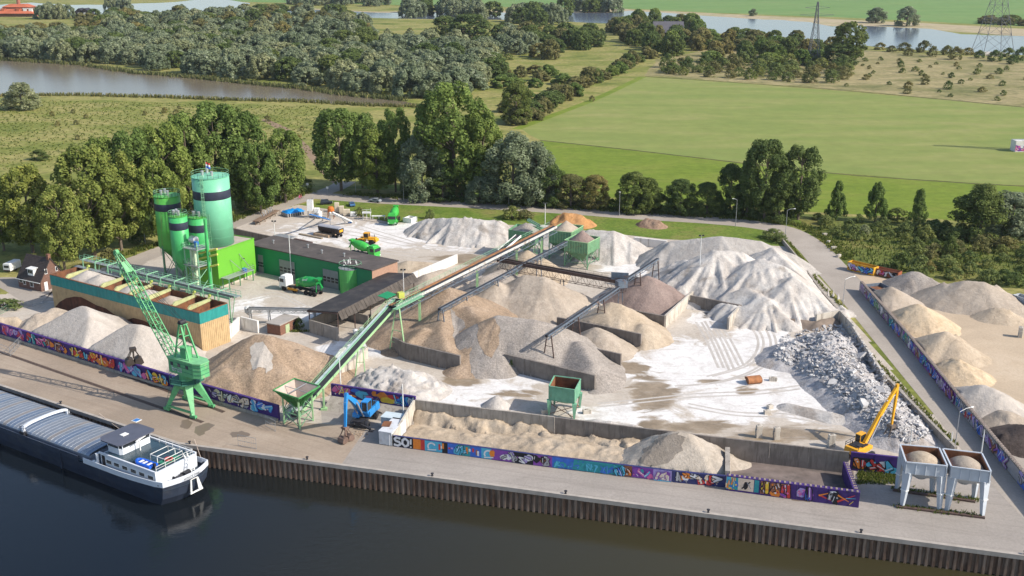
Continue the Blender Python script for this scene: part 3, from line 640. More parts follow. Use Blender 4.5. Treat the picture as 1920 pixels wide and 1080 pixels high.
P = Gxy(1590, 866, BH); Q = Gxy(1613, 923, BH); w_ = side_wall('bayR', 'purple block wall closing the dark bay on its right', (Q[0], Q[1] + .85), P, BH, .8, M_purple); studs(WALLS['bayR'], BH, .8, w_)
P = Gxy(1368, 836, 3.4); Q = Gxy(1371, 889, BH); w_ = side_wall('bayL', 'tan block wall dividing the sand bay from the dark bay', (Q[0], Q[1] + .85), (P[0], P[1] - .3), 3.2, .8, M_conc, (BH + .1, 3.3));
wk = wpx('long', 'long grey panel wall behind the sand bays', [(778, 750), (905, 766), (1039, 782)], 4.0, .35, M_conc, seg=1.5)
wk2 = wpx('long2', 'plain brown concrete wall between green hopper and yellow excavator', [(1040, 783), (1300, 815), (1593, 848)], 4.0, .4, M_concdark, seg=6)
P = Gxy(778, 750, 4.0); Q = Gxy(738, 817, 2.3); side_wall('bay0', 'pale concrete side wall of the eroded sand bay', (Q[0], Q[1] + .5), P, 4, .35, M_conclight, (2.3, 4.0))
wr = wpx('redg', 'purple wall with red lettering piece beside the white silos', [(1596, 848), (1686, 858)], 3.4, .45, M_purple, 'graffiti_wall', seg=4)
a, b, n = face(WALLS['redg']); B = Board(a, b, n, .2, 3.4); L = B.L; B.rect(L * .05, L * .93, 'black', .2, B.H * .75)
B.piece(L * .06, L * .5, ['red', 'orange', 'red', 'yellow'], 51, v1=B.H * .72, lw=1.2); B.piece(L * .42, L * .92, ['red', 'white', 'orange', 'cyan'], 52, v1=B.H * .72, lw=1.2); B.done(wr)
wpx('w1', 'dark concrete wall under the big brown gravel heap', [(735, 632), (760, 644), (862, 667.5)], 3.7, .5, M_concdark, seg=4)
wpx('w2', 'dark concrete wall with two saplings under the grey gravel heap', [(945, 664), (1115, 704.5)], 3.6, .5, M_concdark, seg=4)
wpx('w3', 'concrete wall before the tan sand heap in the yard', [(1044, 595), (1127, 611), (1202, 627)], 3.3, .5, M_concdark, seg=4)
wpx('w4', 'short concrete wall before the small tan gravel heap', [(1085, 646), (1117, 654), (1164, 664.5)], 3.1, .5, M_concdark, seg=4)
wpx('w5', 'short dark wall before the purple gravel heap', [(1165, 576), (1202, 585), (1246, 593)], 3.0, .5, M_concdark, seg=4)
wpx('w6', 'grey bay back wall between purple heap and white piles', [(1294, 554), (1389, 572.5)], 3.0, .5, M_concdark, seg=4)
wpx('w7', 'short dark wall stub under the smooth grey sand heap', [(930, 568), (962, 576), (991, 581)], 2.2, .5, M_concdark, seg=4)
wpx('w8', 'dark wall behind the purple gravel heap', [(1160, 513), (1244, 530), (1305, 542)], 3.0, .5, M_concdark, seg=4)
wpx('w9', 'white block wall at the back of the yard', [(1188, 445), (1250, 452)], 2.4, .8, M_concwhite, seg=1.6)
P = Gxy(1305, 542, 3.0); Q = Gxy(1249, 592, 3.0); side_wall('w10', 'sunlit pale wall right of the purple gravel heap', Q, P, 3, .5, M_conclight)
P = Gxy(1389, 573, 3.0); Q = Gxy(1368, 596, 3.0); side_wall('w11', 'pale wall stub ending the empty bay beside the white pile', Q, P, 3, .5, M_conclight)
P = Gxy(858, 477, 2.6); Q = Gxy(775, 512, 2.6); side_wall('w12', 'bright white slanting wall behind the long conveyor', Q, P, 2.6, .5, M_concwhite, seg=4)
def poly_wall(key, label, px, h, t, m, seg=2.4, name='retaining_wall', hs=None):
 pts = [Gxy(x, y, h) for x, y in px]; WALLS[key] = pts
 return wall_line(name, label, pts, h, t, m, seg=seg)
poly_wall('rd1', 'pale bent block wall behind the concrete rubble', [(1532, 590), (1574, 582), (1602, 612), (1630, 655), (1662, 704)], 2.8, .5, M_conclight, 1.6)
for k_, (x, y, hh) in enumerate(((1545, 606, 1.0), (1552, 604, 1.7))):
 pass
poly_wall('rd2', 'low retaining wall carrying the road beside the rubble', [(1600, 640), (1660, 705), (1715, 762), (1790, 838)], 1.6, .5, M_conc, 3)
poly_wall('rd3', 'low kerb wall between road and white sand pile', [(1468, 447), (1500, 485), (1538, 540), (1575, 582)], 1.2, .4, M_conc, 3)
gr = poly_wall('rdg', 'long graffiti block wall between road and right sand yard', [(1618, 527), (1700, 618), (1800, 738), (1920, 880), (1990, 962)], 2.6, .7, M_concdark, 1.6, 'graffiti_wall')
cl = [['lilac', 'grey', 'grey'], ['brown', 'violet', 'grey'], ['blue', 'cyan', 'grey'], ['green', 'grey', 'teal'], ['blue', 'white', 'grey'], ['brown', 'grey', 'violet'], ['teal', 'grey', 'blue'], ['red', 'grey', 'blue'], ['blue', 'lilac', 'grey']]
for i in range(4):
 a, b = Vector((*WALLS['rdg'][i], 0)), Vector((*WALLS['rdg'][i + 1], 0)); d = (b - a).normalized(); n = Vector((d.y, -d.x, 0))
 if n.x > 0: n = -n
 if (n.y > 0): off = n * .72
 else: off = n * .012
 B = Board(a + off, b + off, n, .1, 2.6)
 if (b - a).cross(Vector((0, 0, 1))).dot(n) < 0: B = Board(b + off, a + off, n, .1, 2.6)
 L = B.L; B.rect(0, L, ['grey', 'violet', 'grey', 'blue'][i], .05, 2.3)
 for j in range(int(L / 4.5)): B.piece(j * 4.5 + .2, j * 4.5 + 4.4, cl[(i * 3 + j) % 9], 60 + i * 9 + j, random.Random(j + i).choice(['black', 'violet', 'black']))
 B.done(gr)
studs(WALLS['rdg'], 2.6, .7, gr)
# ---------------------------------------------------------------- heaps
def heap_mat(name, cols, grain=1.6, amt=.22, patch=None, pscale=.12, pthr=.58):
 if name in MATS: return MATS[name]
 m, nt, b = nodes(name); setc(b, cols[0], .95, 0, .15); vec = coords(nt, 'world')
 c = ramp(nt, noise(nt, vec, .16, 6, .65, .8), [(.3 + .4 * i / max(1, len(cols) - 1), k) for i, k in enumerate(cols)])
 if patch: c = mix(nt, ramp(nt, noise(nt, vec, pscale, 4, .6, .5), [(pthr, 0.0), (pthr + .08, .9)]), c, patch)
 g = noise(nt, vec, grain, 3, .8); g2 = noise(nt, coords(nt, 'world', (1, 1, .25)), .9, 4, .7, 1.)
 c = mix(nt, 1.0, c, ramp(nt, g, [(.25, tuple([1 - amt] * 3)), (.75, tuple([1 + amt] * 3))]), 'MULTIPLY')
 c = mix(nt, 1.0, c, ramp(nt, g2, [(.3, (.9, .9, .9)), (.7, (1.08, 1.08, 1.08))]), 'MULTIPLY')
 g3 = noise(nt, vec, .7, 7, .72, 1.4); c = mix(nt, 1.0, c, ramp(nt, g3, [(.32, tuple([1 - min(amt, .11) * 1.3] * 3)), (.5, (1, 1, 1)), (.68, tuple([1 + min(amt, .11) * .7] * 3))]), 'MULTIPLY')
 nt.links.new(c, b.inputs['Base Color']); bump(nt, b, mix(nt, .5, g, g3), .9, .3)
 MATS[name] = m; return m
H_grey = heap_mat('pale_grey_sand', [(.37, .325, .285), (.43, .385, .34), (.48, .43, .385)], 1.2, .06)
H_white = heap_mat('white_crushed_stone', [(.385, .345, .31), (.47, .435, .40), (.55, .52, .485)], 1.6, .16, (.31, .27, .235), .1, .57)
H_brown = heap_mat('brown_gravel', [(.24, .175, .12), (.31, .228, .16), (.37, .28, .205)], 2.6, .4)
H_gravel = heap_mat('grey_gravel', [(.235, .205, .18), (.30, .265, .235), (.35, .31, .275)], 2.6, .36)
H_tan = heap_mat('tan_sand', [(.34, .27, .195), (.41, .33, .245), (.46, .38, .29)], 1.6, .13)
H_purple = heap_mat('purple_brown_grit', [(.21, .155, .135), (.26, .195, .17), (.30, .23, .20)], 2.0, .16)
H_smooth = heap_mat('grey_brown_sand', [(.31, .255, .20), (.37, .31, .25), (.42, .355, .29)], 1.4, .10)
H_yellow = heap_mat('yellow_sand', [(.42, .315, .20), (.50, .385, .26), (.55, .44, .31)], 1.6, .13)
H_orange = heap_mat('orange_soil', [(.36, .18, .07), (.46, .25, .11)], 1.5, .2)
H_dark = heap_mat('dark_soil', [(.06, .045, .04), (.10, .08, .07)], 1.5, .3)
H_rubble = heap_mat('grey_rubble_fines', [(.33, .31, .31), (.42, .40, .395), (.28, .24, .21)], 2.2, .35)
def seg_hit(px, py, qx, qy, a, b):
 def cr(ax, ay, bx, by, cx, cy): return (bx - ax) * (cy - ay) - (by - ay) * (cx - ax)
 d1 = cr(px, py, qx, qy, a[0], a[1]); d2 = cr(px, py, qx, qy, b[0], b[1]); d3 = cr(a[0], a[1], b[0], b[1], px, py); d4 = cr(a[0], a[1], b[0], b[1], qx, qy)
 return (d1 * d2 < 0) & (d3 * d4 < 0)
def heap(name, label, ridges, m, slope=.66, walls=(), res=.5, rough=.12, gully=.10, seed=1, cut=None, group=None, lumps=0.0, cat='heap', flat=None, kind=None, terr=0.0, tips=0, sharp=.5, rmax=None, tipa=.8):
 """a tipped heap: the upper envelope of slopes falling at the angle of repose from its crests, held back by walls.
 crests are polylines of (pixel x, pixel y, height)"""
 segs = []
 for r in ridges:
  p = [G(x, y, h) for x, y, h in r]
  if len(p) == 1: segs.append((p[0], p[0]))
  else: segs += list(zip(p[:-1], p[1:]))
 ext = max(max(a.z, b.z) for a, b in segs) / slope * 1.25 + 2
 xs = np.arange(min(min(a.x, b.x) for a, b in segs) - ext, max(max(a.x, b.x) for a, b in segs) + ext, res)
 ys = np.arange(min(min(a.y, b.y) for a, b in segs) - ext, max(max(a.y, b.y) for a, b in segs) + ext, res)
 X, Y = np.meshgrid(xs, ys); H = np.full(X.shape, -5.0)
 wob = (fbm(X * .11, Y * .11, seed, 3) - .5)
 wl_ = []; wt_ = []
 for k in walls:
  p = WALLS[k]; wl_ += list(zip(p[:-1], p[1:])); wt_ += [WH.get(k, 3.0)] * (len(p) - 1)
 for a, b in segs:
  d = Vector((b.x - a.x, b.y - a.y)); L2 = d.length_squared
  t = np.clip(((X - a.x) * d.x + (Y - a.y) * d.y) / L2, 0, 1) if L2 > 1e-9 else np.zeros(X.shape)
  RX, RY = a.x + d.x * t, a.y + d.y * t; hr = a.z + (b.z - a.z) * t
  D = np.hypot(X - RX, Y - RY); ang = np.arctan2(Y - RY, X - RX)
  for (u, v) in wl_:
   wn_ = Vector((v[1] - u[1], u[0] - v[0])).normalized(); wn_ = -wn_ if wn_.y > 0 else wn_
   sh_ = -wn_ * .42 if wn_.dot(Vector((a.x - u[0], a.y - u[1]))) < 0 else Vector((0, 0))
   hit = seg_hit(X, Y, RX, RY, (u[0] + sh_.x, u[1] + sh_.y), (v[0] + sh_.x, v[1] + sh_.y))
   if hit.any():
    alt = np.full(X.shape, 1e9)
    for e, o in ((u, v), (v, u)):
     if any((abs(e[0] - w2[0]) + abs(e[1] - w2[1]) < 3.0) for s2 in wl_ for w2 in s2 if s2 != (u, v)): continue
     alt = np.minimum(alt, np.hypot(X - e[0], Y - e[1]) + np.hypot(RX - e[0], RY - e[1]))
    D = np.where(hit, np.maximum(D, alt * 1.02), D)
  D = np.sqrt(D * D + .3) - .55
  gl = (vnoise(ang * 5 + 40, D * .05, seed + 5) - .5) * gully * D + (vnoise(ang * 14 + 40, D * .12, seed + 9) - .5) * gully * .35 * D
  h = hr - slope * (D * (1 + wob * .3) + gl)
  k_ = sharp; H = np.where(np.abs(H - h) < k_, np.maximum(H, h) + (k_ - np.abs(H - h)) ** 2 / (4 * k_), np.maximum(H, h))
 rs_ = np.random.RandomState(seed); cand = np.argwhere(H > 1.6); H0 = H.copy()
 for _ in range(tips if len(cand) else 0):
  j, i = cand[rs_.randint(len(cand))]; D = np.hypot(X - X[j, i], Y - Y[j, i]); ang = np.arctan2(Y - Y[j, i], X - X[j, i]); D = D * (1 + .25 * (vnoise(ang * 3 + 50, D * .2, seed + _) - .5)) + (vnoise(ang * 9 + 50, D * .1, seed + 3 + _) - .5) * .18 * D
  H = np.maximum(H, H[j, i] + rs_.uniform(.12, tipa) - rs_.uniform(.62, .95) * D)
 H = np.where(H0 > -.5, H, H0)
 if flat: H = np.minimum(H, flat + (fbm(X * .3, Y * .3, seed + 2, 3) - .5) * .8)
 H += (fbm(X * .7, Y * .7, seed + 3, 3) - .5) * rough * 2 * np.clip(H + .2, 0, 1)
 if lumps:
  n = fbm(X * .2, Y * .2, seed + 4, 5); rg = 1 - np.abs(2 * n - 1); H += np.clip(H * .7, 0, 1) * lumps * (rg - .72) * 1.9
  H += np.clip(H * .7, 0, 1) * lumps * .5 * (fbm(X * .55, Y * .55, seed + 14, 3) - .5)
 if terr:
  q_ = H / terr + fbm(X * .09, Y * .09, seed + 21, 3) * 2.2; fr = q_ - np.floor(q_); H = np.where(H > .3, H + terr * .6 * (np.clip((fr - .72) / .2, 0, 1) - fr + .25) * np.clip(fbm(X * .07, Y * .07, seed + 22, 2) * 3 - .9, 0, 1), H)
 for (u, v), wh_ in zip(wl_, wt_):
  e = (v[0] - u[0], v[1] - u[1]); t = np.clip(((X - u[0]) * e[0] + (Y - u[1]) * e[1]) / (e[0] ** 2 + e[1] ** 2), 0, 1)
  H = np.minimum(H, wh_ * .9 + .75 * np.maximum(0, np.hypot(X - u[0] - e[0] * t, Y - u[1] - e[1] * t) - .5))
 if cut is not None: H = cut(X, Y, H)
 H = np.maximum(H, -.25)
 ny, nx = X.shape; idx = np.arange(nx * ny).reshape(ny, nx)
 mx = np.maximum.reduce([H[:-1, :-1], H[1:, :-1], H[1:, 1:], H[:-1, 1:]]); ok = mx > -.2
 q = np.stack([idx[:-1, :-1][ok], idx[:-1, 1:][ok], idx[1:, 1:][ok], idx[1:, :-1][ok]], 1)
 used = np.unique(q); rem = np.full(nx * ny, -1); rem[used] = np.arange(len(used))
 V = np.stack([X.ravel()[used], Y.ravel()[used], H.ravel()[used]], 1)
 me = bpy.data.meshes.new(name); me.from_pydata(V.tolist(), [], rem[q].tolist()); me.materials.append(m)
 me.polygons.foreach_set('use_smooth', [True] * len(me.polygons)); me.update()
 o = bpy.data.objects.new(name, me); COL.objects.link(o); tag(o, label, cat, group, kind)
 return o
def half(px1, px2, keep_y, h=0):
 """cut a heap along a line (the wall it leans on)"""
 a, b = G(*px1, h), G(*px2, h)
 def f(X, Y, H):
  s = (b.x - a.x) * (Y - a.y) - (b.y - a.y) * (X - a.x)
  return np.where(s * keep_y > 0, H, -.5)
 return f
def cuts(*fs):
 def f(X, Y, H):
  for k in fs: H = k(X, Y, H)
  return H
 return f
wallcut = half((0, 607), (520, 761), 1, 3.1)
heap('sand_heap', 'pale grey sand cone left of the rust-stained storage bins', [[(146, 571, 9.5)], [(120, 588, 7.4), (60, 620, 3)]], H_grey, .66, ('left',), seed=2, rough=.05, gully=.06)
heap('sand_heap', 'low crusted grey heap at the far left behind the purple wall', [[(96, 578, 4.6), (70, 590, 4.0)]], H_smooth, .6, ('left',), seed=3, lumps=.8)
heap('sand_heap', 'pale grey sand heap behind the fallen grab', [[(242, 607, 8.2), (262, 609, 8.0)], [(310, 650, 3.2), (340, 680, 2.2)]], H_grey, .64, ('left',), seed=4, rough=.05, gully=.08)
heap('gravel_heap', 'large brown gravel heap with pale patch behind the feed hopper', [[(480, 627, 9.2), (500, 629, 9.2)], [(420, 690, 4.8), (440, 712, 3.4)], [(560, 655, 6.4)]], H_brown, .6, ('left',), seed=5, gully=.16)
heap('sand_bank', 'cut tan sand bank at the far left edge', [[(-60, 596, 3.4), (28, 596, 3.2)]], H_tan, 1.2, (), seed=7, lumps=.7)
heap('rubble_heap', 'low white rubble heap right of the feed conveyor', [[(725, 688, 3.6), (770, 700, 3.6), (800, 712, 2.4)], [(735, 708, 2.6)]], H_white, .5, ('mural',), seed=8, lumps=.25, rough=.35, terr=1.0, res=.4, tips=26, sharp=.15)
heap('gravel_heap', 'biggest brown gravel cone beside the long conveyor', [[(838, 539, 9.8), (846, 541, 9.7)], [(840, 541, 9.5), (830, 580, 7.0), (828, 620, 5.2), (835, 650, 4.2)], [(795, 615, 5.2), (768, 640, 3.6)], [(880, 575, 7.4), (900, 600, 6.4), (885, 645, 4.3)]], H_brown, .5, ('w1', 'w2'), seed=9, gully=.07)
heap('gravel_heap', 'grey gravel ridge over the wall with two saplings', [[(935, 592, 8.8), (1000, 600, 8.4), (1030, 606, 7.6)], [(1085, 640, 5.2), (1110, 680, 4.0)]], H_gravel, .58, ('w2',), seed=10, gully=.1)
heap('sand_heap', 'smooth grey brown sand heap under the dark cross conveyor', [[(985, 516, 9.2), (1020, 520, 9.2)], [(930, 527, 8.0)], [(1075, 545, 5.5)]], H_smooth, .62, ('w3',), seed=11, gully=.12)
heap('sand_heap', 'tan sand heap right of the inclined blue conveyor', [[(1147, 567, 6.8), (1160, 570, 6.6)], [(1205, 607, 3.8)]], H_tan, .58, ('w3', 'w5'), seed=12)
heap('gravel_heap', 'small pale gravel heap with tan foot between two short walls', [[(1118, 614, 4.8), (1130, 622, 4.4)]], H_smooth, .6, ('w3', 'w4'), seed=13)
heap('grit_heap', 'purple brown grit heap in the walled bay', [[(1214, 517, 7.0), (1222, 520, 6.8)]], H_purple, .6, ('w5', 'w8', 'w10'), seed=14, gully=.07)
heap('sand_heap', 'pointed tan sand cone under the green storage bins', [[(988, 469, 7.2)]], H_tan, .62, (), seed=15)
heap('sand_heap', 'grey sand slope shaded by the long conveyor', [[(905, 520, 7.5), (940, 505, 7)]], H_gravel, .6, (), seed=16)
heap('sand_heap', 'tan sand heap between the white wall and the black shed', [[(800, 514, 4.6), (830, 505, 4.2)]], H_smooth, .55, ('w12',), seed=17)
heap('sand_heap', 'flat tan sand heap behind the white wall', [[(765, 489, 2.4), (800, 492, 2.0)]], H_tan, .4, ('w12',), seed=37)
heap('stone_heap', 'long white crushed stone pile before the roadside grass', [[(800, 410, 4.6), (850, 409, 6.0), (900, 411, 6.2), (935, 413, 6.0)], [(990, 420, 4.6), (1060, 426, 4.5)]], H_white, .75, (), seed=18, lumps=.35, gully=.45, rough=.2, tips=40, tipa=.5, sharp=.15)
heap('stone_heap', 'white crushed stone pile right of the green bins', [[(1105, 431, 6.8), (1150, 434, 7.0), (1170, 440, 6.0)]], H_white, .68, ('w9',), seed=19, lumps=.15, gully=.35, tips=10, sharp=.15)
heap('stone_heap', 'grey ridge of crushed stone along the back wall', [[(1262, 452, 6.6), (1352, 443, 9.0), (1425, 452, 7.8), (1480, 474, 5.0)], [(1256, 455, 6.4), (1240, 474, 4.0)]], heap_mat('light_grey_stone', [(.34, .31, .28), (.39, .36, .33), (.44, .41, .38)], 1.5, .12), .68, (), seed=20, gully=.3, lumps=.12, tips=16, sharp=.15)
heap('stone_heap', 'largest white stone pile with several tipped peaks', [[(1345, 470, 10.6), (1375, 470, 10.4)], [(1425, 485, 10.4), (1470, 500, 9.2)], [(1490, 518, 8.4), (1520, 545, 5.6)], [(1400, 540, 6.0), (1440, 560, 5.0)], [(1285, 487, 6.4), (1330, 525, 4.5)], [(1455, 463, 9.0), (1510, 488, 7.4)]], H_white, .62, ('rd3', 'rd1', 'w6'), res=.45, seed=21, lumps=.14, gully=.45, rough=.16, tips=120, tipa=.6, sharp=.15)
heap('rubble_heap', 'heap of broken grey concrete beside the road', [[(1560, 622, 4.4), (1545, 650, 4.2), (1590, 690, 4.2), (1640, 740, 4.0), (1690, 790, 3.2)], [(1490, 640, 3.6), (1470, 655, 2.8)]], H_rubble, .5, ('rd1', 'rd2'), seed=22, tips=20, lumps=.4, rough=.4)
heap('soil_bank', 'brown earth ledge behind the concrete rubble', [[(1478, 598, 1.2), (1530, 604, 1.4), (1560, 598, 1.3)]], mat('ledge_soil', (.20, .155, .12), .3, .6), .6, ('rd1',), seed=23, lumps=.7)
for lab, r, m_, sl in (('grey brown sand heap nearest the start of the graffiti road wall', [[(1672, 538, 4.6)]], H_smooth, .6), ('yellow sand cone second along the graffiti road wall', [[(1722, 570, 5.0), (1730, 574, 4.8)]], H_yellow, .56), ('tan sand cone third along the graffiti road wall', [[(1776, 622, 5.2), (1790, 634, 4.2)]], H_tan, .55),
      ('brown crusted sand heap fourth along the graffiti road wall', [[(1800, 678, 3.0), (1815, 684, 2.8)]], H_yellow, .5), ('pale grey sand heap fifth along the graffiti road wall', [[(1845, 722, 4.2), (1860, 728, 4.0)]], H_grey, .55),
      ('big grey sand heap at the back of the right yard', [[(1810, 527, 5.4), (1845, 529, 5.6)], [(1775, 533, 4)]], H_smooth, .5), ('small grey gravel heap beside the red skip', [[(1712, 509, 4.2), (1720, 510, 4.2)]], H_gravel, .58), ('small tan heap in front of the big grey one in the right yard', [[(1870, 577, 2.6), (1880, 578, 2.6)]], H_tan, .5),
      ('dark soil heap at the right edge beside the graffiti wall', [[(1920, 796, 3.4), (1950, 800, 3.4)]], H_dark, .55), ('brown soil heap near the end of the graffiti road wall', [[(1888, 772, 2.2)]], H_smooth, .5)):
 heap('sand_heap', lab, r, m_, sl, ('rdg',), seed=len(lab), lumps=.4 if 'crust' in lab or 'soil' in lab else .08, tips=9 if 'crust' in lab else 2)
heap('soil_heap', 'orange soil heap on the grass beside the road', [[(1060, 401, 3.6), (1085, 405, 3.0)]], H_orange, .6, (), seed=31, lumps=1.2)
heap('soil_heap', 'brown rubbish heap on the roadside grass', [[(1216, 412, 1.8), (1232, 416, 1.6)]], heap_mat('brown_rubbish', [(.20, .12, .08), (.34, .24, .17)], 1.6, .35), .5, (), seed=32, lumps=1.2, rough=.4)
heap('sand_bed', 'eroded tan sand bed in the quayside bay', [[(786, 768, 2.2), (900, 784, 2.2), (1010, 798, 2.0)], [(1020, 806, 2.1), (1180, 826, 2.0)]], H_tan, 1.3, ('long', 'long2', 'front', 'bay0'), res=.35, seed=33, lumps=.8, rough=.4, flat=1.9, terr=.9, tips=8, sharp=.15)
heap('sand_bed', 'lower tan sand bed behind the low mural wall', [[(790, 806, .8), (960, 826, .7)], [(1005, 824, 1.5), (1170, 848, 1.4)]], H_tan, .16, ('long', 'long2', 'front', 'bay0'), res=.35, seed=34, lumps=.5, rough=.3, terr=.5)
heap('sand_heap', 'grey brown sand heap in the quayside bay', [[(1262, 813, 6.0), (1290, 814, 6.0)]], heap_mat('grey_sand_dark_flank', [(.34, .29, .235), (.40, .345, .285), (.46, .40, .335)], 1.4, .12), .60, ('front', 'long2', 'bayL'), seed=35, gully=.2, lumps=.4)
fl = MB(); f4 = [Gxy(1372, 915), Gxy(1605, 940), Gxy(1600, 880), Gxy(1372, 850)]
fl.prism(f4, -.2, .06); tag(fl.build('bay_floor', mat('dark_bay_floor', (.17, .135, .12), .35, .4, .9, dirt=(.085, .075, .07), dirt_amt=.6, dirt_scale=.15)), kind='structure')
sw = MB(); sw.prism([Gxy(1600, 886), Gxy(1690, 898), Gxy(1690, 912), Gxy(1605, 906)], 0, .25)
# ---- broken concrete on the rubble heap
M_slabs = [mat('broken_concrete', (.37, .36, .36), .25, .8), mat('broken_concrete_pale', (.47, .455, .445), .2, .8), mat('broken_concrete_dark', (.27, .255, .25), .2, .8)]
rng = random.Random(77); dg = bpy.context.evaluated_depsgraph_get()
def chunk(mb, c, s, rng, flat=.45, mi=0):
 n = rng.choice((4, 5, 6)); rot = Euler((rng.uniform(-.7, .7), rng.uniform(-.7, .7), rng.uniform(0, 6.3))).to_matrix(); t = s * flat * rng.uniform(.4, 1)
 ring = [(s * rng.uniform(.55, 1.1) * math.cos(2 * PI * i / n + rng.uniform(-.3, .3)), s * rng.uniform(.4, .9) * math.sin(2 * PI * i / n)) for i in range(n)]
 vs = [Vector((x, y, -t / 2)) for x, y in ring] + [Vector((x * rng.uniform(.8, 1), y * rng.uniform(.8, 1), t / 2)) for x, y in ring]
 mb.add([rot @ v + Vector(c) for v in vs], [tuple(range(n - 1, -1, -1)), tuple(range(n, 2 * n))] + [(i, (i + 1) % n, (i + 1) % n + n, i + n) for i in range(n)], mi)
RUB = [(1445, 665), (1470, 630), (1540, 612), (1590, 606), (1625, 650), (1670, 718), (1735, 790), (1750, 815), (1700, 832), (1640, 800), (1590, 765), (1545, 720), (1490, 690)]
bpy.context.view_layer.update(); dg.update()
def on_heaps(x, y):
 hit, loc, *_ = S.ray_cast(dg, Vector((x, y, 60)), Vector((0, 0, -1)))
 return loc.z if hit else 0.0
def hitpx(px, py):
 v = (py - 540) / FPX; u = (px - 960) / FPX; d = Vector((u, CP - v * SP, -(SP + v * CP))).normalized()
 hit, loc, *_ = S.ray_cast(dg, Vector((0, 0, CAM_H)), d)
 return loc if hit else G(px, py)
def spill(name, label, poly, m, cat='sand patch'):
 vs = []; idx = {}; fs = []; st = 1.0; x0, x1 = min(p[0] for p in poly), max(p[0] for p in poly); y0, y1 = min(p[1] for p in poly), max(p[1] for p in poly); nx, ny = int((x1 - x0) / st) + 1, int((y1 - y0) / st) + 1
 def vtx(i, j):
  if (i, j) not in idx: idx[i, j] = len(vs); vs.append(hitpx(x0 + i * st, y0 + j * st) + Vector((0, 0, .05)))
  return idx[i, j]
 for i in range(nx):
  for j in range(ny):
   if inside(np.array([x0 + (i + .5) * st]), np.array([y0 + (j + .5) * st]), poly)[0]:
    q = (vtx(i, j + 1), vtx(i + 1, j + 1), vtx(i + 1, j), vtx(i, j))
    if max((vs[a] - vs[q[0]]).length for a in q) < 1.1: fs.append(q)
 m_ = MB(); m_.add(vs, fs); tag(m_.build(name, m, None, smooth=True), label, cat)
spill('sand_patch', 'pale grey sand patch on the large brown gravel heap behind the feed hopper', wavy([(474, 644), (492, 641), (503, 655), (512, 672), (512, 690), (500, 702), (496, 690), (484, 688), (474, 694), (470, 676), (468, 656)], 1.6, 3, 2), H_grey)
spill('gravel_patch', 'grey gravel streak down the biggest brown gravel cone', wavy([(846, 578), (856, 590), (870, 606), (872, 614), (862, 622), (858, 652), (852, 640), (848, 610)], 1.5, 3, 3), H_gravel, 'gravel patch')
spill('gravel_patch', 'brown gravel tongue lapping over the grey gravel ridge', wavy([(896, 606), (912, 592), (930, 598), (937, 620), (934, 646), (922, 672), (906, 664), (896, 640)], 1.5, 3, 4), H_brown, 'gravel patch')
M_damp = heap_mat('damp_sand', [(.20, .17, .14), (.26, .225, .19)], 1.5, .15)
def late_spills(): spill('sand_patch', 'dark crusted patch on the left flank of the quayside grey sand heap', wavy([(1196, 862), (1214, 836), (1240, 818), (1272, 812), (1284, 822), (1276, 846), (1262, 864), (1240, 872), (1216, 874)], 2.5, 4, 5), M_damp)
mb = MB(); k = 0
while k < 2700:
 px, py = rng.uniform(1430, 1760), rng.uniform(600, 840)
 if not inside(np.array([px]), np.array([py]), RUB)[0]: continue
 g = hitpx(px, py); z = g.z; s = rng.choice((.2, .25, .3, .4, .5, .7)) * rng.uniform(.8, 1.2)
 chunk(mb, (g.x, g.y, z + s * .12), s, rng, .5, rng.choice((0, 0, 0, 1, 1, 2))); k += 1
tag(mb.build('concrete_rubble', M_slabs), 'jumbled broken concrete lumps covering the rubble heap', 'rubble', kind='stuff')
late_spills()
for i, (px, py, s) in enumerate(((1612, 672, 1.7), (1597, 700, 1.3), (1540, 640, 1.2), (1500, 630, 1.1), (1650, 735, 1.4), (1620, 760, 1.5), (1690, 765, 1.3), (1560, 720, 1.2), (1580, 655, 1.1), (1720, 800, 1.4), (1668, 795, 1.4), (1530, 690, 1.1), (1585, 740, 1.0), (1640, 700, 1.2))):
 g = hitpx(px, py); z = g.z; c = MB(); chunk(c, (0, 0, .3), s, rng, .35)
 o = c.build('concrete_slab', M_slabs[i % 2], None, world=False); o.location = (g.x, g.y, z + .15)
 tag(o, 'large flat broken concrete slab lying on the grey rubble heap', 'slab', 'large slabs on the rubble heap')
# ---------------------------------------------------------------- plant: silos, bins, sheds, conveyors
V = Vector
P_turq = mat('turquoise_silo_paint', (.16, .47, .29), .06, .4, .4, spec=.4, dirt=(.12, .38, .22), dirt_amt=.25, dirt_scale=.25, streak=True)
P_green = mat('green_silo_paint', (.06, .39, .12), .10, .4, .42, spec=.4, dirt=(.06, .26, .07), dirt_amt=.35, dirt_scale=.3, streak=True)
P_olive = mat('weathered_green_silo_paint', (.085, .37, .06), .14, .5, .45, spec=.4, dirt=(.14, .25, .05), dirt_amt=.42, dirt_scale=.35, streak=True)
P_lime = mat('lime_cladding', (.13, .39, .035), .04, .3, .5, spec=.3)
P_dark = mat('dark_green_cladding', (.015, .21, .085), .07, .5, .5)
P_band = mat('navy_band_paint', (.028, .034, .055), .2, .8, .5)
P_steelg = mat('pale_green_steel', (.22, .44, .27), .15, 1.5, .55, dirt=(.22, .14, .07), dirt_amt=.2, dirt_scale=1.2)
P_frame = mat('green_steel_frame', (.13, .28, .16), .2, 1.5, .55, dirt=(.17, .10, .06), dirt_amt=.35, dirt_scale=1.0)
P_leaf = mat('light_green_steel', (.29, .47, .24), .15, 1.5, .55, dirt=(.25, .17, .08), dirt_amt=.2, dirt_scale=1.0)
P_galv = mat('galvanised_steel', (.36, .37, .38), .2, 1.5, .45, .4, dirt=(.22, .17, .13), dirt_amt=.25, dirt_scale=.8)
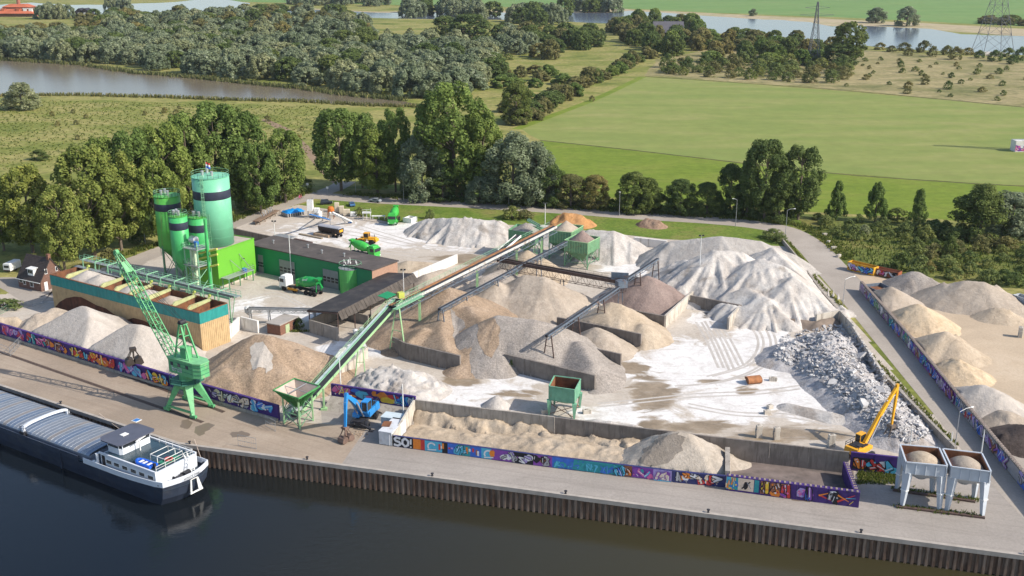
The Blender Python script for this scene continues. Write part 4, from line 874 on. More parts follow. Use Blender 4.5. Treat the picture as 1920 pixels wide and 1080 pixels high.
P_white = mat('white_paint', (.70, .70, .68), .08, 1.2, .5, dirt=(.40, .34, .28), dirt_amt=.25, dirt_scale=.7)
P_rust = mat('rusted_steel', (.20, .085, .04), .4, 1.2, .85, dirt=(.10, .045, .03), dirt_amt=.5, dirt_scale=.6, bmp=.3)
P_orust = mat('orange_rusted_cover', (.34, .155, .065), .35, 1.2, .8, dirt=(.20, .12, .07), dirt_amt=.6, dirt_scale=.6)
P_belt = mat('rubber_belt', (.035, .036, .04), .25, 1.5, .75)
P_roofdk = mat('dark_roof_felt', (.085, .072, .066), .25, .35, .85, dirt=(.12, .10, .09), dirt_amt=.4, dirt_scale=.25)
P_roofbk = mat('black_sheet_roof', (.042, .037, .037), .3, .4, .7, dirt=(.075, .063, .055), dirt_amt=.45, dirt_scale=.4, streak=False)
P_brick = mat('brown_brick', (.19, .095, .065), .25, 2.5, .85)
P_door = mat('grey_door_paint', (.26, .255, .25), .1, 1, .6)
P_glass = mat('dark_window_glass', (.025, .03, .035), .2, 1, .12, spec=.5)
P_teal = mat('teal_sheet_cladding', (.025, .24, .22), .14, .6, .5, dirt=(.03, .16, .15), dirt_amt=.4, dirt_scale=.5, streak=True)
P_tan = mat('tan_sheet_piles', (.47, .335, .18), .15, .8, .7, dirt=(.30, .18, .09), dirt_amt=.32, dirt_scale=.8, streak=True)
P_stain = mat('dark_rust_stain', (.115, .045, .025), .4, .7, .9, dirt=(.05, .024, .018), dirt_amt=.5, dirt_scale=.4, streak=True)
P_beam = mat('pale_yellow_green_steel', (.42, .43, .21), .18, 1.2, .6, dirt=(.33, .20, .09), dirt_amt=.35, dirt_scale=.6)
P_blue = mat('blue_grey_steel', (.115, .145, .185), .25, 1.2, .55, dirt=(.17, .10, .07), dirt_amt=.4, dirt_scale=.8)
P_brownst = mat('brown_steel', (.095, .06, .05), .3, 1.2, .7)
P_motor = mat('blue_motor_paint', (.04, .16, .42), .15, 1, .45)
P_yel = mat('yellow_pipe_paint', (.48, .50, .10), .15, 1, .5)
P_silver = mat('silver_steel', (.50, .51, .52), .1, 1, .35, .6)
def silo(label, c, r, z0, z1, body, roofm, band, legs=None, cone=None, filt=3, ladder=None, group=None, roof_h=.35):
 t = thing('silo', label, 'silo', (c[0], c[1], 0), 0, group)
 sh = MB(); prof = [(r, z0)]
 prof += [(r, z1)]
 if cone: prof = [(.35, z0 - cone)] + prof
 sh.lathe((c[0], c[1], 0), prof, 40); s_ = sh.build('shell', body, t, smooth=False); s_.data.polygons.foreach_set('use_smooth', [abs(p_.normal.z) < .8 for p_ in s_.data.polygons])
 for k in range(1, int((z1 - z0) / 2.4)): sm = MB(); z = z0 + 2.4 * k; sm.lathe((c[0], c[1], 0), [(r + .005, z - .02), (r + .02, z), (r + .005, z + .02)], 40); sm.build('weld_seam', body, s_);
 b = MB(); b.lathe((c[0], c[1], 0), [(r + .03, band[0]), (r + .04, band[0] + .02), (r + .04, band[1] - .02), (r + .03, band[1])], 40); b.build('band', P_band, t, smooth=True)
 rf = MB(); rf.lathe((c[0], c[1], 0), [(r + .1, z1), (r + .12, z1 + .1), (r * .5, z1 + .1 + roof_h * .6), (.3, z1 + .1 + roof_h)], 40); rr = rf.build('roof', roofm, t)
 q = MB(); q.ring_rail(c, r - .02, z1 + .1, 1.1, 22, .03); q.build('railing', P_steelg, t)
 rng = random.Random(int(r * 100))
 for k in range(filt):
  a = 2.2 + k * 1.5; x, y = c[0] + r * .42 * math.cos(a), c[1] + r * .42 * math.sin(a); f = MB()
  f.lathe((x, y, z1 + .2), [(.32, 0), (.36, .1), (.36, 1.0), (.42, 1.05), (.42, 1.3), (.12, 1.45)], 12); f.build('dust_filter', P_silver, t)
 if ladder is not None:
  la = MB(); ca, sa = math.cos(ladder), math.sin(ladder); o = V((c[0] + ca * (r + .25), c[1] + sa * (r + .25), 0)); tn = V((-sa, ca, 0)) * .28; ro = V((ca, sa, 0))
  zb = (z0 - (cone or 0)) if legs is not None else z0
  for s2 in (-1, 1): la.beam(o + tn * s2 + V((0, 0, zb)), o + tn * s2 + V((0, 0, z1 + 1)), .07)
  z = zb + .5
  while z < z1 + .8: la.beam(o - tn + V((0, 0, z)), o + tn + V((0, 0, z)), .04); z += .45
  z = zb + 2.5
  while z < z1 + 1:
   pts = [o + tn * 1.3 * math.cos(a) + ro * .75 * math.sin(a) + V((0, 0, z)) for a in [PI * i / 6 for i in range(7)]]
   for p, q2 in zip(pts[:-1], pts[1:]): la.beam(p, q2, .05)
   z += 1.1
  for a in (PI * .2, PI * .5, PI * .8):
   p = o + tn * 1.3 * math.cos(a) + ro * .75 * math.sin(a); la.beam(p + V((0, 0, zb + 2.5)), p + V((0, 0, z1 + 1)), .04)
  la.build('ladder', P_steelg, t)
 if legs is not None:
  for k in range(4):
   a = PI / 4 + k * PI / 2 + .3; g = MB(); x, y = c[0] + r * .98 * math.cos(a), c[1] + r * .98 * math.sin(a)
   g.beam((x, y, 0), (x, y, z0 + .6), .38); g.build('leg', legs, t)
  br = MB()
  for k in range(4):
   a, a2 = PI / 4 + k * PI / 2 + .3, PI / 4 + (k + 1) * PI / 2 + .3
   p, q2 = V((c[0] + r * .98 * math.cos(a), c[1] + r * .98 * math.sin(a), 0)), V((c[0] + r * .98 * math.cos(a2), c[1] + r * .98 * math.sin(a2), 0))
   h = z0 - .4
   br.beam(p + V((0, 0, h)), q2 + V((0, 0, h)), .22); br.beam(p + V((0, 0, .3)), q2 + V((0, 0, h)), .14); br.beam(q2 + V((0, 0, .3)), p + V((0, 0, h)), .14)
  br.build('bracing', legs, t)
 return t
s1 = G(405, 456, 10.2)
silo('tall turquoise silo with navy band on the lime green block', s1, 4.75, 10.25, 28.3, P_turq, P_turq, (22.7, 24.9), filt=3, ladder=-1.75, roof_h=.5)
g2 = G(328, 520); silo('weathered green silo at the back left of the silo group', g2, 3.35, 9.0, 22.6, P_olive, P_olive, (18.9, 20.8), P_frame, 3.2, 3, 2.75)
g3 = G(347, 545); silo('slim green silo in front of the silo group', g3, 2.3, 8.4, 20.0, P_green, P_olive, (16.6, 18.5), P_frame, 2.9, 3, 2.4)
g4 = G(383, 533); silo('short green silo between slim silo and turquoise silo', g4, 2.65, 9.4, 18.4, P_green, P_olive, (14.6, 16.6), P_frame, 2.8, 3, -.4)
fg = MB(); fo = V((s1.x - 1.0, s1.y + .3, 28.6)); fl_ = thing('flag', 'red white and blue flag on the turquoise silo roof', 'flag', fo)
fg.tube(fo, fo + V((0, 0, 3.4)), .05); fg.build('pole', P_galv, fl_)
for i, (nm, c_) in enumerate((('red_stripe', 'red'), ('white_stripe', 'white'), ('blue_stripe', 'blue'))):
 m_ = MB(); z = fo.z + 3.3 - i * .5; pts = [(0, 0), (.5, .15), (1.0, -.1), (1.4, .1)]
 for (a, b_), (c2, d2) in zip(pts[:-1], pts[1:]): m_.slab([fo + V((a * .8, b_, 3.3 - i * .5 - a * .3)), fo + V((c2 * .8, d2, 3.3 - i * .5 - c2 * .3)), fo + V((c2 * .8, d2 + .02, 2.8 - i * .5 - c2 * .3)), fo + V((a * .8, b_ + .02, 2.8 - i * .5 - a * .3))], .02)
 m_.build(nm, PAL[c_], fl_)
A, Bp = G(406, 470.6, 10.2), G(476, 447, 10.2); u = (Bp - A).normalized(); n_ = V((-u.y, u.x, 0)); n_ = n_ if n_.x < 0 else -n_
t = thing('plant_building', 'lime green windowless block carrying the turquoise silo', 'building', (A.x, A.y, 0)); mb = MB()
c4 = [A, Bp, Bp + n_ * 11, A + n_ * 11]; mb.prism([(p.x, p.y) for p in c4], 0, 10.05); mb.build('cladding', P_lime, t)
mb = MB(); mb.prism([(p.x, p.y) for p in c4], 10.05, 10.12); mb.build('roof', mat('pale_flat_roof', (.40, .34, .29), .2, .4), t)
mb = MB()
for a, b in zip(c4, c4[1:] + c4[:1]): mb.beam(V((a.x, a.y, 10.2)), V((b.x, b.y, 10.2)), .25, .22)
mb.build('parapet', P_lime, t)
mb = MB(); o = -n_ * .06; p0 = A + u * 9 + o; mb.beam(V((p0.x, p0.y, 6.0)), V((p0.x, p0.y, 6.0)) - n_ * .7, .12); mb.box((p0.x - n_.x * .7, p0.y - n_.y * .7, 6.0), (.3, .3, .2)); mb.build('wall_lamp', M_darksteel, t)
mb = MB(); mb.beam(A - n_ * .05 + V((0, 0, -A.z + .25)), Bp - n_ * .05 + V((0, 0, -Bp.z + .25)), .14, .5); mb.build('plinth', M_conclight, t)
pf = thing('service_platform', 'grey steel service platform in front of the lime green block', 'platform', (A.x, A.y, 0)); q0 = A - n_ * 3.2;
for k in (0.5, 4.5, 9.5):
 for d in (.2, 2.4): mb = MB(); p = q0 + u * k + n_ * d; mb.beam((p.x, p.y, 0), (p.x, p.y, 3.0), .25); mb.build('post', P_frame, pf)
mb = MB(); zz = V((0, 0, 3.05 - A.z)); mb.slab([q0 + zz, q0 + u * 10 + zz, q0 + u * 10 + n_ * 2.6 + zz, q0 + n_ * 2.6 + zz], .15); mb.build('deck', P_galv, pf)
mb = MB(); mb.rail([q0 + u * 5 + zz, q0 + u * 10 + zz, q0 + u * 10 + n_ * 2.5 + zz], 1.1, 1.2); mb.build('railing', P_galv, pf)
mb = MB(); c = q0 + u * 7.4 + n_ * 1.2 + zz; mb.lathe(c, [(.55, 0), (.6, .1), (.6, .8), (.5, .9)], 12); mb.lathe(c + V((.2, .6, 0)), [(.4, 0), (.4, .6)], 10); mb.build('pump', P_motor, pf)
mb = MB(); mb.beam(q0 + u * 4.5 + zz + n_ * 3.1 + V((0, 0, 3.6)), q0 + u * 6.5 + zz + n_ * .2, .12); mb.build('brace', P_galv, pf); mb = MB(); mb.beam(q0 + u * 8 + zz + n_ * 3.1 + V((0, 0, 4.4)), q0 + u * 9.5 + zz + n_ * .4, .12); mb.build('brace', P_galv, pf)
P1, P2 = G(478, 461, 7.3), G(697, 507, 7.3); u = (P2 - P1).normalized(); n_ = V((-u.y, u.x, 0)); n_ = n_ if n_.y > 0 else -n_; P0 = P1 - u * 3; L = (P2 - P0).length
t = thing('workshop', 'long dark green workshop with grey sectional doors and dark roof', 'building', (P0.x, P0.y, 0)); mb = MB()
c4 = [P0, P2, P2 + n_ * 10, P0 + n_ * 10]; mb.prism([(p.x, p.y) for p in c4], 0, 7.2); mb.build('wall', P_dark, t)
mb = MB(); e = .35; r4 = [P0 - u * .2 - n_ * e, P2 + u * e - n_ * e, P2 + u * e + n_ * (10 + e), P0 - u * .2 + n_ * (10 + e)]; mb.prism([(p.x, p.y) for p in r4], 7.22, 7.5); rf = mb.build('roof', P_roofdk, t)
for k in (6, 17, 24, 31):
 mb = MB(); p = P0 + u * k + n_ * (4 + k % 3); mb.lathe((p.x, p.y, 7.5), [(.2, 0), (.2, .7), (.32, .75), (.32, 1.0)], 10); mb.build('vent', P_galv, rf)
mb = MB(); q = P2 + u * .03; mb.prism([(q.x, q.y), ((q + u * .06).x, (q + u * .06).y), ((q + u * .06 + n_ * 10).x, (q + u * .06 + n_ * 10).y), ((q + n_ * 10).x, (q + n_ * 10).y)], 0, 7.15); mb.build('brick_end_wall', mat('pink_brown_brick', (.36, .22, .155), .15, 2), t)
for x0, x1 in ((370, 388), (518, 548), (604, 633)):
 if x0 == 370: ka, kb = 3.6 + .2, 3.6 + 2.4
 else:
  ka = (G(x0, 500, 4).x - P0.x) / u.x; kb = (G(x1, 507, 4).x - P0.x) / u.x
  if x0 == 604: ka += 1.2; kb += 1.2
 mb = MB(); a = P0 + u * ka - n_ * .06; b = P0 + u * kb - n_ * .06
 mb.beam(V((a.x, a.y, 2.5)), V((b.x, b.y, 2.5)), .1, 5.0); d = mb.build('door', P_door, t); mb = MB(); w = (b - a).length
 for i in range(4):
  for j in (2.0, 2.8): p = a + u * (w * (i + .5) / 4) - n_ * .03; mb.beam(V((p.x, p.y, j)) - u * (w * .09), V((p.x, p.y, j)) + u * (w * .09), .1, .5)
 mb.build('window', P_glass, d)
 mb = MB()
 for s2 in (a, b): mb.beam(V((s2.x, s2.y, 0)) - n_ * .05, V((s2.x, s2.y, 5.1)) - n_ * .05, .18)
 mb.build('frame', P_dark, d)
c = G(659, 547); t = thing('tank', 'round green tank with white pipework at the workshop corner', 'tank', c); mb = MB()
mb.lathe(c, [(2.9, 0), (2.9, 3.2), (2.95, 3.25), (2.9, 3.3), (2.9, 6.6)], 32); mb.build('shell', mat('green_tank_paint', (.10, .40, .10), .1, .5, .45), t, smooth=False)
mb = MB(); mb.lathe((c.x, c.y, 6.6), [(3.0, 0), (3.0, .12), (.3, .4)], 32); mb.build('lid', P_galv, t)
mb = MB(); mb.ring_rail(c, 2.85, 6.72, 1.1, 16, .035); mb.build('railing', P_steelg, t); mb = MB(); rng = random.Random(4)
for k in range(9): a = rng.uniform(0, 6.3); r = rng.uniform(.4, 2.3); p = V((c.x + r * math.cos(a), c.y + r * math.sin(a), 6.8)); mb.tube(p, p + V((0, 0, rng.uniform(.5, 1.8))), .11); mb.tube(p + V((0, 0, .5)), p + V((rng.uniform(-1, 1), rng.uniform(-1, 1), .6)), .09)
mb.tube((c.x, c.y, 6.8), (c.x, c.y, 9.2), .1); mb.build('pipework', P_white, t); mb = MB()
for s2 in (-.25, .25): mb.beam((c.x + 2.95, c.y - .4 + s2, 0), (c.x + 2.95, c.y - .4 + s2, 7.8), .07)
for k in range(16): mb.beam((c.x + 2.95, c.y - .65, .4 + k * .45), (c.x + 2.95, c.y - .15, .4 + k * .45), .045)
mb.build('ladder', P_steelg, t)
NL, NR, FL_, FR, NE, FE = G(576, 581, 5.2), G(633.5, 585, 6.2), G(724, 510.6, 5.2), G(776, 512.6, 6.2), G(641, 600, 4.3), G(786, 526, 4.3)
t = thing('open_shed', 'open shed with a long black sheet roof and drooping edge', 'shed', (NL.x, NL.y, 0)); mb = MB()
mb.slab([NL, NR, FR, FL_], .18); n = 26
mb.build('roof', P_roofbk, t); mb = MB()
for k in range(n):
 a, b = k / n, (k + 1) / n; d = V((0, 0, -.10 * math.sin(k * 2.1) - .05)); p, q, r, s_ = NR.lerp(FR, a), NR.lerp(FR, b - .003), NE.lerp(FE, b - .003), NE.lerp(FE, a)
 mb.slab([p + V((0, 0, .03)), q + V((0, 0, .03)), r + d, s_ + d], .09)
mb.build('drooping_roof_sheets', mat('brown_black_roof_sheet', (.085, .072, .062), .35, .8, .75), t)
mb = MB()
for k in range(6):
 f = k / 5; p = NL.lerp(FL_, f); q = NR.lerp(FR, f); mb.beam((p.x + .4, p.y, 0), (p.x + .4, p.y, p.z - .2), .22); mb.beam((q.x - .1, q.y, 0), (q.x - .1, q.y, q.z - .2), .22); mb.beam(p - V((0, 0, .35)), q - V((0, 0, .35)), .18, .3)
mb.beam(NL - V((0, 0, .3)), FL_ - V((0, 0, .3)), .2); mb.beam(NR - V((0, 0, .3)), FR - V((0, 0, .3)), .2); mb.build('frame', P_brownst, t)
w0, w1 = G(581.5, 623.6), G(635.5, 640); d = (FL_ - NL); d.z = 0; d.normalize(); mb = MB(); h = 3.2; cw = (w1 - w0); nn = V((cw.y, -cw.x, 0)).normalized()
for k in range(4): mb.beam(w0.lerp(w1, k / 4 + .004) + V((0, 0, h / 2)), w0.lerp(w1, (k + 1) / 4 - .004) + V((0, 0, h / 2)), .35, h)
mb.beam(w0 + V((0, 0, h / 2)) + d * .4, w0 + d * 30 + V((0, 0, h / 2)), .3, h); mb.beam(w1 + d * 13 + V((0, 0, h / 2)), w1 + d * 30 + V((0, 0, h / 2)), .3, h); mb.beam(w0 + d * 12 + V((0, 0, 1.2)), w1 + d * 12 + V((0, 0, 1.2)), .3, 2.4); mb.build('concrete_wall', M_conc, t)
for i, (px, py) in enumerate(((643, 640), (655, 636))):
 g = G(px, py, 0) + d * 5; mb = MB(); mb.lathe(g, [(.5, 0), (.62, .3), (.62, 1.0), (.4, 1.3), (.15, 1.35)], 10); o = mb.build('bulk_bag', P_white); tag(o, ('left' if i == 0 else 'right') + ' white bulk bag under the black shed roof', 'bag')
a, b, c, e = G(500, 605, 2.6), G(525, 609.5, 2.6), G(558, 594, 2.6), G(532, 589.5, 2.6); t = thing('hut', 'small flat roofed brick hut behind the brown gravel heap', 'hut', (b.x, b.y, 0))
mb = MB(); mb.prism([(p.x, p.y) for p in (a, b, c, e)], 0, 2.45); mb.build('wall', P_brick, t); cx = (a + b + c + e) / 4
mb = MB(); mb.prism([((p.x - cx.x) * 1.08 + cx.x, (p.y - cx.y) * 1.08 + cx.y) for p in (a, b, c, e)], 2.46, 2.7); mb.build('roof', mat('hut_roof_felt', (.34, .31, .28), .15, .8), t)
bc = (c - b); nn = V((bc.y, -bc.x, 0)).normalized(); p = b.lerp(c, .28) + nn * .04; q = b.lerp(c, .5) + nn * .04; mb = MB(); mb.beam(V((p.x, p.y, 1.0)), V((q.x, q.y, 1.0)), .1, 2.0); mb.build('door', mat('pale_green_door', (.35, .42, .25), .1), t)
p = b.lerp(c, .7) + nn * .04; q = b.lerp(c, .85) + nn * .04; mb = MB(); mb.beam(V((p.x, p.y, 1.5)), V((q.x, q.y, 1.5)), .08, .7); mb.build('window', P_glass, t)
# ---------------------------------------------------------------- long storage bins
HB = 9.1
A, Bq, Cq = G(94, 515, HB), G(374, 587.5, HB), G(420, 567.5, HB); u = (Bq - A).normalized(); v = V((-u.y, u.x, 0)); v = v if v.y > 0 else -v; L = (Bq - A).length; D = (Cq - Bq).dot(v)
def bp(s, d, z): p = A + u * s + v * d; return V((p.x, p.y, z))
t = thing('storage_bins', 'long row of rust stained tan storage bins with a teal rim', 'storage bins', bp(0, 0, 0)); mb = MB()
def corr(mb, s0, d0, s1, d1, z0, z1, pitch, dep, out):
 a, b = bp(s0, d0, 0), bp(s1, d1, 0); LL = (b - a).length; dd = (b - a) / LL; k = 0; pts = []
 while k * pitch < LL:
  for tt, o in ((0, 0), (.42, 0), (.5, dep), (.92, dep)): pts.append(a + dd * min(LL, (k + tt) * pitch) + out * o)
  k += 1
 pts.append(b); m = len(pts); mb.add([(p.x, p.y, z0) for p in pts] + [(p.x, p.y, z1) for p in pts], [(i, i + 1, i + 1 + m, i + m) for i in range(m - 1)])
ZT = HB - 2.5
corr(mb, 0, 0, L, 0, 0, ZT, .55, .07, -v); corr(mb, L, 0, L, D, 0, ZT, .55, .07, u); corr(mb, 0, D, 0, 0, 0, ZT, .55, .07, -u)
mb.quad(bp(0, D, 0), bp(0, D, ZT), bp(L, D, ZT), bp(L, D, 0)); mb.build('lower_wall', P_tan, t); mb = MB()
corr(mb, -.05, -.1, L + .05, -.1, ZT, HB, 1.35, .05, -v); corr(mb, L + .05, -.1, L + .05, D, ZT, HB, 1.35, .05, u); corr(mb, -.05, D, -.05, -.1, ZT, HB, 1.35, .05, -u)
mb.build('rim_cladding', P_teal, t); mb = MB()
mb.quad(bp(.25, .25, HB - 5), bp(.25, .25, HB), bp(L - .25, .25, HB), bp(L - .25, .25, HB - 5)); mb.quad(bp(L - .25, .25, HB - 5), bp(L - .25, .25, HB), bp(L - .25, D - .2, HB), bp(L - .25, D - .2, HB - 5)); mb.quad(bp(.25, D - .2, HB - 5), bp(L - .25, D - .2, HB - 5), bp(L - .25, D - .2, HB), bp(.25, D - .2, HB)); mb.quad(bp(.25, .25, HB - 5), bp(.25, D - .2, HB - 5), bp(.25, D - .2, HB), bp(.25, .25, HB))
mb.quad(bp(.2, .2, HB - 4.9), bp(L - .2, .2, HB - 4.9), bp(L - .2, D - .2, HB - 4.9), bp(.2, D - .2, HB - 4.9))
mb.build('inner_lining', P_rust, t); mb = MB()
mb.beam(bp(-.1, .08, HB + .05), bp(L + .1, .08, HB + .05), .4, .12); mb.beam(bp(L - .1, .28, HB + .05), bp(L - .1, D, HB + .05), .4, .12); mb.beam(bp(.1, .28, HB + .05), bp(.1, D, HB + .05), .4, .12); mb.beam(bp(.3, D - .02, HB + .05), bp(L - .3, D - .02, HB + .05), .4, .12); mb.build('top_rail', P_rust, t)
CUT = [.0, .085, .335, .43, .53, .65, .81, .905, 1.0]
for k in CUT[1:-1]:
 mb = MB(); s = L * k; mb.beam(bp(s, .3, HB - 2.5), bp(s, D - .3, HB - 2.5), .12, 4.8); pt = mb.build('partition', P_rust, t)
 mb = MB(); mb.add([bp(s - .25, .5, HB - .55), bp(s + .25, .5, HB - .55), bp(s + .25, 1.8, HB + .35), bp(s + .25, D - .3, HB + .45), bp(s - .25, D - .3, HB + .45), bp(s - .25, 1.8, HB + .35), bp(s - .25, .5, HB - .75), bp(s + .25, .5, HB - .75), bp(s + .25, D - .3, HB - .1), bp(s - .25, D - .3, HB - .1)], [(0, 1, 2, 5), (5, 2, 3, 4), (6, 0, 5, 4, 9), (1, 7, 8, 3, 2), (3, 8, 9, 4), (7, 6, 9, 8), (0, 6, 7, 1)]); mb.build('beam', P_beam, pt)
def wallpt(px, py):
 v_ = (py - 540) / FPX; u_ = (px - 960) / FPX; dr = V((u_, CP - v_ * SP, -(SP + v_ * CP))); o = V((0, 0, CAM_H)); a0 = bp(0, -.09, 0); k = (a0 - o).dot(-v) / dr.dot(-v); return o + dr * k
mb = MB(); st = [(104, 575), (112, 566), (124, 559), (140, 556), (152, 557), (164, 563), (180, 572), (198, 578), (212, 588), (224, 596), (236, 600), (250, 596), (266, 600), (280, 606), (294, 612), (306, 624), (316, 640), (310, 668), (270, 655), (230, 646), (190, 640), (150, 620), (120, 600)]
mb.add([wallpt(*p) for p in st], [tuple(range(len(st)))]); mb.build('rust_stain', P_stain, t)
for i in range(8):
 pass
def bin_fill(k, label, m, hh, seed, sk=.5):
 s0, s1 = L * CUT[k] + .2, L * CUT[k + 1] - .2; rng = random.Random(seed); nx, ny = max(8, int((s1 - s0) / .6)), 18; vs = []; fs = []
 pk = [(s0 + (s1 - s0) * f, D * g_) for f, g_ in ([(.3, .55), (.72, .5)] if s1 - s0 > 9 else [(.5, .5)])]
 for j in range(ny + 1):
  for i in range(nx + 1):
   s = s0 + (s1 - s0) * i / nx; d = .3 + (D - .6) * j / ny; h = max(hh - sk * math.hypot(s - a, d - b) for a, b in pk); vs.append(bp(s, d, max(HB - 4.8, min(HB + 2, HB + h)) + rng.uniform(-.05, .05)))
 for j in range(ny):
  for i in range(nx): q = j * (nx + 1) + i; fs.append((q, q + 1, q + nx + 2, q + nx + 1))
 mb = MB(); mb.add(vs, fs); o = mb.build('sand_fill', m, None, smooth=True); tag(o, label, 'sand')
bin_fill(1, 'pale double sand heap filling the widest storage bin', H_grey, 1.5, 1); bin_fill(2, 'small orange sand remnant in a nearly empty storage bin', H_orange, -1.6, 2); bin_fill(3, 'pale grey sand in the storage bin behind the crane boom tip', H_grey, .9, 3); bin_fill(4, 'grey sand in the storage bin crossed by the crane boom', H_grey, .7, 4); bin_fill(5, 'brown grey gravel in the storage bin nearest the two empty ones', H_smooth, .5, 5)
t = thing('conveyor_gallery', 'pale green conveyor gallery with railings behind the storage bins', 'conveyor', bp(0, D, 0)); zg = HB + 1.1; d0 = D + .3
mb = MB(); mb.slab([bp(-2, d0 + 1.6, zg), bp(-2, d0 + 3.0, zg), bp(L + 1, d0 + 3.0, zg), bp(L + 1, d0 + 1.6, zg)], .14); mb.slab([bp(-1, d0 - 1.0, zg - .9), bp(-1, d0 + .2, zg - .9), bp(L * .4, d0 + .2, zg - .9), bp(L * .4, d0 - 1.0, zg - .9)], .1); mb.build('deck', P_galv, t)
mb = MB(); mb.slab([bp(L * .22, d0 + .2, zg + .25), bp(L * .22, d0 + 1.3, zg + .25), bp(L + .5, d0 + 1.3, zg + .25), bp(L + .5, d0 + .2, zg + .25)], .15); mb.build('belt', P_belt, t)
mb = MB(); mb.beam(bp(L * .22, d0 + .1, zg), bp(L + .5, d0 + .1, zg), .12, .5); mb.beam(bp(L * .22, d0 + 1.4, zg), bp(L + .5, d0 + 1.4, zg), .12, .5); mb.beam(bp(-2, d0 + 3.05, zg - .2), bp(L + 1, d0 + 3.05, zg - .2), .12, .4); mb.build('girder', P_steelg, t)
for dd in (d0 + 1.65, d0 + 2.95): mb = MB(); mb.rail([bp(-2, dd, zg), bp(L + 1, dd, zg)], 1.1, 1.6, .035); mb.build('railing', P_steelg, t)
for k in range(11):
 mb = MB(); s = L * (k + .4) / 11; mb.beam(bp(s, d0 + 2.9, 0), bp(s, d0 + 2.9, zg), .26); mb.beam(bp(s, d0 - .3, HB - .2), bp(s, d0 - .3, zg + 1.2), .2); mb.beam(bp(s, d0 - .3, zg + 1.2), bp(s, d0 + 2.9, zg + 1.2), .16); mb.beam(bp(s, d0 + 2.9, 2), bp(s + 2, d0 + 2.9, zg), .12); mb.build('portal_frame', P_steelg, t)
for k in range(7):
 mb = MB(); s = L * CUT[k + 1]; mb.lathe(bp(s - .7, d0 - .2, zg - .3), [(.25, -.35), (.3, -.3), (.3, .3), (.25, .35)], 10, axis=u); mb.beam(bp(s - .7, d0 - .8, zg - 1.2), bp(s - .7, d0 - .2, zg), .3); mb.build('gate_drive', mat('yellow_green_drive_paint', (.42, .48, .12), .15, 2), t)
c = G(377, 552); t = thing('batching_tower', 'pale green batching tower with pipes and yellow screw conveyors', 'tower', c); ex, ey = u, v
def tp(a, b, z): p = c + ex * a + ey * b; return V((p.x, p.y, z))
for a, b in ((-2.6, -1.8), (2.2, -1.8), (2.2, 2.0), (-2.6, 2.0)): mb = MB(); mb.beam(tp(a, b, 0), tp(a, b, 13.6 if a < 0 else 14.4), .28); mb.build('post', P_steelg, t)
mb = MB(); mb.tube(tp(2.6, 1.2, 0), tp(2.6, 1.2, 20), .42, 12); mb.build('tall_pipe', P_green, t)
for z, a0 in ((8.2, -2.9), (12.6, -2.9)):
 mb = MB(); mb.slab([tp(a0, -2.2, z), tp(2.4, -2.2, z), tp(2.4, 2.2, z), tp(a0, 2.2, z)], .18); mb.build('platform', P_galv, t); mb = MB(); mb.rail([tp(2.4, 2.2, z), tp(2.4, -2.2, z), tp(a0, -2.2, z), tp(a0, 2.2, z)], 1.1, 1.3, .035); mb.build('railing', P_steelg, t)
for a in (-.8, .5): mb = MB(); mb.tube(tp(a, -1.2, 3), tp(a, -1.2, 12.5), .38, 12); mb.build('pipe', mat('pale_mint_paint', (.50, .60, .42), .08, 1), t)
for z in (6.5, 9.2, 10.6): mb = MB(); mb.tube(tp(-.6, .6, z), tp(5.4, 1.8, z + 1.9), .26, 10); mb.build('screw_conveyor', P_yel, t)
mb = MB()
for z in (2, 5): mb.beam(tp(-2.6, -1.8, z), tp(2.2, -1.8, z + 3), .14); mb.beam(tp(2.2, -1.8, z), tp(-2.6, -1.8, z + 3), .14); mb.beam(tp(2.2, -1.8, z), tp(2.2, 2, z + 3), .14); mb.beam(tp(-2.6, -1.8, z), tp(2.2, -1.8, z), .18)
mb.build('bracing', P_steelg, t)
mb = MB(); mb.lathe(tp(-1.5, .5, 14.2), [(.3, -1.1), (.95, -.9), (1.0, 0), (.95, .9), (.3, 1.1)], 18, axis=ex); mb.build('blower', P_silver, t); mb = MB(); mb.lathe(tp(.2, -.2, 13.8), [(.45, -.5), (.5, .5)], 12, axis=ex); mb.box(tp(.2, -.2, 13.1), (.9, .7, .7)); mb.build('motor', P_motor, t)
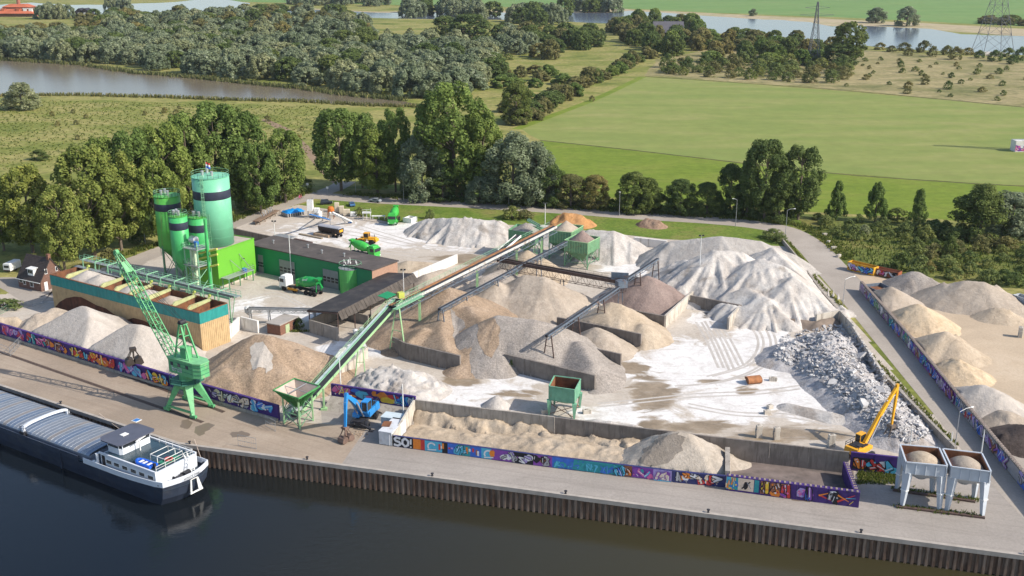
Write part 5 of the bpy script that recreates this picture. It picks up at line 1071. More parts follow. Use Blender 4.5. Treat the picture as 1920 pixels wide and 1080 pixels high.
# ---------------------------------------------------------------- conveyors
def conveyor(label, p, q, w=1.1, girder=P_white, far=None, belt=P_belt, legs=(), rail=None, lat=None, ghgt=.55, legm=P_leaf, name='conveyor', spread=1.3, truss=None):
 """belt conveyor from p to q: belt, two side girders, rollers, optional walkway, A-frame legs at the fractions in legs"""
 p, q = V(p), V(q); ax = (q - p).normalized(); sd_ = ax.cross(V((0, 0, 1))).normalized(); up = sd_.cross(ax)
 if sd_.y > 0 and abs(sd_.y) > .3: sd_ = -sd_          # sd_ towards the camera
 t = thing(name, label, 'conveyor', (p.x, p.y, 0)); mb = MB()
 mb.slab([p + sd_ * w * .42, q + sd_ * w * .42, q + up * .02 - sd_ * w * .42, p - sd_ * w * .42], .08); mb.build('belt', belt, t)
 mb = MB(); o = up * -.12
 mb.beam(p + sd_ * (w * .5 + .06) + o, q + sd_ * (w * .5 + .06) + o, .12, ghgt); mb.build('side_girder', girder, t)
 mb = MB(); mb.beam(p - sd_ * (w * .5 + .06) + o, q - sd_ * (w * .5 + .06) + o, .12, ghgt); mb.build('side_girder', far or girder, t)
 mb = MB(); Ln = (q - p).length; n = max(3, int(Ln / 2.0))
 for k in range(n + 1): c = p.lerp(q, k / n) - up * .2; mb.beam(c - sd_ * w * .5, c + sd_ * w * .5, .1)
 mb.build('rollers', P_galv, t)
 for e in (p, q): mb = MB(); mb.lathe(e - up * .22, [(.26, -w * .48), (.28, -w * .4), (.28, w * .4), (.26, w * .48)], 12, axis=sd_); mb.build('drum', M_darksteel, t)
 if rail:
  mb = MB(); ww = .75; a = -sd_ * (w * .5 + .14); mb.slab([p + a, q + a, q + a - sd_ * ww, p + a - sd_ * ww], .06); mb.build('walkway', rail[0], t)
  mb = MB(); mb.rail([p + a - sd_ * ww, q + a - sd_ * ww], 1.0, 2.2, .03); mb.build('railing', rail[1], t)
 if lat:
  mb = MB(); n = max(4, int(Ln / 1.3))
  for s2 in (-1, 1):
   e = sd_ * (s2 * (w * .5 + .08)); mb.beam(p + e - up * 1.0, q + e - up * 1.0, .1)
   for k in range(n): mb.beam(p.lerp(q, k / n) + e - up * (.2 if k % 2 else 1.0), p.lerp(q, (k + 1) / n) + e - up * (1.0 if k % 2 else .2), .07)
  mb.build('lattice', lat, t)
 if truss: mb = MB(); mb.truss(p - up * (truss[1] + .3), q - up * (truss[1] + .3), truss[0], truss[1], truss[2], .09, .05); mb.build('truss', truss[3], t)
 for f in legs:
  c = p.lerp(q, f); mb = MB(); h = c.z - .4
  a, b = c + sd_ * .5, c - sd_ * .5
  fa, fb = V((c.x, c.y, 0)) + V((sd_.x, sd_.y, 0)) * spread, V((c.x, c.y, 0)) - V((sd_.x, sd_.y, 0)) * spread
  mb.beam(fa, a - V((0, 0, .4)), .2); mb.beam(fb, b - V((0, 0, .4)), .2)
  for z in ((.33, .66) if h > 5 else (.5,)): mb.beam(fa.lerp(a, z), fb.lerp(b, z), .1)
  mb.build('support', legm, t)
 return t
K1a, K1b = G(552, 778, 1.2), G(748, 561, 11.4)
conveyor('inclined feed conveyor rising from the green feed hopper', K1a, K1b, 1.5, P_leaf, P_steelg, legs=(), rail=(mat('pale_blue_walkway', (.42, .52, .50), .1), P_leaf))
def aframe(label, px1, px2, top, ztop, m=P_leaf, rungs=4, w=.26):
 a, b = G(*px1), G(*px2); tt = G(top[0], top[1], ztop); d = (b - a).normalized(); t = thing('trestle', label, 'trestle', ((a.x + b.x) / 2, (a.y + b.y) / 2, 0)); mb = MB()
 mb.beam(a, tt - d * .45, w); mb.build('leg', m, t); mb = MB(); mb.beam(b, tt + d * .45, w); mb.build('leg', m, t); mb = MB()
 for k in range(1, rungs): f = k / rungs; mb = MB(); mb.beam(a.lerp(tt - d * .45, f), b.lerp(tt + d * .45, f), .12); mb.build('rung', m, t)
 mb = MB(); mb.beam(tt - d * .9, tt + d * .9, .25); mb.build('head_beam', m, t)
aframe('tall light green trestle under the conveyor transfer point', (730, 662), (761, 670), (745, 574), 10.9); aframe('lower light green trestle by the pale block wall', (666, 707), (685, 707), (676, 651), 6.3, rungs=2, w=.2)
g = G(608, 768); mb = MB(); mb.beam((g.x, g.y, 0), (g.x, g.y, 4.4), .35); mb.box((g.x, g.y, .2), (1.2, 1.0, .4)); tag(mb.build('support_post', P_leaf), 'short light green post under the lower feed conveyor', 'post')
K2a, K2b = G(738, 574, 11.0), G(1040, 424, 12.4)
t = conveyor('long main conveyor with orange rusted cover running to the green bins', K2a, K2b, 1.3, mat('dusty_white_girder', (.50, .50, .48), .15, .8, .6, dirt=(.30, .24, .19), dirt_amt=.4, dirt_scale=.7), P_orust, ghgt=.6, rail=(P_orust, P_steelg), lat=None)
ax = (K2b - K2a).normalized(); sd_ = ax.cross(V((0, 0, 1))).normalized(); sd_ = sd_ if sd_.y < 0 else -sd_; mb = MB(); n = 44
for k in range(n):
 for s2 in (-.8, .8): mb.beam(K2a.lerp(K2b, k / n) + sd_ * s2 - V((0, 0, .5 if k % 2 else 1.5)), K2a.lerp(K2b, (k + 1) / n) + sd_ * s2 - V((0, 0, 1.5 if k % 2 else .5)), .08)
for s2 in (-.8, .8): mb.beam(K2a + sd_ * s2 - V((0, 0, 1.55)), K2b + sd_ * s2 - V((0, 0, 1.55)), .14)
mb.build('under_truss', P_blue, t); mb = MB(); mb.rail([K2a + sd_ * .8 + V((0, 0, .1)), K2a.lerp(K2b, .12) + sd_ * .8 + V((0, 0, .1))], 1.0, 1.0); mb.slab([K2a - ax * 1.5 + sd_ * .8, K2a.lerp(K2b, .12) + sd_ * .8, K2a.lerp(K2b, .12) + sd_ * 1.9, K2a - ax * 1.5 + sd_ * 1.9], .1); mb.rail([K2a - ax * 1.5 + sd_ * 1.9, K2a.lerp(K2b, .12) + sd_ * 1.9], 1.0, 1.0); mb.build('transfer_platform', P_steelg, t)
mb = MB(); h0 = K1b + V((0, 0, 1.3)); a1 = V((ax.x, ax.y, 0)).normalized(); mb.slab([h0 - a1 * 4.2 - sd_ * .2, h0 - a1 * .6 - sd_ * .2, h0 - a1 * .6 - sd_ * 2.6 + V((0, 0, .3)), h0 - a1 * 4.2 - sd_ * 2.6 + V((0, 0, .3))], .12); mb.build('canopy', P_dark, t); mb = MB(); mb.box(h0 + V((.4, .3, -.4)), (1.3, 1.2, 1.2), .5); mb.build('motor_housing', P_yel, t)
for f in (.13, .46, .72, .9):
 c = K2a.lerp(K2b, f); mb = MB(); mb.beam((c.x, c.y, 0), (c.x, c.y, c.z - 1.6), .55); mb.build('support_post', P_leaf, t)
conveyor('short raised conveyor head crossing over the main conveyor', G(938, 470, 11.6), G(972, 441, 13.4), 1.4, P_white)
X1, X2 = G(935, 486, 8.6), G(1172, 529, 8.6)
t = conveyor('dark brown cross conveyor on a thin lattice girder', X1, X2, 1.3, P_brownst, P_brownst, ghgt=.8, truss=(1.4, 2.2, 22, P_brownst)); mb = MB(); a1 = (X2 - X1).normalized(); n1 = V((a1.y, -a1.x, 0)); mb.rail([X1 + n1 * 1.0, X2 + n1 * 1.0], 1.0, 2.2, .025); mb.rail([X1 - n1 * 1.0, X2 - n1 * 1.0], 1.0, 2.2, .025); mb.build('railing', P_brownst, t)
for f, nm in ((.06, 0), (.52, 1), (.97, 2)):
 c = X1.lerp(X2, f); mb = MB(); mb.beam((c.x - .7, c.y, 0), (c.x - .4, c.y, c.z - 2.4), .22); mb.beam((c.x + .7, c.y, 0), (c.x + .4, c.y, c.z - 2.4), .22); mb.build('support', P_blue, t)
conveyor('blue grey stacking conveyor over the biggest brown gravel cone', G(970, 500, 9.2), G(824, 578, 9.0), .6, P_blue, ghgt=.22, lat=P_blue, legm=P_blue, legs=(.30, .70, .985), spread=1.5)
conveyor('blue grey stacking conveyor over the grey gravel ridge', G(1160, 537, 8.8), G(1025, 628, 8.4), .6, P_blue, ghgt=.22, lat=P_blue, legm=P_brownst, legs=(.26, .62, .97), spread=1.6)
conveyor('blue grey stacking conveyor over the purple grit heap', G(1165, 528, 8.8), G(1233, 484, 9.2), .6, P_blue, ghgt=.22, lat=P_blue, legm=P_brownst, legs=(.45, .96), spread=1.4)
conveyor('thin blue grey conveyor behind the dark cross conveyor', G(966, 501, 8.6), G(1062, 452, 9.6), .6, P_blue, ghgt=.22, lat=P_blue, legm=P_blue, legs=(.45,), spread=.9)
mb = MB(); c = G(1165, 532, 8.2); mb.box(c, (2.4, 2.2, 1.6), .3); mb.box(c + V((-.2, 2.0, 1.0)), (4.2, .15, 2.4), -.2); t = mb.build('transfer_box', P_blue); tag(t, 'blue grey transfer box where the stacking conveyors meet the cross conveyor', 'machine')
t = conveyor('small lattice conveyor reaching under the black shed roof', G(466, 577, 4.0), G(592, 580, 4.0), .8, P_galv, lat=P_galv, legm=P_galv, legs=(.02, .3, .98), spread=.8)
mb = MB(); g = G(466, 580, 3); mb.lathe((g.x, g.y, 1.6), [(.3, 0), (1.0, .8), (1.0, 1.8), (.5, 2.2)], 10); mb.build('chute', P_white, t)
# ---------------------------------------------------------------- green bins on legs and hoppers
def leg_bin(label, FLp, FRp, BRp, top, fillm, fill_label, hb=.42, body=P_frame, fh=1.8, lit=None, leg_out=0):
 a, b, c = FLp, FRp, BRp; d = a + (c - b); cs = [V((p.x, p.y, 0)) for p in (a, b, c, d)]; cen = sum(cs, V()) / 4; t = thing('aggregate_bin', label, 'bin', cen); zb = top * (1 - hb); mb = MB(); rib = MB()
 for i in range(4):
  p, q = cs[i], cs[(i + 1) % 4]; dd = (q - p).normalized(); out = V((dd.y, -dd.x, 0)); out = out if out.dot((p + q) / 2 - cen) > 0 else -out; n = max(3, int((q - p).length / .75))
  mb.beam(p + V((0, 0, (zb + top) / 2)) + dd * .0, q + V((0, 0, (zb + top) / 2)) - dd * .12, .12, top - zb)
  for k in range(n + 1): r = p.lerp(q, k / n) + out * .1; rib.beam((r.x, r.y, zb), (r.x, r.y, top), .1)
  rib.beam(p + out * .1 + V((0, 0, top)), q + out * .1 + V((0, 0, top)), .2, .16)
 mb.frustum([p + V((0, 0, zb)) for p in cs], [cen.lerp(p, .16) + V((0, 0, zb - (cs[0] - cs[2]).length * .30)) for p in cs]); mb.build('shell', body, t); rib.build('ribs', lit or P_leaf, t)
 for p in cs: mb = MB(); mb.beam(p, p + V((0, 0, zb)), .3); mb.build('leg', P_frame, t)
 mb = MB()
 for i in range(4):
  p, q = cs[i], cs[(i + 1) % 4]; m_ = (p + q) / 2; mb.beam(p + V((0, 0, .2)), m_ + V((0, 0, zb * .98)), .14); mb.beam(q + V((0, 0, .2)), m_ + V((0, 0, zb * .98)), .14); mb.beam(p + V((0, 0, zb * .35)), q + V((0, 0, zb * .35)), .12); mb.beam(p, p.lerp(cen, .25) + V((0, 0, zb)), .12)
 mb.build('bracing', P_frame, t)
 if fillm:
  n = 14; vs = []; fs = []
  for j in range(n + 1):
   for i in range(n + 1):
    f, g_ = i / n, j / n; p = cs[0].lerp(cs[1], .03 + .94 * f).lerp(cs[3].lerp(cs[2], .03 + .94 * f), .03 + .94 * g_); h = max(-.6, fh - (math.hypot(f - .5, g_ - .5) * 2) * fh * 1.05); vs.append(V((p.x, p.y, top - .15 + h)))
  for j in range(n):
   for i in range(n): q = j * (n + 1) + i; fs.append((q, q + 1, q + n + 2, q + n + 1))
  mb = MB(); mb.add(vs, fs); tag(mb.build('sand_fill', fillm, None, smooth=True), fill_label, 'sand')
 return t
hbz = 7.6
leg_bin('nearest green ribbed aggregate bin on legs', G(1059, 450, hbz), G(1102, 456, hbz), G(1124, 444.5, hbz), hbz, H_purple, 'purple brown grit heaped on the nearest green bin', fh=2.6)
a, b, c = G(1030, 432, 8.4), G(1071, 436, 8.4), G(1093, 423, 8.4)
leg_bin('farther green ribbed aggregate bin beside the conveyor head', a, b, c, 8.4, H_smooth, 'grey sand heaped on the farther green bin', fh=2.4)
leg_bin('shaded green aggregate bin left of the main conveyor', G(954, 431, 8), G(1003, 438, 8), G(1018, 427, 8), 8.0, H_gravel, 'grey gravel heaped in the shaded green bin', fh=2.0, lit=P_frame)  # ribs take the darker green to paint in the shade on this bin
conveyor('short green conveyor head above the bins against the grass', G(1012, 423, 10.0), G(990, 411, 11.6), 1.0, P_steelg)
cs = [G(512, 732, 6.9), G(560, 747.5, 6.9), G(600, 724, 6.9), G(552, 710, 6.9)]; cen = sum(cs, V()) / 4; cen.z = 0; t = thing('feed_hopper', 'large green funnel hopper with sand dusted mouth on the quay', 'hopper', cen); cz = V((cen.x, cen.y, 3.6))
bot = [cz + (V((p.x, p.y, 0)) - cen) * .2 for p in cs]; mb = MB(); mb.frustum(cs, bot, cap_bot=False);
for i in range(4):
 p, q = cs[i], cs[(i + 1) % 4]; p2, q2 = bot[i], bot[(i + 1) % 4]
 for k in range(1, 9): a = p.lerp(q, k / 9) ; b = p2.lerp(q2, k / 9); o = (V((a.x, a.y, 0)) - cen).normalized() * .06; mb.beam(a + o - V((0, 0, .1)), b + o - V((0, 0, .1)), .1, .16)
 mb.beam(p, q, .2, .25)
mb.build('funnel', mat('deep_green_hopper_paint', (.07, .25, .08), .2, .8, .55, dirt=(.16, .13, .07), dirt_amt=.3, dirt_scale=.5), t)
mb = MB(); inn = [cz + (p - cz) * .975 + V((0, 0, .08)) for p in cs]; mb.frustum([p - V((0, 0, .02)) for p in inn], [cz + (V((p.x, p.y, 0)) - cen) * .17 + V((0, 0, .12)) for p in cs], cap_bot=True); mb.build('sandy_lining', mat('sand_dusted_steel', (.42, .335, .285), .2, .6, .8, dirt=(.30, .22, .17), dirt_amt=.4, dirt_scale=.4), t)
mb = MB(); m1, m2 = cs[0].lerp(cs[1], .5), cs[3].lerp(cs[2], .5); m3, m4 = cs[0].lerp(cs[3], .5), cs[1].lerp(cs[2], .5); mb.beam(m1 - V((0, 0, .1)), m2 - V((0, 0, .1)), .12); mb.beam(m3 - V((0, 0, .22)), m4 - V((0, 0, .22)), .1); mb.build('cross_bar', P_galv, t)
for p in cs: mb = MB(); f = cen + (V((p.x, p.y, 0)) - cen) * .62; q = cz + (p - cz) * .62; mb.beam(f, q, .28); mb.build('leg', P_leaf, t)
mb = MB(); fr = [cen + (V((p.x, p.y, 0)) - cen) * .62 for p in cs]
for i in range(4):
 p, q = fr[i], fr[(i + 1) % 4]; mb.beam(p + V((0, 0, 2.6)), q + V((0, 0, 2.6)), .16); mb.beam(p + V((0, 0, .2)), q + V((0, 0, 2.6)), .12); mb.beam(q + V((0, 0, .2)), p + V((0, 0, 2.6)), .12); mb.beam(p + V((0, 0, 2.6)), p.lerp(q, .5) + V((0, 0, 4.9)), .12); mb.beam(q + V((0, 0, 2.6)), p.lerp(q, .5) + V((0, 0, 4.9)), .12)
mb.build('bracing', P_frame, t); mb = MB(); mb.box((cen.x, cen.y, 3.2), (1.6, 1.6, 1.0), .5, taper=.7); mb.build('outlet', P_galv, t)
cs = [G(1030, 724, 6.0), G(1077.5, 731, 6.0), G(1088, 711, 6.0), G(1040, 705, 6.0)]; cs = [V((p.x, p.y, 0)) for p in cs]; cen = sum(cs, V()) / 4; t = thing('loading_hopper', 'single mint green hopper with rusty inside and bare tapered legs', 'hopper', cen)
P_mint = mat('mint_hopper_paint', (.17, .38, .25), .16, .8, .55, dirt=(.16, .085, .05), dirt_amt=.28, dirt_scale=.7, streak=True); mb = MB(); li = MB()
for i in range(4):
 p, q = cs[i], cs[(i + 1) % 4]; d = (q - p).normalized(); out = V((d.y, -d.x, 0)); out = out if out.dot((p + q) / 2 - cen) > 0 else -out
 mb.beam(p + V((0, 0, 4.6)), q + V((0, 0, 4.6)) - d * .1, .1, 2.8); li.beam(p - out * .12 + V((0, 0, 4.62)) + d * .1, q - out * .12 + V((0, 0, 4.62)) - d * .1, .06, 2.7)
 for k in range(5): r = p.lerp(q, k / 4) + out * .08; mb.beam((r.x, r.y, 3.2), (r.x, r.y, 6.0), .12)
 mb.beam(p + out * .08 + V((0, 0, 6.02)), q + out * .08 + V((0, 0, 6.02)), .18, .16)
mb.frustum([p + V((0, 0, 3.2)) for p in cs], [cen.lerp(p, .2) + V((0, 0, 2.0)) for p in cs]); mb.build('shell', P_mint, t); li.frustum([cen.lerp(p, .95) + V((0, 0, 3.5)) for p in cs], [cen.lerp(p, .2) + V((0, 0, 2.3)) for p in cs]); li.build('rusty_lining', P_rust, t)
for p in cs: mb = MB(); mb.beam(p, p + V((0, 0, 3.2)), .3, .3, w2=.9, h2=.8); mb.build('leg', P_mint, t)
mb = MB()
for i in range(4): p, q = cs[i], cs[(i + 1) % 4]; mb.beam(p + V((0, 0, .3)), q + V((0, 0, 2.6)), .1); mb.beam(q + V((0, 0, .3)), p + V((0, 0, 2.6)), .1)
mb.build('bracing', P_rust, t)
def white_hopper(label, fl, fr, bl, br, fm, flabel):
 top = 8.0; cs = [V((p.x, p.y, 0)) for p in (fl, fr, br, bl)]; cen = sum(cs, V()) / 4; t = thing('loading_silo', label, 'silo', cen); P = mat('blue_white_silo_paint', (.47, .505, .55), .08, .8, .5, dirt=(.30, .25, .22), dirt_amt=.22, dirt_scale=.6, streak=True); mb = MB(); ins = MB(); rb = MB()
 for i in range(4):
  p, q = cs[i], cs[(i + 1) % 4]; d = (q - p).normalized(); out = V((d.y, -d.x, 0)); out = out if out.dot((p + q) / 2 - cen) > 0 else -out
  mb.beam(p + V((0, 0, 7.0)), q + V((0, 0, 7.0)) - d * .1, .12, 2.0); ins.beam(p - out * .12 + V((0, 0, 7.05)) + d * .1, q - out * .12 + V((0, 0, 7.05)) - d * .1, .06, 1.9)
  for k in range(5): r = p.lerp(q, k / 4) + out * .1; rb.beam((r.x, r.y, 6.0), (r.x, r.y, 7.95), .1)
  rb.beam(p + out * .1 + V((0, 0, 8.0)), q + out * .1 + V((0, 0, 8.0)), .22, .16)
 mb.frustum([p + V((0, 0, 6.0)) for p in cs], [cen.lerp(p, .25) + V((0, 0, 4.3)) for p in cs]); mb.build('shell', P, t); ins.build('rusty_lining', P_rust, t); rb.build('ribs', P, t)
 for p in cs:
  mb = MB(); k = cen - p; k.z = 0; k.normalize(); mb.beam(p + k * .25, p + k * .65 + V((0, 0, 6.1)), .5, .45, w2=1.35, h2=.9); lg = mb.build('leg', P, t); mb = MB(); mb.beam(p + k * .38 + V((0, 0, 2.9)), p + k * .40 + V((0, 0, 3.08)), .98, .85); mb.build('collar', P_white, lg)
 mb = MB(); mb.lathe((cen.x, cen.y, 3.9), [(.5, 0), (.9, .2), (.9, .6)], 12); mb.build('outlet', P_galv, t)
 n = 14; vs = []; fs = []
 for j in range(n + 1):
  for i in range(n + 1):
   f, g_ = i / n, j / n; p = cs[0].lerp(cs[1], .04 + .92 * f).lerp(cs[3].lerp(cs[2], .04 + .92 * f), .04 + .92 * g_); vs.append(V((p.x, p.y, 7.0 + max(-.5, 1.35 - ((f - .5) ** 2 + (g_ - .5) ** 2) * 5.2))))
 for j in range(n):
  for i in range(n): q = j * (n + 1) + i; fs.append((q, q + 1, q + n + 2, q + n + 1))
 mb = MB(); mb.add(vs, fs); tag(mb.build('sand_fill', fm, None, smooth=True), flabel, 'sand')
a, b, c, d = G(1700, 866, 8), G(1775, 873, 8), G(1689, 834, 8), G(1760, 840, 8); white_hopper('left blue white truck loading silo on tapered legs', a, b, c, d, H_tan, 'tan sand filling the left white loading silo')
a, b, c, d = G(1785, 874.5, 8), G(1857, 884, 8), G(1769, 842, 8), G(1840, 850, 8); white_hopper('right blue white truck loading silo with red marked leg', a, b, c, d, H_smooth, 'grey sand filling the right white loading silo')
for lab, p, q in (('front rusty kerb beam under the white loading silos', (1680, 951), (1846, 972)), ('rear rusty kerb beam under the white loading silos', (1674, 920), (1828, 942))):
 a, b = G(*p), G(*q); mb = MB(); mb.beam(a + V((0, 0, .15)), b + V((0, 0, .15)), .6, .32); tag(mb.build('kerb_beam', P_brownst), lab, 'beam')
# ---------------------------------------------------------------- quay crane
C_main = mat('crane_green_paint', (.11, .37, .16), .2, 1.0, .5, dirt=(.26, .36, .20), dirt_amt=.3, dirt_scale=.6)
C_pale = mat('faded_crane_green_paint', (.18, .44, .21), .16, 1.0, .5, dirt=(.13, .30, .15), dirt_amt=.3, dirt_scale=.6)
C_dark = mat('dark_crane_green_paint', (.05, .17, .12), .2, 1.0, .55)
F1, F2, F3 = G(314, 770), G(363, 785), G(397, 764); F4 = F1 + F3 - F2; cc = (F1 + F3) / 2
cr = thing('harbour_crane', 'old green portal crane with lattice boom raised over the storage bins', 'crane', cc)
for k, f in enumerate((F1, F2, F3, F4)):
 top = cc + (f - cc) * .36 + V((0, 0, 5.6)); mb = MB(); mb.beam(f + V((0, 0, .6)), top, .55, .6, w2=1.5, h2=1.3); lg = mb.build('leg', C_pale if k == 1 else C_main, cr)
 mb = MB(); mb.box(f + V((0, 0, .45)), (1.5, .5, .55), math.atan2(F2.y - F1.y, F2.x - F1.x)); mb.build('bogie', C_main, lg)
 mb = MB(); d = (F2 - F1).normalized()
 for s_ in (-.5, .5): mb.lathe(f + d * s_ + V((0, 0, .28)), [(.26, -.12), (.28, -.1), (.28, .1), (.26, .12)], 12, axis=V((-d.y, d.x, 0)))
 mb.build('wheels', M_darksteel, lg)
mb = MB(); mb.beam(F1 + V((0, 0, 1.1)), F2 + V((0, 0, 1.1)), .4, .35); mb.beam(F4 + V((0, 0, 1.1)), F3 + V((0, 0, 1.1)), .4, .35); mb.build('tie_beam', C_main, cr)
mb = MB(); mb.lathe(cc, [(1.6, 4.6), (2.3, 5.4), (2.4, 5.9), (2.4, 6.1)], 8); mb.build('portal_head', C_main, cr)
mb = MB(); mb.lathe(cc, [(3.3, 6.05), (3.4, 6.1), (3.4, 6.2), (1.2, 6.25)], 8); pfm = mb.build('platform', C_dark, cr); mb = MB(); mb.ring_rail(cc, 3.3, 6.2, 1.0, 8, .035); mb.build('railing', C_dark, cr)
mb = MB(); mb.lathe(cc, [(1.35, 6.2), (1.3, 7.7), (1.7, 7.8)], 20); mb.build('slewing_column', C_main, cr)
mb = MB(); la = V((F1.x, F1.y, 0))
for s_ in (-.25, .25): mb.beam(la + V((-.4 + s_, .5, .3)), cc + (la - cc) * .5 + V((-.4 + s_, .5, 6.8)), .06)
for k in range(15): f = k / 15; mb.beam((la + V((-.65, .5, .3))).lerp(cc + (la - cc) * .5 + V((-.65, .5, 6.8)), f), (la + V((-.15, .5, .3))).lerp(cc + (la - cc) * .5 + V((-.15, .5, 6.8)), f), .04)
mb.build('ladder', C_dark, cr)
fw = V((-.84, .55, 0)).normalized(); rt = V((fw.y, -fw.x, 0))      # boom heading, and its right-hand side
def cp_(a, b, z): p = cc + fw * a + rt * b; return V((p.x, p.y, z))
hc = -.9; mb = MB()
out = [(3.6, -1.7), (3.6, 1.7), (-3.2, 1.7), (-4.6, 1.0), (-4.6, -1.0), (-3.2, -1.7)]
mb.prism([cp_(a + hc, b, 0).xy[:] for a, b in out], 7.8, 10.6); hs = mb.build('machine_house', C_main, cr)
mb = MB(); mb.prism([cp_(a * 1.03 + hc, b * 1.06, 0).xy[:] for a, b in out], 10.62, 10.85); mb.build('roof', C_pale, hs)
mb = MB(); mb.beam(cp_(-4.66 + hc, 0, 9.2), cp_(-4.7 + hc, 0, 9.2), 1.9, 2.4)
mb = MB()
for z in (8.6, 9.4, 10.1): mb.beam(cp_(-3.2 + hc, -1.75, z), cp_(-4.65 + hc, -1.05, z), .06); mb.beam(cp_(-4.65 + hc, -1.05, z), cp_(-4.65 + hc, 1.05, z), .06); mb.beam(cp_(2.5 + hc, -1.74, z), cp_(-3.2 + hc, -1.74, z), .05)
mb.build('seams', C_dark, hs)
sgn = -1 if (-rt).y < 0 else 1          # side that faces the quay edge
mb = MB()
for a in (2.6, .6, -1.6): mb.beam(cp_(a + hc - .35, 1.73 * sgn, 9.7), cp_(a + hc + .35, 1.73 * sgn, 9.7), .08, .7)
mb.build('window', P_glass, hs)
nn = rt * sgn; ex = V((0, 0, 1)).cross(nn) * 1.0
text_mesh('lettering', 'bruil', 1.55, PAL['white'], cr, cp_(1.3 + hc, 1.72 * sgn, 8.75) - cc, ex, V((0, 0, 1)), .03)
mb = MB(); top = 17.6
for s_ in (-1.05, 1.05):
 mb.beam(cp_(1.4, s_, 10.8), cp_(-.1, s_ * .55, top), .28); mb.beam(cp_(-2.6, s_, 10.8), cp_(-.5, s_ * .55, top), .28)
 for f, g_ in ((.3, .3), (.6, .6)): mb.beam(cp_(1.4, s_, 10.8).lerp(cp_(-.1, s_ * .55, top), f), cp_(-2.6, s_, 10.8).lerp(cp_(-.5, s_ * .55, top), g_), .14)
 mb.beam(cp_(1.4, s_, 10.8).lerp(cp_(-.1, s_ * .55, top), .3), cp_(-2.6, s_, 10.8).lerp(cp_(-.5, s_ * .55, top), .6), .12)
for z, w_ in ((13, .9), (15.3, .75), (top, .6)): mb.beam(cp_(.4, -w_, z), cp_(.4, w_, z), .14); mb.beam(cp_(-1.2, -w_, z), cp_(-1.2, w_, z), .14)
mb.build('mast', C_main, cr); mb = MB(); mb.lathe(cp_(-.3, 0, top + .2), [(.45, -.7), (.5, -.65), (.5, .65), (.45, .7)], 14, axis=rt); mb.build('pulley', M_darksteel, cr)
mb = MB(); mb.box(cp_(-.6, 0, 11.9), (1.6, 1.5, 2.2), math.atan2(fw.y, fw.x)); mb.build('winch', C_main, cr)
foot = cp_(3.2, 0, 9.2); tip = cp_(17.2, 0, 28.6); kn = foot.lerp(tip, .80); mb = MB(); mb.truss(foot, kn, 1.7, 1.3, 15, .17, .08); mb.build('boom', C_main, cr)
ax = (tip - foot).normalized(); up = rt.cross(ax); up = up if up.z > 0 else -up; mb = MB()
for s_ in (-1, 1):
 for k in range(7):
  f0, f1 = k / 7, (k + 1) / 7; mb.beam(kn.lerp(tip, f0) + rt * s_ * (.85 - .5 * f0), kn.lerp(tip, f1) + rt * s_ * (.85 - .5 * f1), .2); mb.beam(kn.lerp(tip, f0) + rt * s_ * (.85 - .5 * f0) + up * (1.3 - .8 * f0), kn.lerp(tip, f1) + rt * s_ * (.85 - .5 * f1) + up * (1.3 - .8 * f1), .2); mb.beam(kn.lerp(tip, f0) + rt * s_ * (.85 - .5 * f0), kn.lerp(tip, f1) + rt * s_ * (.85 - .5 * f1) + up * (1.3 - .8 * f1), .12)
mb.slab([kn + rt * .8 + up * 1.3, kn - rt * .8 + up * 1.3, kn.lerp(tip, .5) - rt * .6 + up * .95, kn.lerp(tip, .5) + rt * .6 + up * .95], .06); mb.build('boom_head', C_pale, cr)
mb = MB(); mb.lathe(tip + up * .3, [(.5, -.35), (.55, -.3), (.55, .3), (.5, .35)], 14, axis=rt); mb.build('head_pulley', C_main, cr)
mb = MB()
for s_ in (-.4, .4): mb.tube(cp_(-.3, s_, top + .5), tip + rt * s_ + up * .6, .035, 5); mb.tube(cp_(-.3, s_, top + .3), kn + rt * s_ + up * 1.4, .03, 5)
mb.build('stay_cable', M_darksteel, cr)
def grab(name, label, c, rz, m, s=1.0, post=True):
 t = thing(name, label, 'grab', c, rz); l = MB()
 for d in (-1, 1):
  mb = MB(); prof = [(0, .25), (.15, .95), (.75, 1.25), (1.25, .95), (1.45, .2), (1.0, -.1)]
  vs = [V((d * x * s, -.75 * s, z * s)) for x, z in prof] + [V((d * x * s, .75 * s, z * s)) for x, z in prof]; n = len(prof)
  mb.add(vs, [tuple(range(n))[::d], tuple(range(n, 2 * n))[::-d]] + [((i, (i + 1) % n, (i + 1) % n + n, i + n)[::-d]) for i in range(n)]); mb.build('shell', m, t, world=False)
  l.beam((d * 1.0 * s, -.5 * s, 1.0 * s), (d * .25 * s, -.3 * s, 2.5 * s), .14 * s); l.beam((d * 1.0 * s, .5 * s, 1.0 * s), (d * .25 * s, .3 * s, 2.5 * s), .14 * s)
 if post: l.box((0, 0, 2.6 * s), (1.0 * s, 1.0 * s, .5 * s)); l.beam((0, 0, 1.0 * s), (0, 0, 2.4 * s), .25 * s); l.build('linkage', m, t, world=False)
 return t
g = hitpx(252, 681); grab('clamshell_grab', 'dark clamshell grab lying on the pale sand heap behind the purple wall', V((g.x, g.y, g.z - .15)), .5, mat('dark_grab_steel', (.045, .035, .03), .3, 1, .6), 1.25)
for lab, p, q in (('crane rail nearer the quay edge', (-40, 646), (380, 792)), ('crane rail nearer the purple wall', (150, 672), (420, 773))):
 a, b = G(*p), G(*q); mb = MB(); mb.beam(a + V((0, 0, .06)), b + V((0, 0, .06)), .16, .1); mb.beam(a + V((0, 0, .03)), b + V((0, 0, .03)), .9, .04); tag(mb.build('crane_rail', mat('rail_rust', (.10, .07, .055), .3, 1.5, .7)), lab, 'rail')
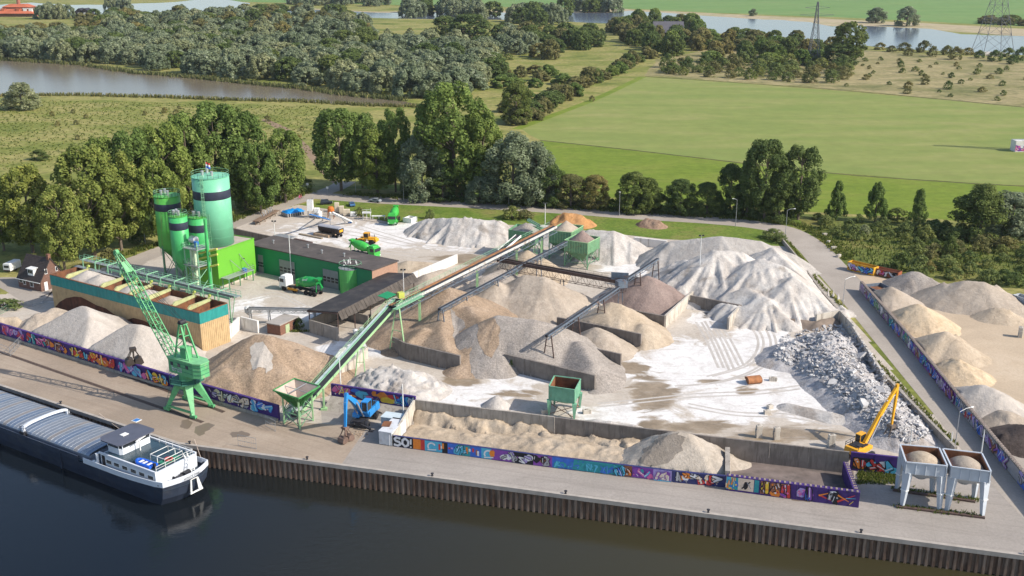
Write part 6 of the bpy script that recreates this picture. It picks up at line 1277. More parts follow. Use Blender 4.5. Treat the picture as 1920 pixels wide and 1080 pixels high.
# ---------------------------------------------------------------- excavators
def excavator(label, base, target, paint, shoulder, elbow, stick, cabz, tracked, sc=1.0):
 d = V((target.x - base.x, target.y - base.y, 0)); R_ = d.length / sc; a = math.atan2(d.y, d.x); t = thing('excavator', label, 'excavator', base, a)
 B_ = lambda mb, n, m, par=None: mb.build(n, m, par or t, world=False)
 dk = M_darksteel
 if tracked:
  for s in (-1, 1):
   mb = MB(); pts = [(-2.2, .5), (-1.9, .95), (1.9, .95), (2.2, .5), (1.9, .08), (-1.9, .08)]; n = 6; vs = [V((x, s * 1.35 - .3, z)) for x, z in pts] + [V((x, s * 1.35 + .3, z)) for x, z in pts]
   mb.add(vs, [tuple(range(n)), tuple(range(2 * n - 1, n - 1, -1))] + [(i, i + n, (i + 1) % n + n, (i + 1) % n) for i in range(n)]); B_(mb, 'track', dk)
 else:
  mb = MB(); mb.box((0, 0, .95), (5.0, 1.6, .5)); B_(mb, 'chassis', dk)
  for x in (-1.8, 1.8):
   for s in (-1, 1):
    mb = MB(); mb.lathe((x, s * 1.15, .62), [(.35, -.28), (.6, -.25), (.62, 0), (.6, .25), (.35, .28)], 18, axis=(0, 1, 0)); B_(mb, 'wheel', dk)
  for x in (-2.7, 2.7):
   for s in (-1, 1): mb = MB(); mb.beam((x, s * .5, .9), (x * 1.02, s * 2.2, .35), .3); mb.box((x * 1.02, s * 2.25, .12), (.7, .6, .12)); B_(mb, 'outrigger', dk)
 mb = MB(); mb.lathe((0, 0, 1.0), [(.9, 0), (.9, .4)], 18); B_(mb, 'slew_ring', dk)
 mb = MB(); mb.box((-.9, 0, 1.95), (3.6, 2.7, 1.1)); mb.box((-2.5, 0, 1.95), (1.1, 2.8, 1.25), taper=.92); mb.box((.9, -.75, 1.8), (1.6, 1.1, .7)); b = mb.build('upper_body', paint, t, world=False, bevel=.08)
 mb = MB(); mb.box((-1.3, .1, 2.62), (2.0, 1.7, .25)); mb.box((-.4, -.9, 2.6), (1.6, .5, .2)); mb.lathe((-1.7, .7, 2.7), [(.1, 0), (.1, .6)], 8); mb.box((-1.5, -.6, 2.75), (.9, .6, .3)); B_(mb, 'engine_deck', dk, b)
 mb = MB(); mb.rail([(-2.8, -1.3, 2.5), (-2.8, 1.3, 2.5), (.2, 1.3, 2.5)], .8, 1.5, .03); B_(mb, 'handrail', dk, b)
 mb = MB(); cz = cabz; mb.box((1.0, .85, cz), (1.7, 1.0, .25)); mb.box((1.0, .85, cz + 1.65), (1.7, 1.05, .12))
 for x in (.2, 1.8):
  for y in (.4, 1.3): mb.beam((x, y, cz), (x, y, cz + 1.6), .1)
 if cz > 2.4: mb.beam((.8, .85, 1.9), (.9, .85, cz), .5)
 c = mb.build('cab', paint, t, world=False); mb = MB(); mb.box((1.0, .85, cz + .87), (1.62, .95, 1.45)); B_(mb, 'window', P_glass, c)
 sh, el, st = V(shoulder), V(elbow), V((R_, 0, stick)); mid = sh.lerp(el, .45) + V((0, 0, .35))
 mb = MB(); mb.beam(sh, mid, .5, .7, w2=.5, h2=.85); mb.beam(mid, el, .5, .85, w2=.4, h2=.5); bm = B_(mb, 'boom', paint); mb = MB()
 for s in (-.42, .42): mb.tube(V((1.3, s, 1.7)), mid + V((0, s, -.2)), .13, 8); mb.tube(V((1.3, s, 1.7)).lerp(mid, .55) + V((0, s * .45, 0)), mid + V((0, s, -.1)), .08, 8)
 B_(mb, 'ram', P_silver, bm)
 mb = MB(); mb.beam(el + V((-.3, 0, .25)), el.lerp(st, .3), .4, .6); mb.beam(el.lerp(st, .3), st, .38, .55, w2=.3, h2=.35); sk_ = B_(mb, 'stick', paint); mb = MB(); mb.tube(mid.lerp(el, .35) + V((0, 0, .6)), el.lerp(st, .22) + V((.25, 0, 0)), .11, 8); B_(mb, 'ram', P_silver, sk_)
 t.scale = (sc, sc, sc); return t
E_blue = mat('blue_excavator_paint', (.02, .22, .55), .1, 1, .4, spec=.5); E_yel = mat('yellow_excavator_paint', (.70, .34, .015), .1, 1, .4, spec=.5, dirt=(.40, .20, .03), dirt_amt=.2, dirt_scale=.8)
bb, tg = G(684, 792), G(649, 828); excavator('blue material handler with raised boom beside the feed hopper', bb, tg, E_blue, (.9, -.1, 2.4), (6.4, 0, 7.3), 2.4, 2.6, False, 1.2)
grab('clamshell_grab', 'rusty clamshell grab hanging from the blue excavator above the quay', tg + V((0, 0, .12)), .9, mat('worn_grab_steel', (.15, .10, .08), .4, 1.2, .6), 1.0)
bb, tg = G(1612, 856), G(1668, 828); excavator('yellow long reach excavator behind the bay wall', bb, tg, E_yel, (.9, -.1, 2.4), ((tg - bb).length + .6, 0, 10.9), 3.4, 2.2, True)
grab('clamshell_grab', 'dark clamshell grab hanging from the yellow excavator', tg + V((0, 0, .15)), .5, mat('brown_grab_steel', (.13, .105, .09), .3, 1.2, .6), 1.15)
sp = MB(); g = G(655, 812); rng = random.Random(5)
for k in range(60): a = rng.uniform(0, 6.3); r = rng.uniform(0, 2.4); chunk(sp, (g.x + 1.4 + r * math.cos(a), g.y - .6 + r * math.sin(a) * .8, .06), rng.uniform(.1, .25), rng, .6)
tag(sp.build('spilled_gravel', H_brown), 'brown gravel spilled on the quay under the blue excavator', 'gravel', kind='stuff')
# ---------------------------------------------------------------- road vehicles
T_black = mat('tyre_rubber', (.018, .018, .02), .2, 2, .85); V_green = mat('green_truck_paint', (.05, .40, .06), .1, 1, .4, spec=.5); V_dgreen = mat('dark_green_drum_paint', (.015, .27, .06), .08, .8, .38, spec=.5)
def wheel(t, c, r, w, par=None):
 mb = MB(); mb.lathe(c, [(r * .55, -w / 2), (r * .95, -w / 2), (r, -w * .35), (r, w * .35), (r * .95, w / 2), (r * .55, w / 2)], 18, axis=(0, 1, 0)); o = mb.build('wheel', T_black, t, world=False)
 mb = MB(); mb.lathe(c, [(r * .2, -w * .46), (r * .52, -w * .42), (r * .52, w * .42), (r * .2, w * .46)], 12, axis=(0, 1, 0)); mb.build('rim', P_silver, o, world=False); return o
def mixer(label, loc, rz, cabm, drumm, semi=False, axles=(0, 1.4, 4.6, 5.9), text=None, framem=None):
 t = thing('mixer_truck', label, 'truck', loc, rz); b = lambda mb, n, m, p=None, bv=0: mb.build(n, m, p or t, world=False, bevel=bv)
 L = 9.6 if semi else 7.6                                            # local x runs from the front bumper backwards
 mb = MB(); mb.box((1.0, 0, 2.0), (2.0, 2.4, 2.0)); mb.box((1.15, 0, 3.2), (1.7, 2.3, .5), taper=.86); mb.box((.15, 0, .85), (.5, 2.4, .6)); cb = b(mb, 'cab', cabm, None, .12)
 mb = MB(); mb.box((-.02, 0, 2.35), (.06, 2.1, .85)); b(mb, 'windscreen', P_glass, cb); mb = MB(); mb.box((.85, -1.21, 2.35), (1.0, .05, .75)); mb.box((.85, 1.21, 2.35), (1.0, .05, .75)); b(mb, 'side_window', P_glass, cb)
 for s in (-1, 1): mb = MB(); mb.box((-.12, s * .95, .9), (.05, .4, .22)); b(mb, 'headlight', P_white, cb); mb = MB(); mb.box((.15, s * 1.4, 2.4), (.15, .2, .6)); b(mb, 'mirror', M_darksteel, cb)
 mb = MB(); mb.box((L / 2 + .8, 0, .95), (L - .4, .95, .3)); b(mb, 'chassis', framem or M_darksteel)
 for x in axles:
  for s in (-1, 1): wheel(t, (1.2 + x, s * 1.0, .52), .52, .42 if x else .34)
 o = 3.2 if semi else 1.0; c = V((1.6 + o, 0, 2.3)); ax = V((1, 0, .17)).normalized()
 mb = MB(); mb.lathe(c, [(.35, 0), (.75, .15), (1.05, 1.0), (1.18, 2.0), (1.18, 3.0), (1.0, 4.1), (.7, 5.1), (.55, 5.4)], 26, axis=ax); dr = b(mb, 'drum', drumm); dr.data.shade_smooth()
 mb = MB(); mb.lathe(c, [(1.19, 1.9), (1.215, 1.95), (1.215, 2.1), (1.19, 2.15)], 26, axis=ax); b(mb, 'drum_ring', V_green if drumm is V_dgreen else drumm, dr)
 mb = MB(); mb.box((1.75 + o - .3, 0, 2.2), (.7, 1.2, 1.5)); b(mb, 'water_tank', V_green); mb = MB(); e = c + ax * 5.3; mb.beam(e + V((.1, -.8, -2.2)), e + V((.1, -.6, .4)), .14); mb.beam(e + V((.1, .8, -2.2)), e + V((.1, .6, .4)), .14); mb.box(e + V((.2, 0, .55)), (.9, 1.2, .5), taper=1.3); b(mb, 'charge_hopper', cabm if cabm is not P_white else V_dgreen)
 mb = MB(); mb.beam(e + V((.5, 0, -.3)), e + V((1.1, .2, -1.4)), .5, .2); b(mb, 'chute', drumm)
 mb = MB()
 for s in (-1, 1): mb.box((2.2 + o / 2, s * 1.18, .75), (1.2 + o * .5, .12, .5))
 b(mb, 'side_guard', mat('orange_side_guard', (.62, .28, .03), .1, 2) if cabm is P_white else V_green)
 if text:
  lx = c + ax * 2.5
  text_mesh('lettering', text, .8, PAL['white'], t, (lx.x, 1.19 * .82, lx.z + 1.19 * .57), ax * -1, V((0, -.57, .82)), .05)
  text_mesh('lettering', text, .8, PAL['white'], t, (lx.x, -1.19 * .82, lx.z + 1.19 * .57), ax, V((0, .57, .82)), .05)
 return t
a, b = G(531, 541), G(606, 556); mixer('white cab mixer truck with green drum in front of the workshop', a, math.atan2(b.y - a.y, b.x - a.x), P_white, V_dgreen, True, (0, 3.0, 6.2, 7.4, 8.6), 'bruil').scale = (1.18,) * 3
a, b = G(735, 424), G(748, 403); mixer('green mixer truck facing the quay at the back of the yard', a, math.atan2(b.y - a.y, b.x - a.x), V_green, V_green, False, text=None).scale = (1.15,) * 3
a, b = G(708, 486), G(650, 475); mixer('green mixer truck half hidden behind the workshop roof', a, math.atan2(b.y - a.y, b.x - a.x), V_green, V_green, False).scale = (1.15,) * 3
a, b = G(640, 446), G(590, 437); t = thing('tipper_trailer', 'black tipper trailer with silver cover on stacked beams', 'trailer', a, math.atan2(b.y - a.y, b.x - a.x)); mb = MB()
P_blk = mat('black_trailer_paint', (.03, .024, .024), .2, 1, .45); pr = [(-1.2, 2.9), (1.2, 2.9), (.95, 1.35), (-.95, 1.35)]; vs = [V((0, y, z)) for y, z in pr] + [V((8.2, y, z)) for y, z in pr]; mb.add(vs, [(0, 1, 2, 3), (7, 6, 5, 4), (4, 5, 1, 0), (5, 6, 2, 1), (6, 7, 3, 2), (7, 4, 0, 3)]); bd = mb.build('body', P_blk, t, world=False)
mb = MB()
for k in range(9): mb.beam((k * 1.02 + .02, 1.24, 2.9), (k * 1.02 + .02, 1.0, 1.35), .09); mb.beam((k * 1.02 + .02, -1.24, 2.9), (k * 1.02 + .02, -1.0, 1.35), .09)
mb.build('ribs', P_blk, bd, world=False); mb = MB(); n = 8; cr_ = [(1.25 * math.cos(PI * i / n), 2.92 + .45 * math.sin(PI * i / n)) for i in range(n + 1)]; vs = [V((-.05, y, z)) for y, z in cr_] + [V((8.25, y, z)) for y, z in cr_]; mb.add(vs, [(i, i + 1, i + n + 2, i + n + 1) for i in range(n)] + [tuple(range(n, -1, -1)), tuple(range(n + 1, 2 * n + 2))]); mb.build('cover', mat('silver_cover', (.33, .33, .36), .1, 1, .5), t, world=False)
mb = MB(); mb.box((-.06, 0, 2.2), (.06, 1.5, .7)); mb.build('yellow_plate', E_yel, bd, world=False); mb = MB(); mb.box((4, 0, 1.15), (8.0, .9, .3)); mb.build('chassis', M_darksteel, t, world=False)
for x in (.9, 2.2):
 for s in (-1, 1): wheel(t, (x, s * .95, .5), .5, .4)
mb = MB(); mb.box((7.0, .6, .6), (.25, .2, 1.1)); mb.box((7.0, -.6, .6), (.25, .2, 1.1)); mb.build('landing_leg', M_darksteel, t, world=False)
a, b = G(676, 456), G(704, 458); t = thing('wheel_loader', 'yellow wheel loader with a dark bucket on the white yard', 'loader', a, math.atan2(b.y - a.y, b.x - a.x)); mb = MB()
for x in (.6, 3.9):
 for s in (-1, 1): wheel(t, (x, s * 1.1, .8), .8, .6)
mb = MB(); mb.box((3.9, 0, 1.6), (2.9, 1.7, 1.1), taper=.88); mb.box((5.3, 0, 1.3), (.5, 2.3, .8)); mb.build('engine_cover', E_yel, t, world=False, bevel=.1); mb = MB(); mb.box((.9, 0, 1.2), (1.8, 1.1, .9)); mb.beam((.2, -.6, 1.5), (-1.6, -.6, .8), .3, .4); mb.beam((.2, .6, 1.5), (-1.6, .6, .8), .3, .4); mb.build('lift_arm', E_yel, t, world=False)
for x in (.6, 3.9):
 for s in (-1, 1): mb = MB(); mb.box((x, s * 1.1, 1.72), (1.6, .7, .14)); mb.build('mudguard', E_yel, t, world=False)
mb = MB(); mb.box((2.1, 0, 3.35), (1.7, 1.6, .14)); mb.box((2.1, 0, 1.8), (1.6, 1.5, .5))
for x in (1.35, 2.85):
 for s in (-.7, .7): mb.beam((x, s, 1.9), (x, s, 3.3), .12)
c_ = mb.build('cab', E_yel, t, world=False); mb = MB(); mb.box((2.1, 0, 2.65), (1.42, 1.34, 1.2)); mb.build('window', P_glass, c_, world=False); mb = MB(); mb.lathe((4.4, .4, 2.1), [(.1, 0), (.1, .8)], 8); mb.build('exhaust', M_darksteel, t, world=False)
mb = MB(); pr = [(-2.9, .1), (-1.7, .05), (-1.5, .6), (-1.7, 1.3), (-2.1, .6)]; n = 5; vs = [V((x, -1.45, z)) for x, z in pr] + [V((x, 1.45, z)) for x, z in pr]; mb.add(vs, [tuple(range(n)), tuple(range(2 * n - 1, n - 1, -1))] + [(i, i + n, (i + 1) % n + n, (i + 1) % n) for i in range(n)]); mb.build('bucket', M_darksteel, t, world=False)
def car(label, px, py, ang, paint, van=False, group='cars parked by the road'):
 g = G(px, py); t = thing('parked_car', label, 'car', g + V((0, 0, .03)), ang, group); h = 1.75 if van else 1.45
 sec = [(-2.1, .35, .55, .80), (-2.0, .3, .85, .88), (-1.1, .3, .95, .92), (-.55, .3, h - .05, .80), (.9 if not van else 1.6, .3, h, .80), (1.7 if not van else 2.0, .3, 1.0, .88), (2.1, .35, .75, .84)]; vs = []; fs = []
 for x, z0, z1, w in sec:
  wb = min(.92, w + .05); vs += [(x, -wb, z0), (x, -wb, min(z1, .8)), (x, -w * (.8 if z1 > 1.1 else 1), z1), (x, w * (.8 if z1 > 1.1 else 1), z1), (x, wb, min(z1, .8)), (x, wb, z0)]
 for k in range(len(sec) - 1):
  for i in range(6): j = (i + 1) % 6; fs.append((k * 6 + i, k * 6 + j, (k + 1) * 6 + j, (k + 1) * 6 + i))
 fs += [tuple(range(5, -1, -1)), tuple(range(len(sec) * 6 - 6, len(sec) * 6))]; mb = MB(); mb.add(vs, fs); b = mb.build('body', paint, t, world=False, bevel=.05)
 mb = MB(); x1 = 1.4 if van else .8
 for s in (-1, 1): mb.add([(-.85, s * .87, .92), (x1 + .4, s * .87, .95), (x1, s * .74, h - .18), (-.5, s * .74, h - .2)], [(0, 1, 2, 3) if s < 0 else (3, 2, 1, 0)])
 mb.add([(-1.12, -.72, 1.0), (-1.12, .72, 1.0), (-.62, .6, h - .1), (-.62, -.6, h - .1)], [(3, 2, 1, 0)]); mb.add([(x1 + .9 - (.35 if van else .12), -.7, 1.08), (x1 + .9 - (.35 if van else .12), .7, 1.08), (x1 + .22, .6, h - .06), (x1 + .22, -.6, h - .06)], [(0, 1, 2, 3)]); mb.build('window', P_glass, b, world=False)
 for x in (-1.3, 1.3):
  for s in (-1, 1): wheel(t, (x, s * .82, .32), .32, .22)
 for s in (-1, 1): mb = MB(); mb.box((-2.1, s * .6, .68), (.06, .35, .14)); mb.build('headlight', P_white, b, world=False)
car('dark estate car parked by the road bend', 612, 383, -2.9, mat('dark_car_paint', (.015, .018, .025), .1, 1, .25, spec=.5), True); car('blue hatchback parked on the grass', 660, 386, -1.3, mat('blue_car_paint', (.06, .14, .28), .1, 1, .25, spec=.5)); car('grey hatchback parked beside the road', 704, 379, -.4, mat('grey_car_paint', (.26, .28, .30), .1, 1, .25, spec=.5))
# ---------------------------------------------------------------- containers and skips
def skip(label, p, q, w, h, m, graf=None, fill=None, closed=False, name='skip', cat='skip', seed=1, flare=0):
 a, b = G(*p), G(*q); d = (b - a).normalized(); n = V((-d.y, d.x, 0)); n = n if n.y > 0 else -n; L = (b - a).length; t = thing(name, label, cat, a); mb = MB(); tk = .1
 def P(s, e, z): r = a + d * s + n * e; return V((r.x, r.y, z))
 mb.beam(P(-flare, tk / 2, h / 2 + .1), P(L + flare, tk / 2, h / 2 + .1), tk, h); mb.beam(P(-flare, w - tk / 2, h / 2 + .1), P(L + flare, w - tk / 2, h / 2 + .1), tk, h); mb.beam(P(tk / 2, tk, h / 2 + .1), P(tk / 2, w - tk, h / 2 + .1), tk, h); mb.beam(P(L - tk / 2, tk, h / 2 + .1), P(L - tk / 2, w - tk, h / 2 + .1), tk, h); mb.slab([P(.05, .05, .25), P(L - .05, .05, .25), P(L - .05, w - .05, .25), P(.05, w - .05, .25)], .15)
 k = 0.3
 while k < L: mb.beam(P(k, -.03, .15), P(k, -.03, h), .09); k += .9
 mb.beam(P(0, -.05, h + .1), P(L, -.05, h + .1), .14, .14); mb.build('shell', m, t)
 if closed: mb = MB(); mb.slab([P(-.05, -.06, h + .2), P(L + .05, -.06, h + .2), P(L + .05, w + .06, h + .2), P(-.05, w + .06, h + .2)], .12); mb.build('lid', closed, t)
 else:
  mb = MB(); mb.slab([P(.15, .15, h * .72), P(L - .15, .15, h * .72), P(L - .15, w - .15, h * .66), P(.15, w - .15, h * .66)], .1); mb.build('inside', fill or P_rust, t)
 if graf:
  B = Board(P(0, -.085, 0), P(L, -.085, 0), -n, .2, h); B.piece(.1, L * .5, graf[0], seed, lw=1.1); B.piece(L * .45, L * .98, graf[1], seed + 1, lw=1.3); B.done(t)
 return t
Y_skip = mat('yellow_skip_paint', (.62, .33, .03), .15, 1, .55, dirt=(.35, .17, .04), dirt_amt=.3, dirt_scale=.6)
skip('yellow roll-off skip with blue and white graffiti', (1588, 506), (1637, 518), 2.4, 2.3, Y_skip, (['white', 'pink', 'lilac'], ['blue', 'cyan', 'blue']), seed=81); skip('red brown graffiti covered skip full of rubble', (1640, 516), (1683, 525), 2.4, 1.9, mat('red_brown_skip_paint', (.30, .10, .05), .2, 1, .6), (['pink', 'white', 'red'], ['white', 'violet', 'black']), H_rubble, seed=83)
skip('open graffiti container at the head of the road wall', (1618, 549), (1640, 560), 5, 2.2, mat('blue_grey_container_paint', (.13, .16, .20), .2, 1, .6), (['lilac', 'blue', 'white'], ['blue', 'grey', 'black']), seed=85); skip('pale grey open container at the right edge', (1896, 570), (1960, 592), 2.6, 2.4, mat('pale_container_paint', (.42, .45, .48), .15, 1, .55), None, seed=87)
skip('white open skip beside the back green mixer truck', (757, 417), (770, 419), 3.2, 1.5, P_white, None, H_white, flare=.3)
P_cont = mat('white_container_paint', (.55, .56, .58), .12, 1.2, .55, dirt=(.38, .33, .30), dirt_amt=.35, dirt_scale=.8)
skip('white steel container with brown rusted hatch beside the sand bay', (711, 833), (735, 837), 6.0, 2.5, P_cont, None, None, P_cont, 'container', 'container'); g = G(725, 795, 2.75); mb = MB(); mb.box((g.x, g.y, 2.78), (1.5, 2.2, .1), -.1); tag(mb.build('rusted_plate', P_rust), 'brown rusted plate on the white container roof', 'plate')
skip('pale blue grey container behind the white one', (715, 806), (750, 811), 2.4, 2.5, mat('blue_white_container', (.40, .46, .50), .1, 1), None, None, mat('pale_blue_lid', (.48, .55, .58), .1, 1), 'container', 'container')
for lab, px, py, w, rz in (('double concrete block on the white yard', 1438, 776, 1.3, .2), ('upper concrete block on the white yard', 1443, 766, 1.1, .5), ('tall block stack with rusty top by the long wall', 1422, 820, 1.1, .1), ('grey block stack by the long wall', 1455, 824, 1.1, .1), ('pale block stack beside the yellow excavator', 1558, 838, 1.2, .1), ('pale concrete block beside the rusty loader bucket', 1449, 714, 1.6, -.1), ('concrete block left of the single mint hopper', 1020, 775, 1.2, .3), ('concrete block right of the single mint hopper', 1100, 775, 1.6, .2), ('first concrete block along the outer road bend', 1546, 442, 1.4, .4), ('second concrete block along the outer road bend', 1553, 456, 1.2, 1.0), ('third concrete block along the outer road bend', 1563, 467, 1.6, .2), ('last concrete block before the yellow skip', 1572, 482, 1.5, .7), ('lone concrete stack at the right edge of the sand yard', 1912, 632, 1.5, 1.2)):
 g = G(px, py); t = thing('concrete_block', lab, 'block', g, rz); mb = MB(); n = 3 if 'stack' in lab else 1
 for k in range(n): mb.box((random.Random(k).uniform(-.05, .05), 0, .4 + k * .81), (w, .8, .8))
 mb.build('blocks', M_conclight, t, world=False, bevel=.03); mb = MB(); mb.box((0, 0, n * .81 + .05), (w * .4, .35, .12), taper=.8); mb.build('stud', M_conc, t, world=False)
g = G(1412, 718); t = thing('loader_bucket', 'rusty loader bucket lying on the white yard', 'bucket', g, .25); mb = MB(); n = 9; pts = [(1.1 * math.cos(PI * .15 + PI * 1.15 * i / n), .75 + .75 * math.sin(PI * .15 + PI * 1.15 * i / n)) for i in range(n + 1)]
for (y0, z0), (y1, z1) in zip(pts[:-1], pts[1:]): mb.slab([(-1.5, y0, z0), (1.5, y0, z0), (1.5, y1, z1), (-1.5, y1, z1)], .08)
mb.build('shell', mat('orange_rust', (.33, .14, .06), .35, 1.2, .85), t, world=False)
for s in (-1.5, 1.5): mb = MB(); mb.add([V((s + o, y, max(.02, z))) for o in (-.04, .04) for y, z in pts], [tuple(range(n + 1)), tuple(range(2 * n + 1, n, -1))] + [(i, i + n + 1, (i + 1) % (n + 1) + n + 1, (i + 1) % (n + 1)) for i in range(n + 1)]); mb.build('side_plate', P_rust, t, world=False)
a, b = G(1475, 758), G(1620, 790); heap('sand_ridge', 'long low pale sand ridge on the white yard', [[(1478, 757, .9), (1560, 775, 1.1), (1615, 787, .9)]], H_white, .5, (), seed=91, rough=.1); heap('sand_heap', 'low grey sand ridge along the long wall', [[(1115, 788, 1.2), (1190, 800, 1.2)]], H_white, .5, ('long2',), seed=92, lumps=.6); heap('stone_heap', 'small pointed white stone heap beside the long grey wall', [[(931, 742, 2.2)]], H_white, .9, ('long',), res=.35, seed=93)
for lab, px, h in (('whitewashed block wall under the inclined feed conveyor', [(640, 690), (668, 672), (690, 650)], 2.4), ('short stepped block wall left of the rubble corner', [(1532, 600), (1545, 596)], 1.4)):
 wall_line('block_wall', lab, [Gxy(x, y, h) for x, y in px], h, .8, M_conclight, seg=1.6)
wall_line('block_wall', 'blue white retaining wall beside the brick hut', [Gxy(x, y, 3.0) for x, y in ((424, 618), (450, 594), (482, 602))], 3.0, .5, M_concwhite, seg=4)
t = thing('conveyor', 'blue mobile conveyor leaning at the back of the yard', 'conveyor', G(600, 410)); a, b = G(618, 412, .6), G(582, 402, 7.2); mb = MB(); mb.beam(a, b, .8, .35); mb.build('boom', P_motor, t); mb = MB(); mb.beam(a.lerp(b, .75) - V((0, 0, .2)), G(590, 410, 0), .25); mb.beam(a.lerp(b, .4) - V((0, 0, .2)), G(606, 413, 0), .25); mb.build('support', P_galv, t)
t = thing('conveyor', 'white mobile conveyor leaning beside the orange drum', 'conveyor', G(645, 416)); a, b = G(655, 416, .6), G(618, 398, 5.6); mb = MB(); mb.beam(a, b, .25, .35); mb.beam(a + V((.9, .3, 0)), b + V((.9, .3, 0)), .25, .35); mb.build('boom', P_white, t); mb = MB(); mb.beam(b, V((b.x, b.y, 0)), .2); mb.beam(a.lerp(b, .4), G(648, 418, 0), .2); mb.build('support', P_galv, t); mb = MB(); mb.lathe(G(656, 417, .3), [(.3, -.6), (.35, .6)], 10, axis=(1, .3, 0)); mb.build('motor', P_motor, t)
t = thing('mixing_drum', 'orange drum on a steel frame behind the black trailer', 'drum', G(621, 409)); c = G(621, 409); mb = MB(); mb.lathe(c + V((0, 0, 1.8)), [(.5, 0), (1.1, .6), (1.1, 1.5), (.7, 2.1)], 14); mb.build('drum', mat('orange_paint', (.5, .15, .03), .15, 1), t); mb = MB()
for x, y in ((-1, -1), (1, -1), (1, 1), (-1, 1)): mb.beam(c + V((x, y, 0)), c + V((x * .9, y * .9, 2.6)), .15)
mb.build('frame', P_rust, t)
t = thing('screening_machine', 'white screening machine beside the blue conveyor', 'machine', G(583, 408)); c = G(583, 408); mb = MB(); mb.box(c + V((0, 0, 4.2)), (1.8, 2.2, 3.4)); mb.build('tower', P_white, t); mb = MB(); mb.box(c + V((2.0, .5, 2.0)), (1.6, 1.6, 2.2)); mb.lathe(c + V((3.0, -1.0, .4)), [(.9, 0), (1.0, 1.6), (.4, 2.2)], 12); mb.build('tank', P_white, t); mb = MB()
for x, y in ((-.9, -1), (.9, -1), (.9, 1), (-.9, 1)): mb.beam(c + V((x, y, 0)), c + V((x, y, 2.6)), .18)
mb.beam(c + V((-.9, -1, .2)), c + V((.9, -1, 2.5)), .1); mb.rail([c + V((-.9, -1.1, 5.9)), c + V((.9, -1.1, 5.9)), c + V((.9, 1.1, 5.9))], 1.0, .9); mb.build('frame', P_galv, t)
t = thing('tarpaulin_stack', 'stack of steel sections under a bright blue tarpaulin', 'stack', G(552, 405)); a = G(538, 408); b = G(572, 402); d = (b - a).normalized(); n = V((-d.y, d.x, 0)); mb = MB(); nx, ny = 14, 8; vs = []; rng = random.Random(8); LL = (b - a).length
for j in range(ny + 1):
 for i in range(nx + 1): p = a + d * (LL * i / nx) + n * (4.5 * j / ny - .5); e = min(i, nx - i, j, ny - j); vs.append((p.x, p.y, 1.2 + .7 * min(1, e / 2) + rng.uniform(-.2, .25)))
mb.add(vs, [(j * (nx + 1) + i, j * (nx + 1) + i + 1, (j + 1) * (nx + 1) + i + 1, (j + 1) * (nx + 1) + i) for j in range(ny) for i in range(nx)]); mb.build('tarpaulin', mat('blue_tarpaulin', (.01, .22, .58), .1, 1, .45), t, smooth=True); mb = MB()
for k in range(8): p = a + d * (LL * (k + .3) / 8); mb.beam(V((p.x, p.y, .7)) - n * .5, V((p.x, p.y, .7)) + n * 4, .35, 1.1)
mb.build('steel_sections', P_galv, t)
t = thing('machine_frame', 'brown dismantled machine frame at the left back of the yard', 'machine', G(490, 412)); a, b = G(480, 422), G(518, 401); mb = MB(); mb.beam(a + V((0, 0, 1.2)), b + V((0, 0, 1.2)), 2.2, .3);
for k in range(5): p = a.lerp(b, k / 4); mb.beam(p, p + V((0, 0, 1.4)), .2); mb.beam(p + V((1.2, .4, 0)), p + V((1.2, .4, 1.3)), .2)
mb.build('deck', mat('brown_frame_paint', (.19, .13, .09), .3, 1, .8), t); mb = MB(); rng = random.Random(3)
for k in range(9): p = a.lerp(b, .3 + .07 * k); mb.beam(p + V((0, 0, 1.5)), p + V((rng.uniform(-1, 1), rng.uniform(-1, 1), rng.uniform(2.2, 3.4))), .16)
mb.build('lattice', P_galv, t)
for i, (px, py, w, h, lab) in enumerate(((632, 398, 1.5, 3.2, 'tall cream block at the yard edge'), (641, 400, 1.4, 2.4, 'second cream block right of the tall one'), (650, 404, 2.2, 2.0, 'tan crate among the cream blocks'), (664, 406, 2.4, 1.5, 'low white crate nearest the bush'))):
 g = G(px, py); t = thing('crate', lab, 'crate', g, .1); mb = MB(); mb.box((0, 0, h / 2 + .12), (w, 1.4, h)); mb.build('body', mat('cream_paint', (.58, .50, .38), .1, 1) if i < 3 else P_white, t, world=False, bevel=.06); mb = MB(); mb.box((0, -.5, .06), (w, .12, .12)); mb.box((0, .5, .06), (w, .12, .12)); mb.build('pallet', P_brownst, t, world=False)
t = thing('work_platform', 'white scaffold frame with trestle table at the yard edge', 'scaffold', G(690, 410)); c = G(688, 411); mb = MB(); mb.slab([c + V((-1.4, -.8, 2.4)), c + V((1.4, -.8, 2.4)), c + V((1.4, .8, 2.4)), c + V((-1.4, .8, 2.4))], .3); mb.slab([c + V((1.6, -.5, 1.2)), c + V((6.0, -.5, 1.2)), c + V((6.0, .5, 1.2)), c + V((1.6, .5, 1.2))], .2); mb.build('deck', P_white, t); mb = MB()
for x in (-1.2, 0, 1.2, 2, 4, 5.8): mb.beam(c + V((x, -.5, 0)), c + V((x, -.5, 1.2 if x > 1.5 else 2.3)), .12); mb.beam(c + V((x, .5, 0)), c + V((x, .5, 1.2 if x > 1.5 else 2.3)), .12)
mb.rail([c + V((-1.3, -.7, 2.4)), c + V((1.3, -.7, 2.4)), c + V((1.3, .7, 2.4))], 1.0, .9); mb.build('frame', P_white, t)
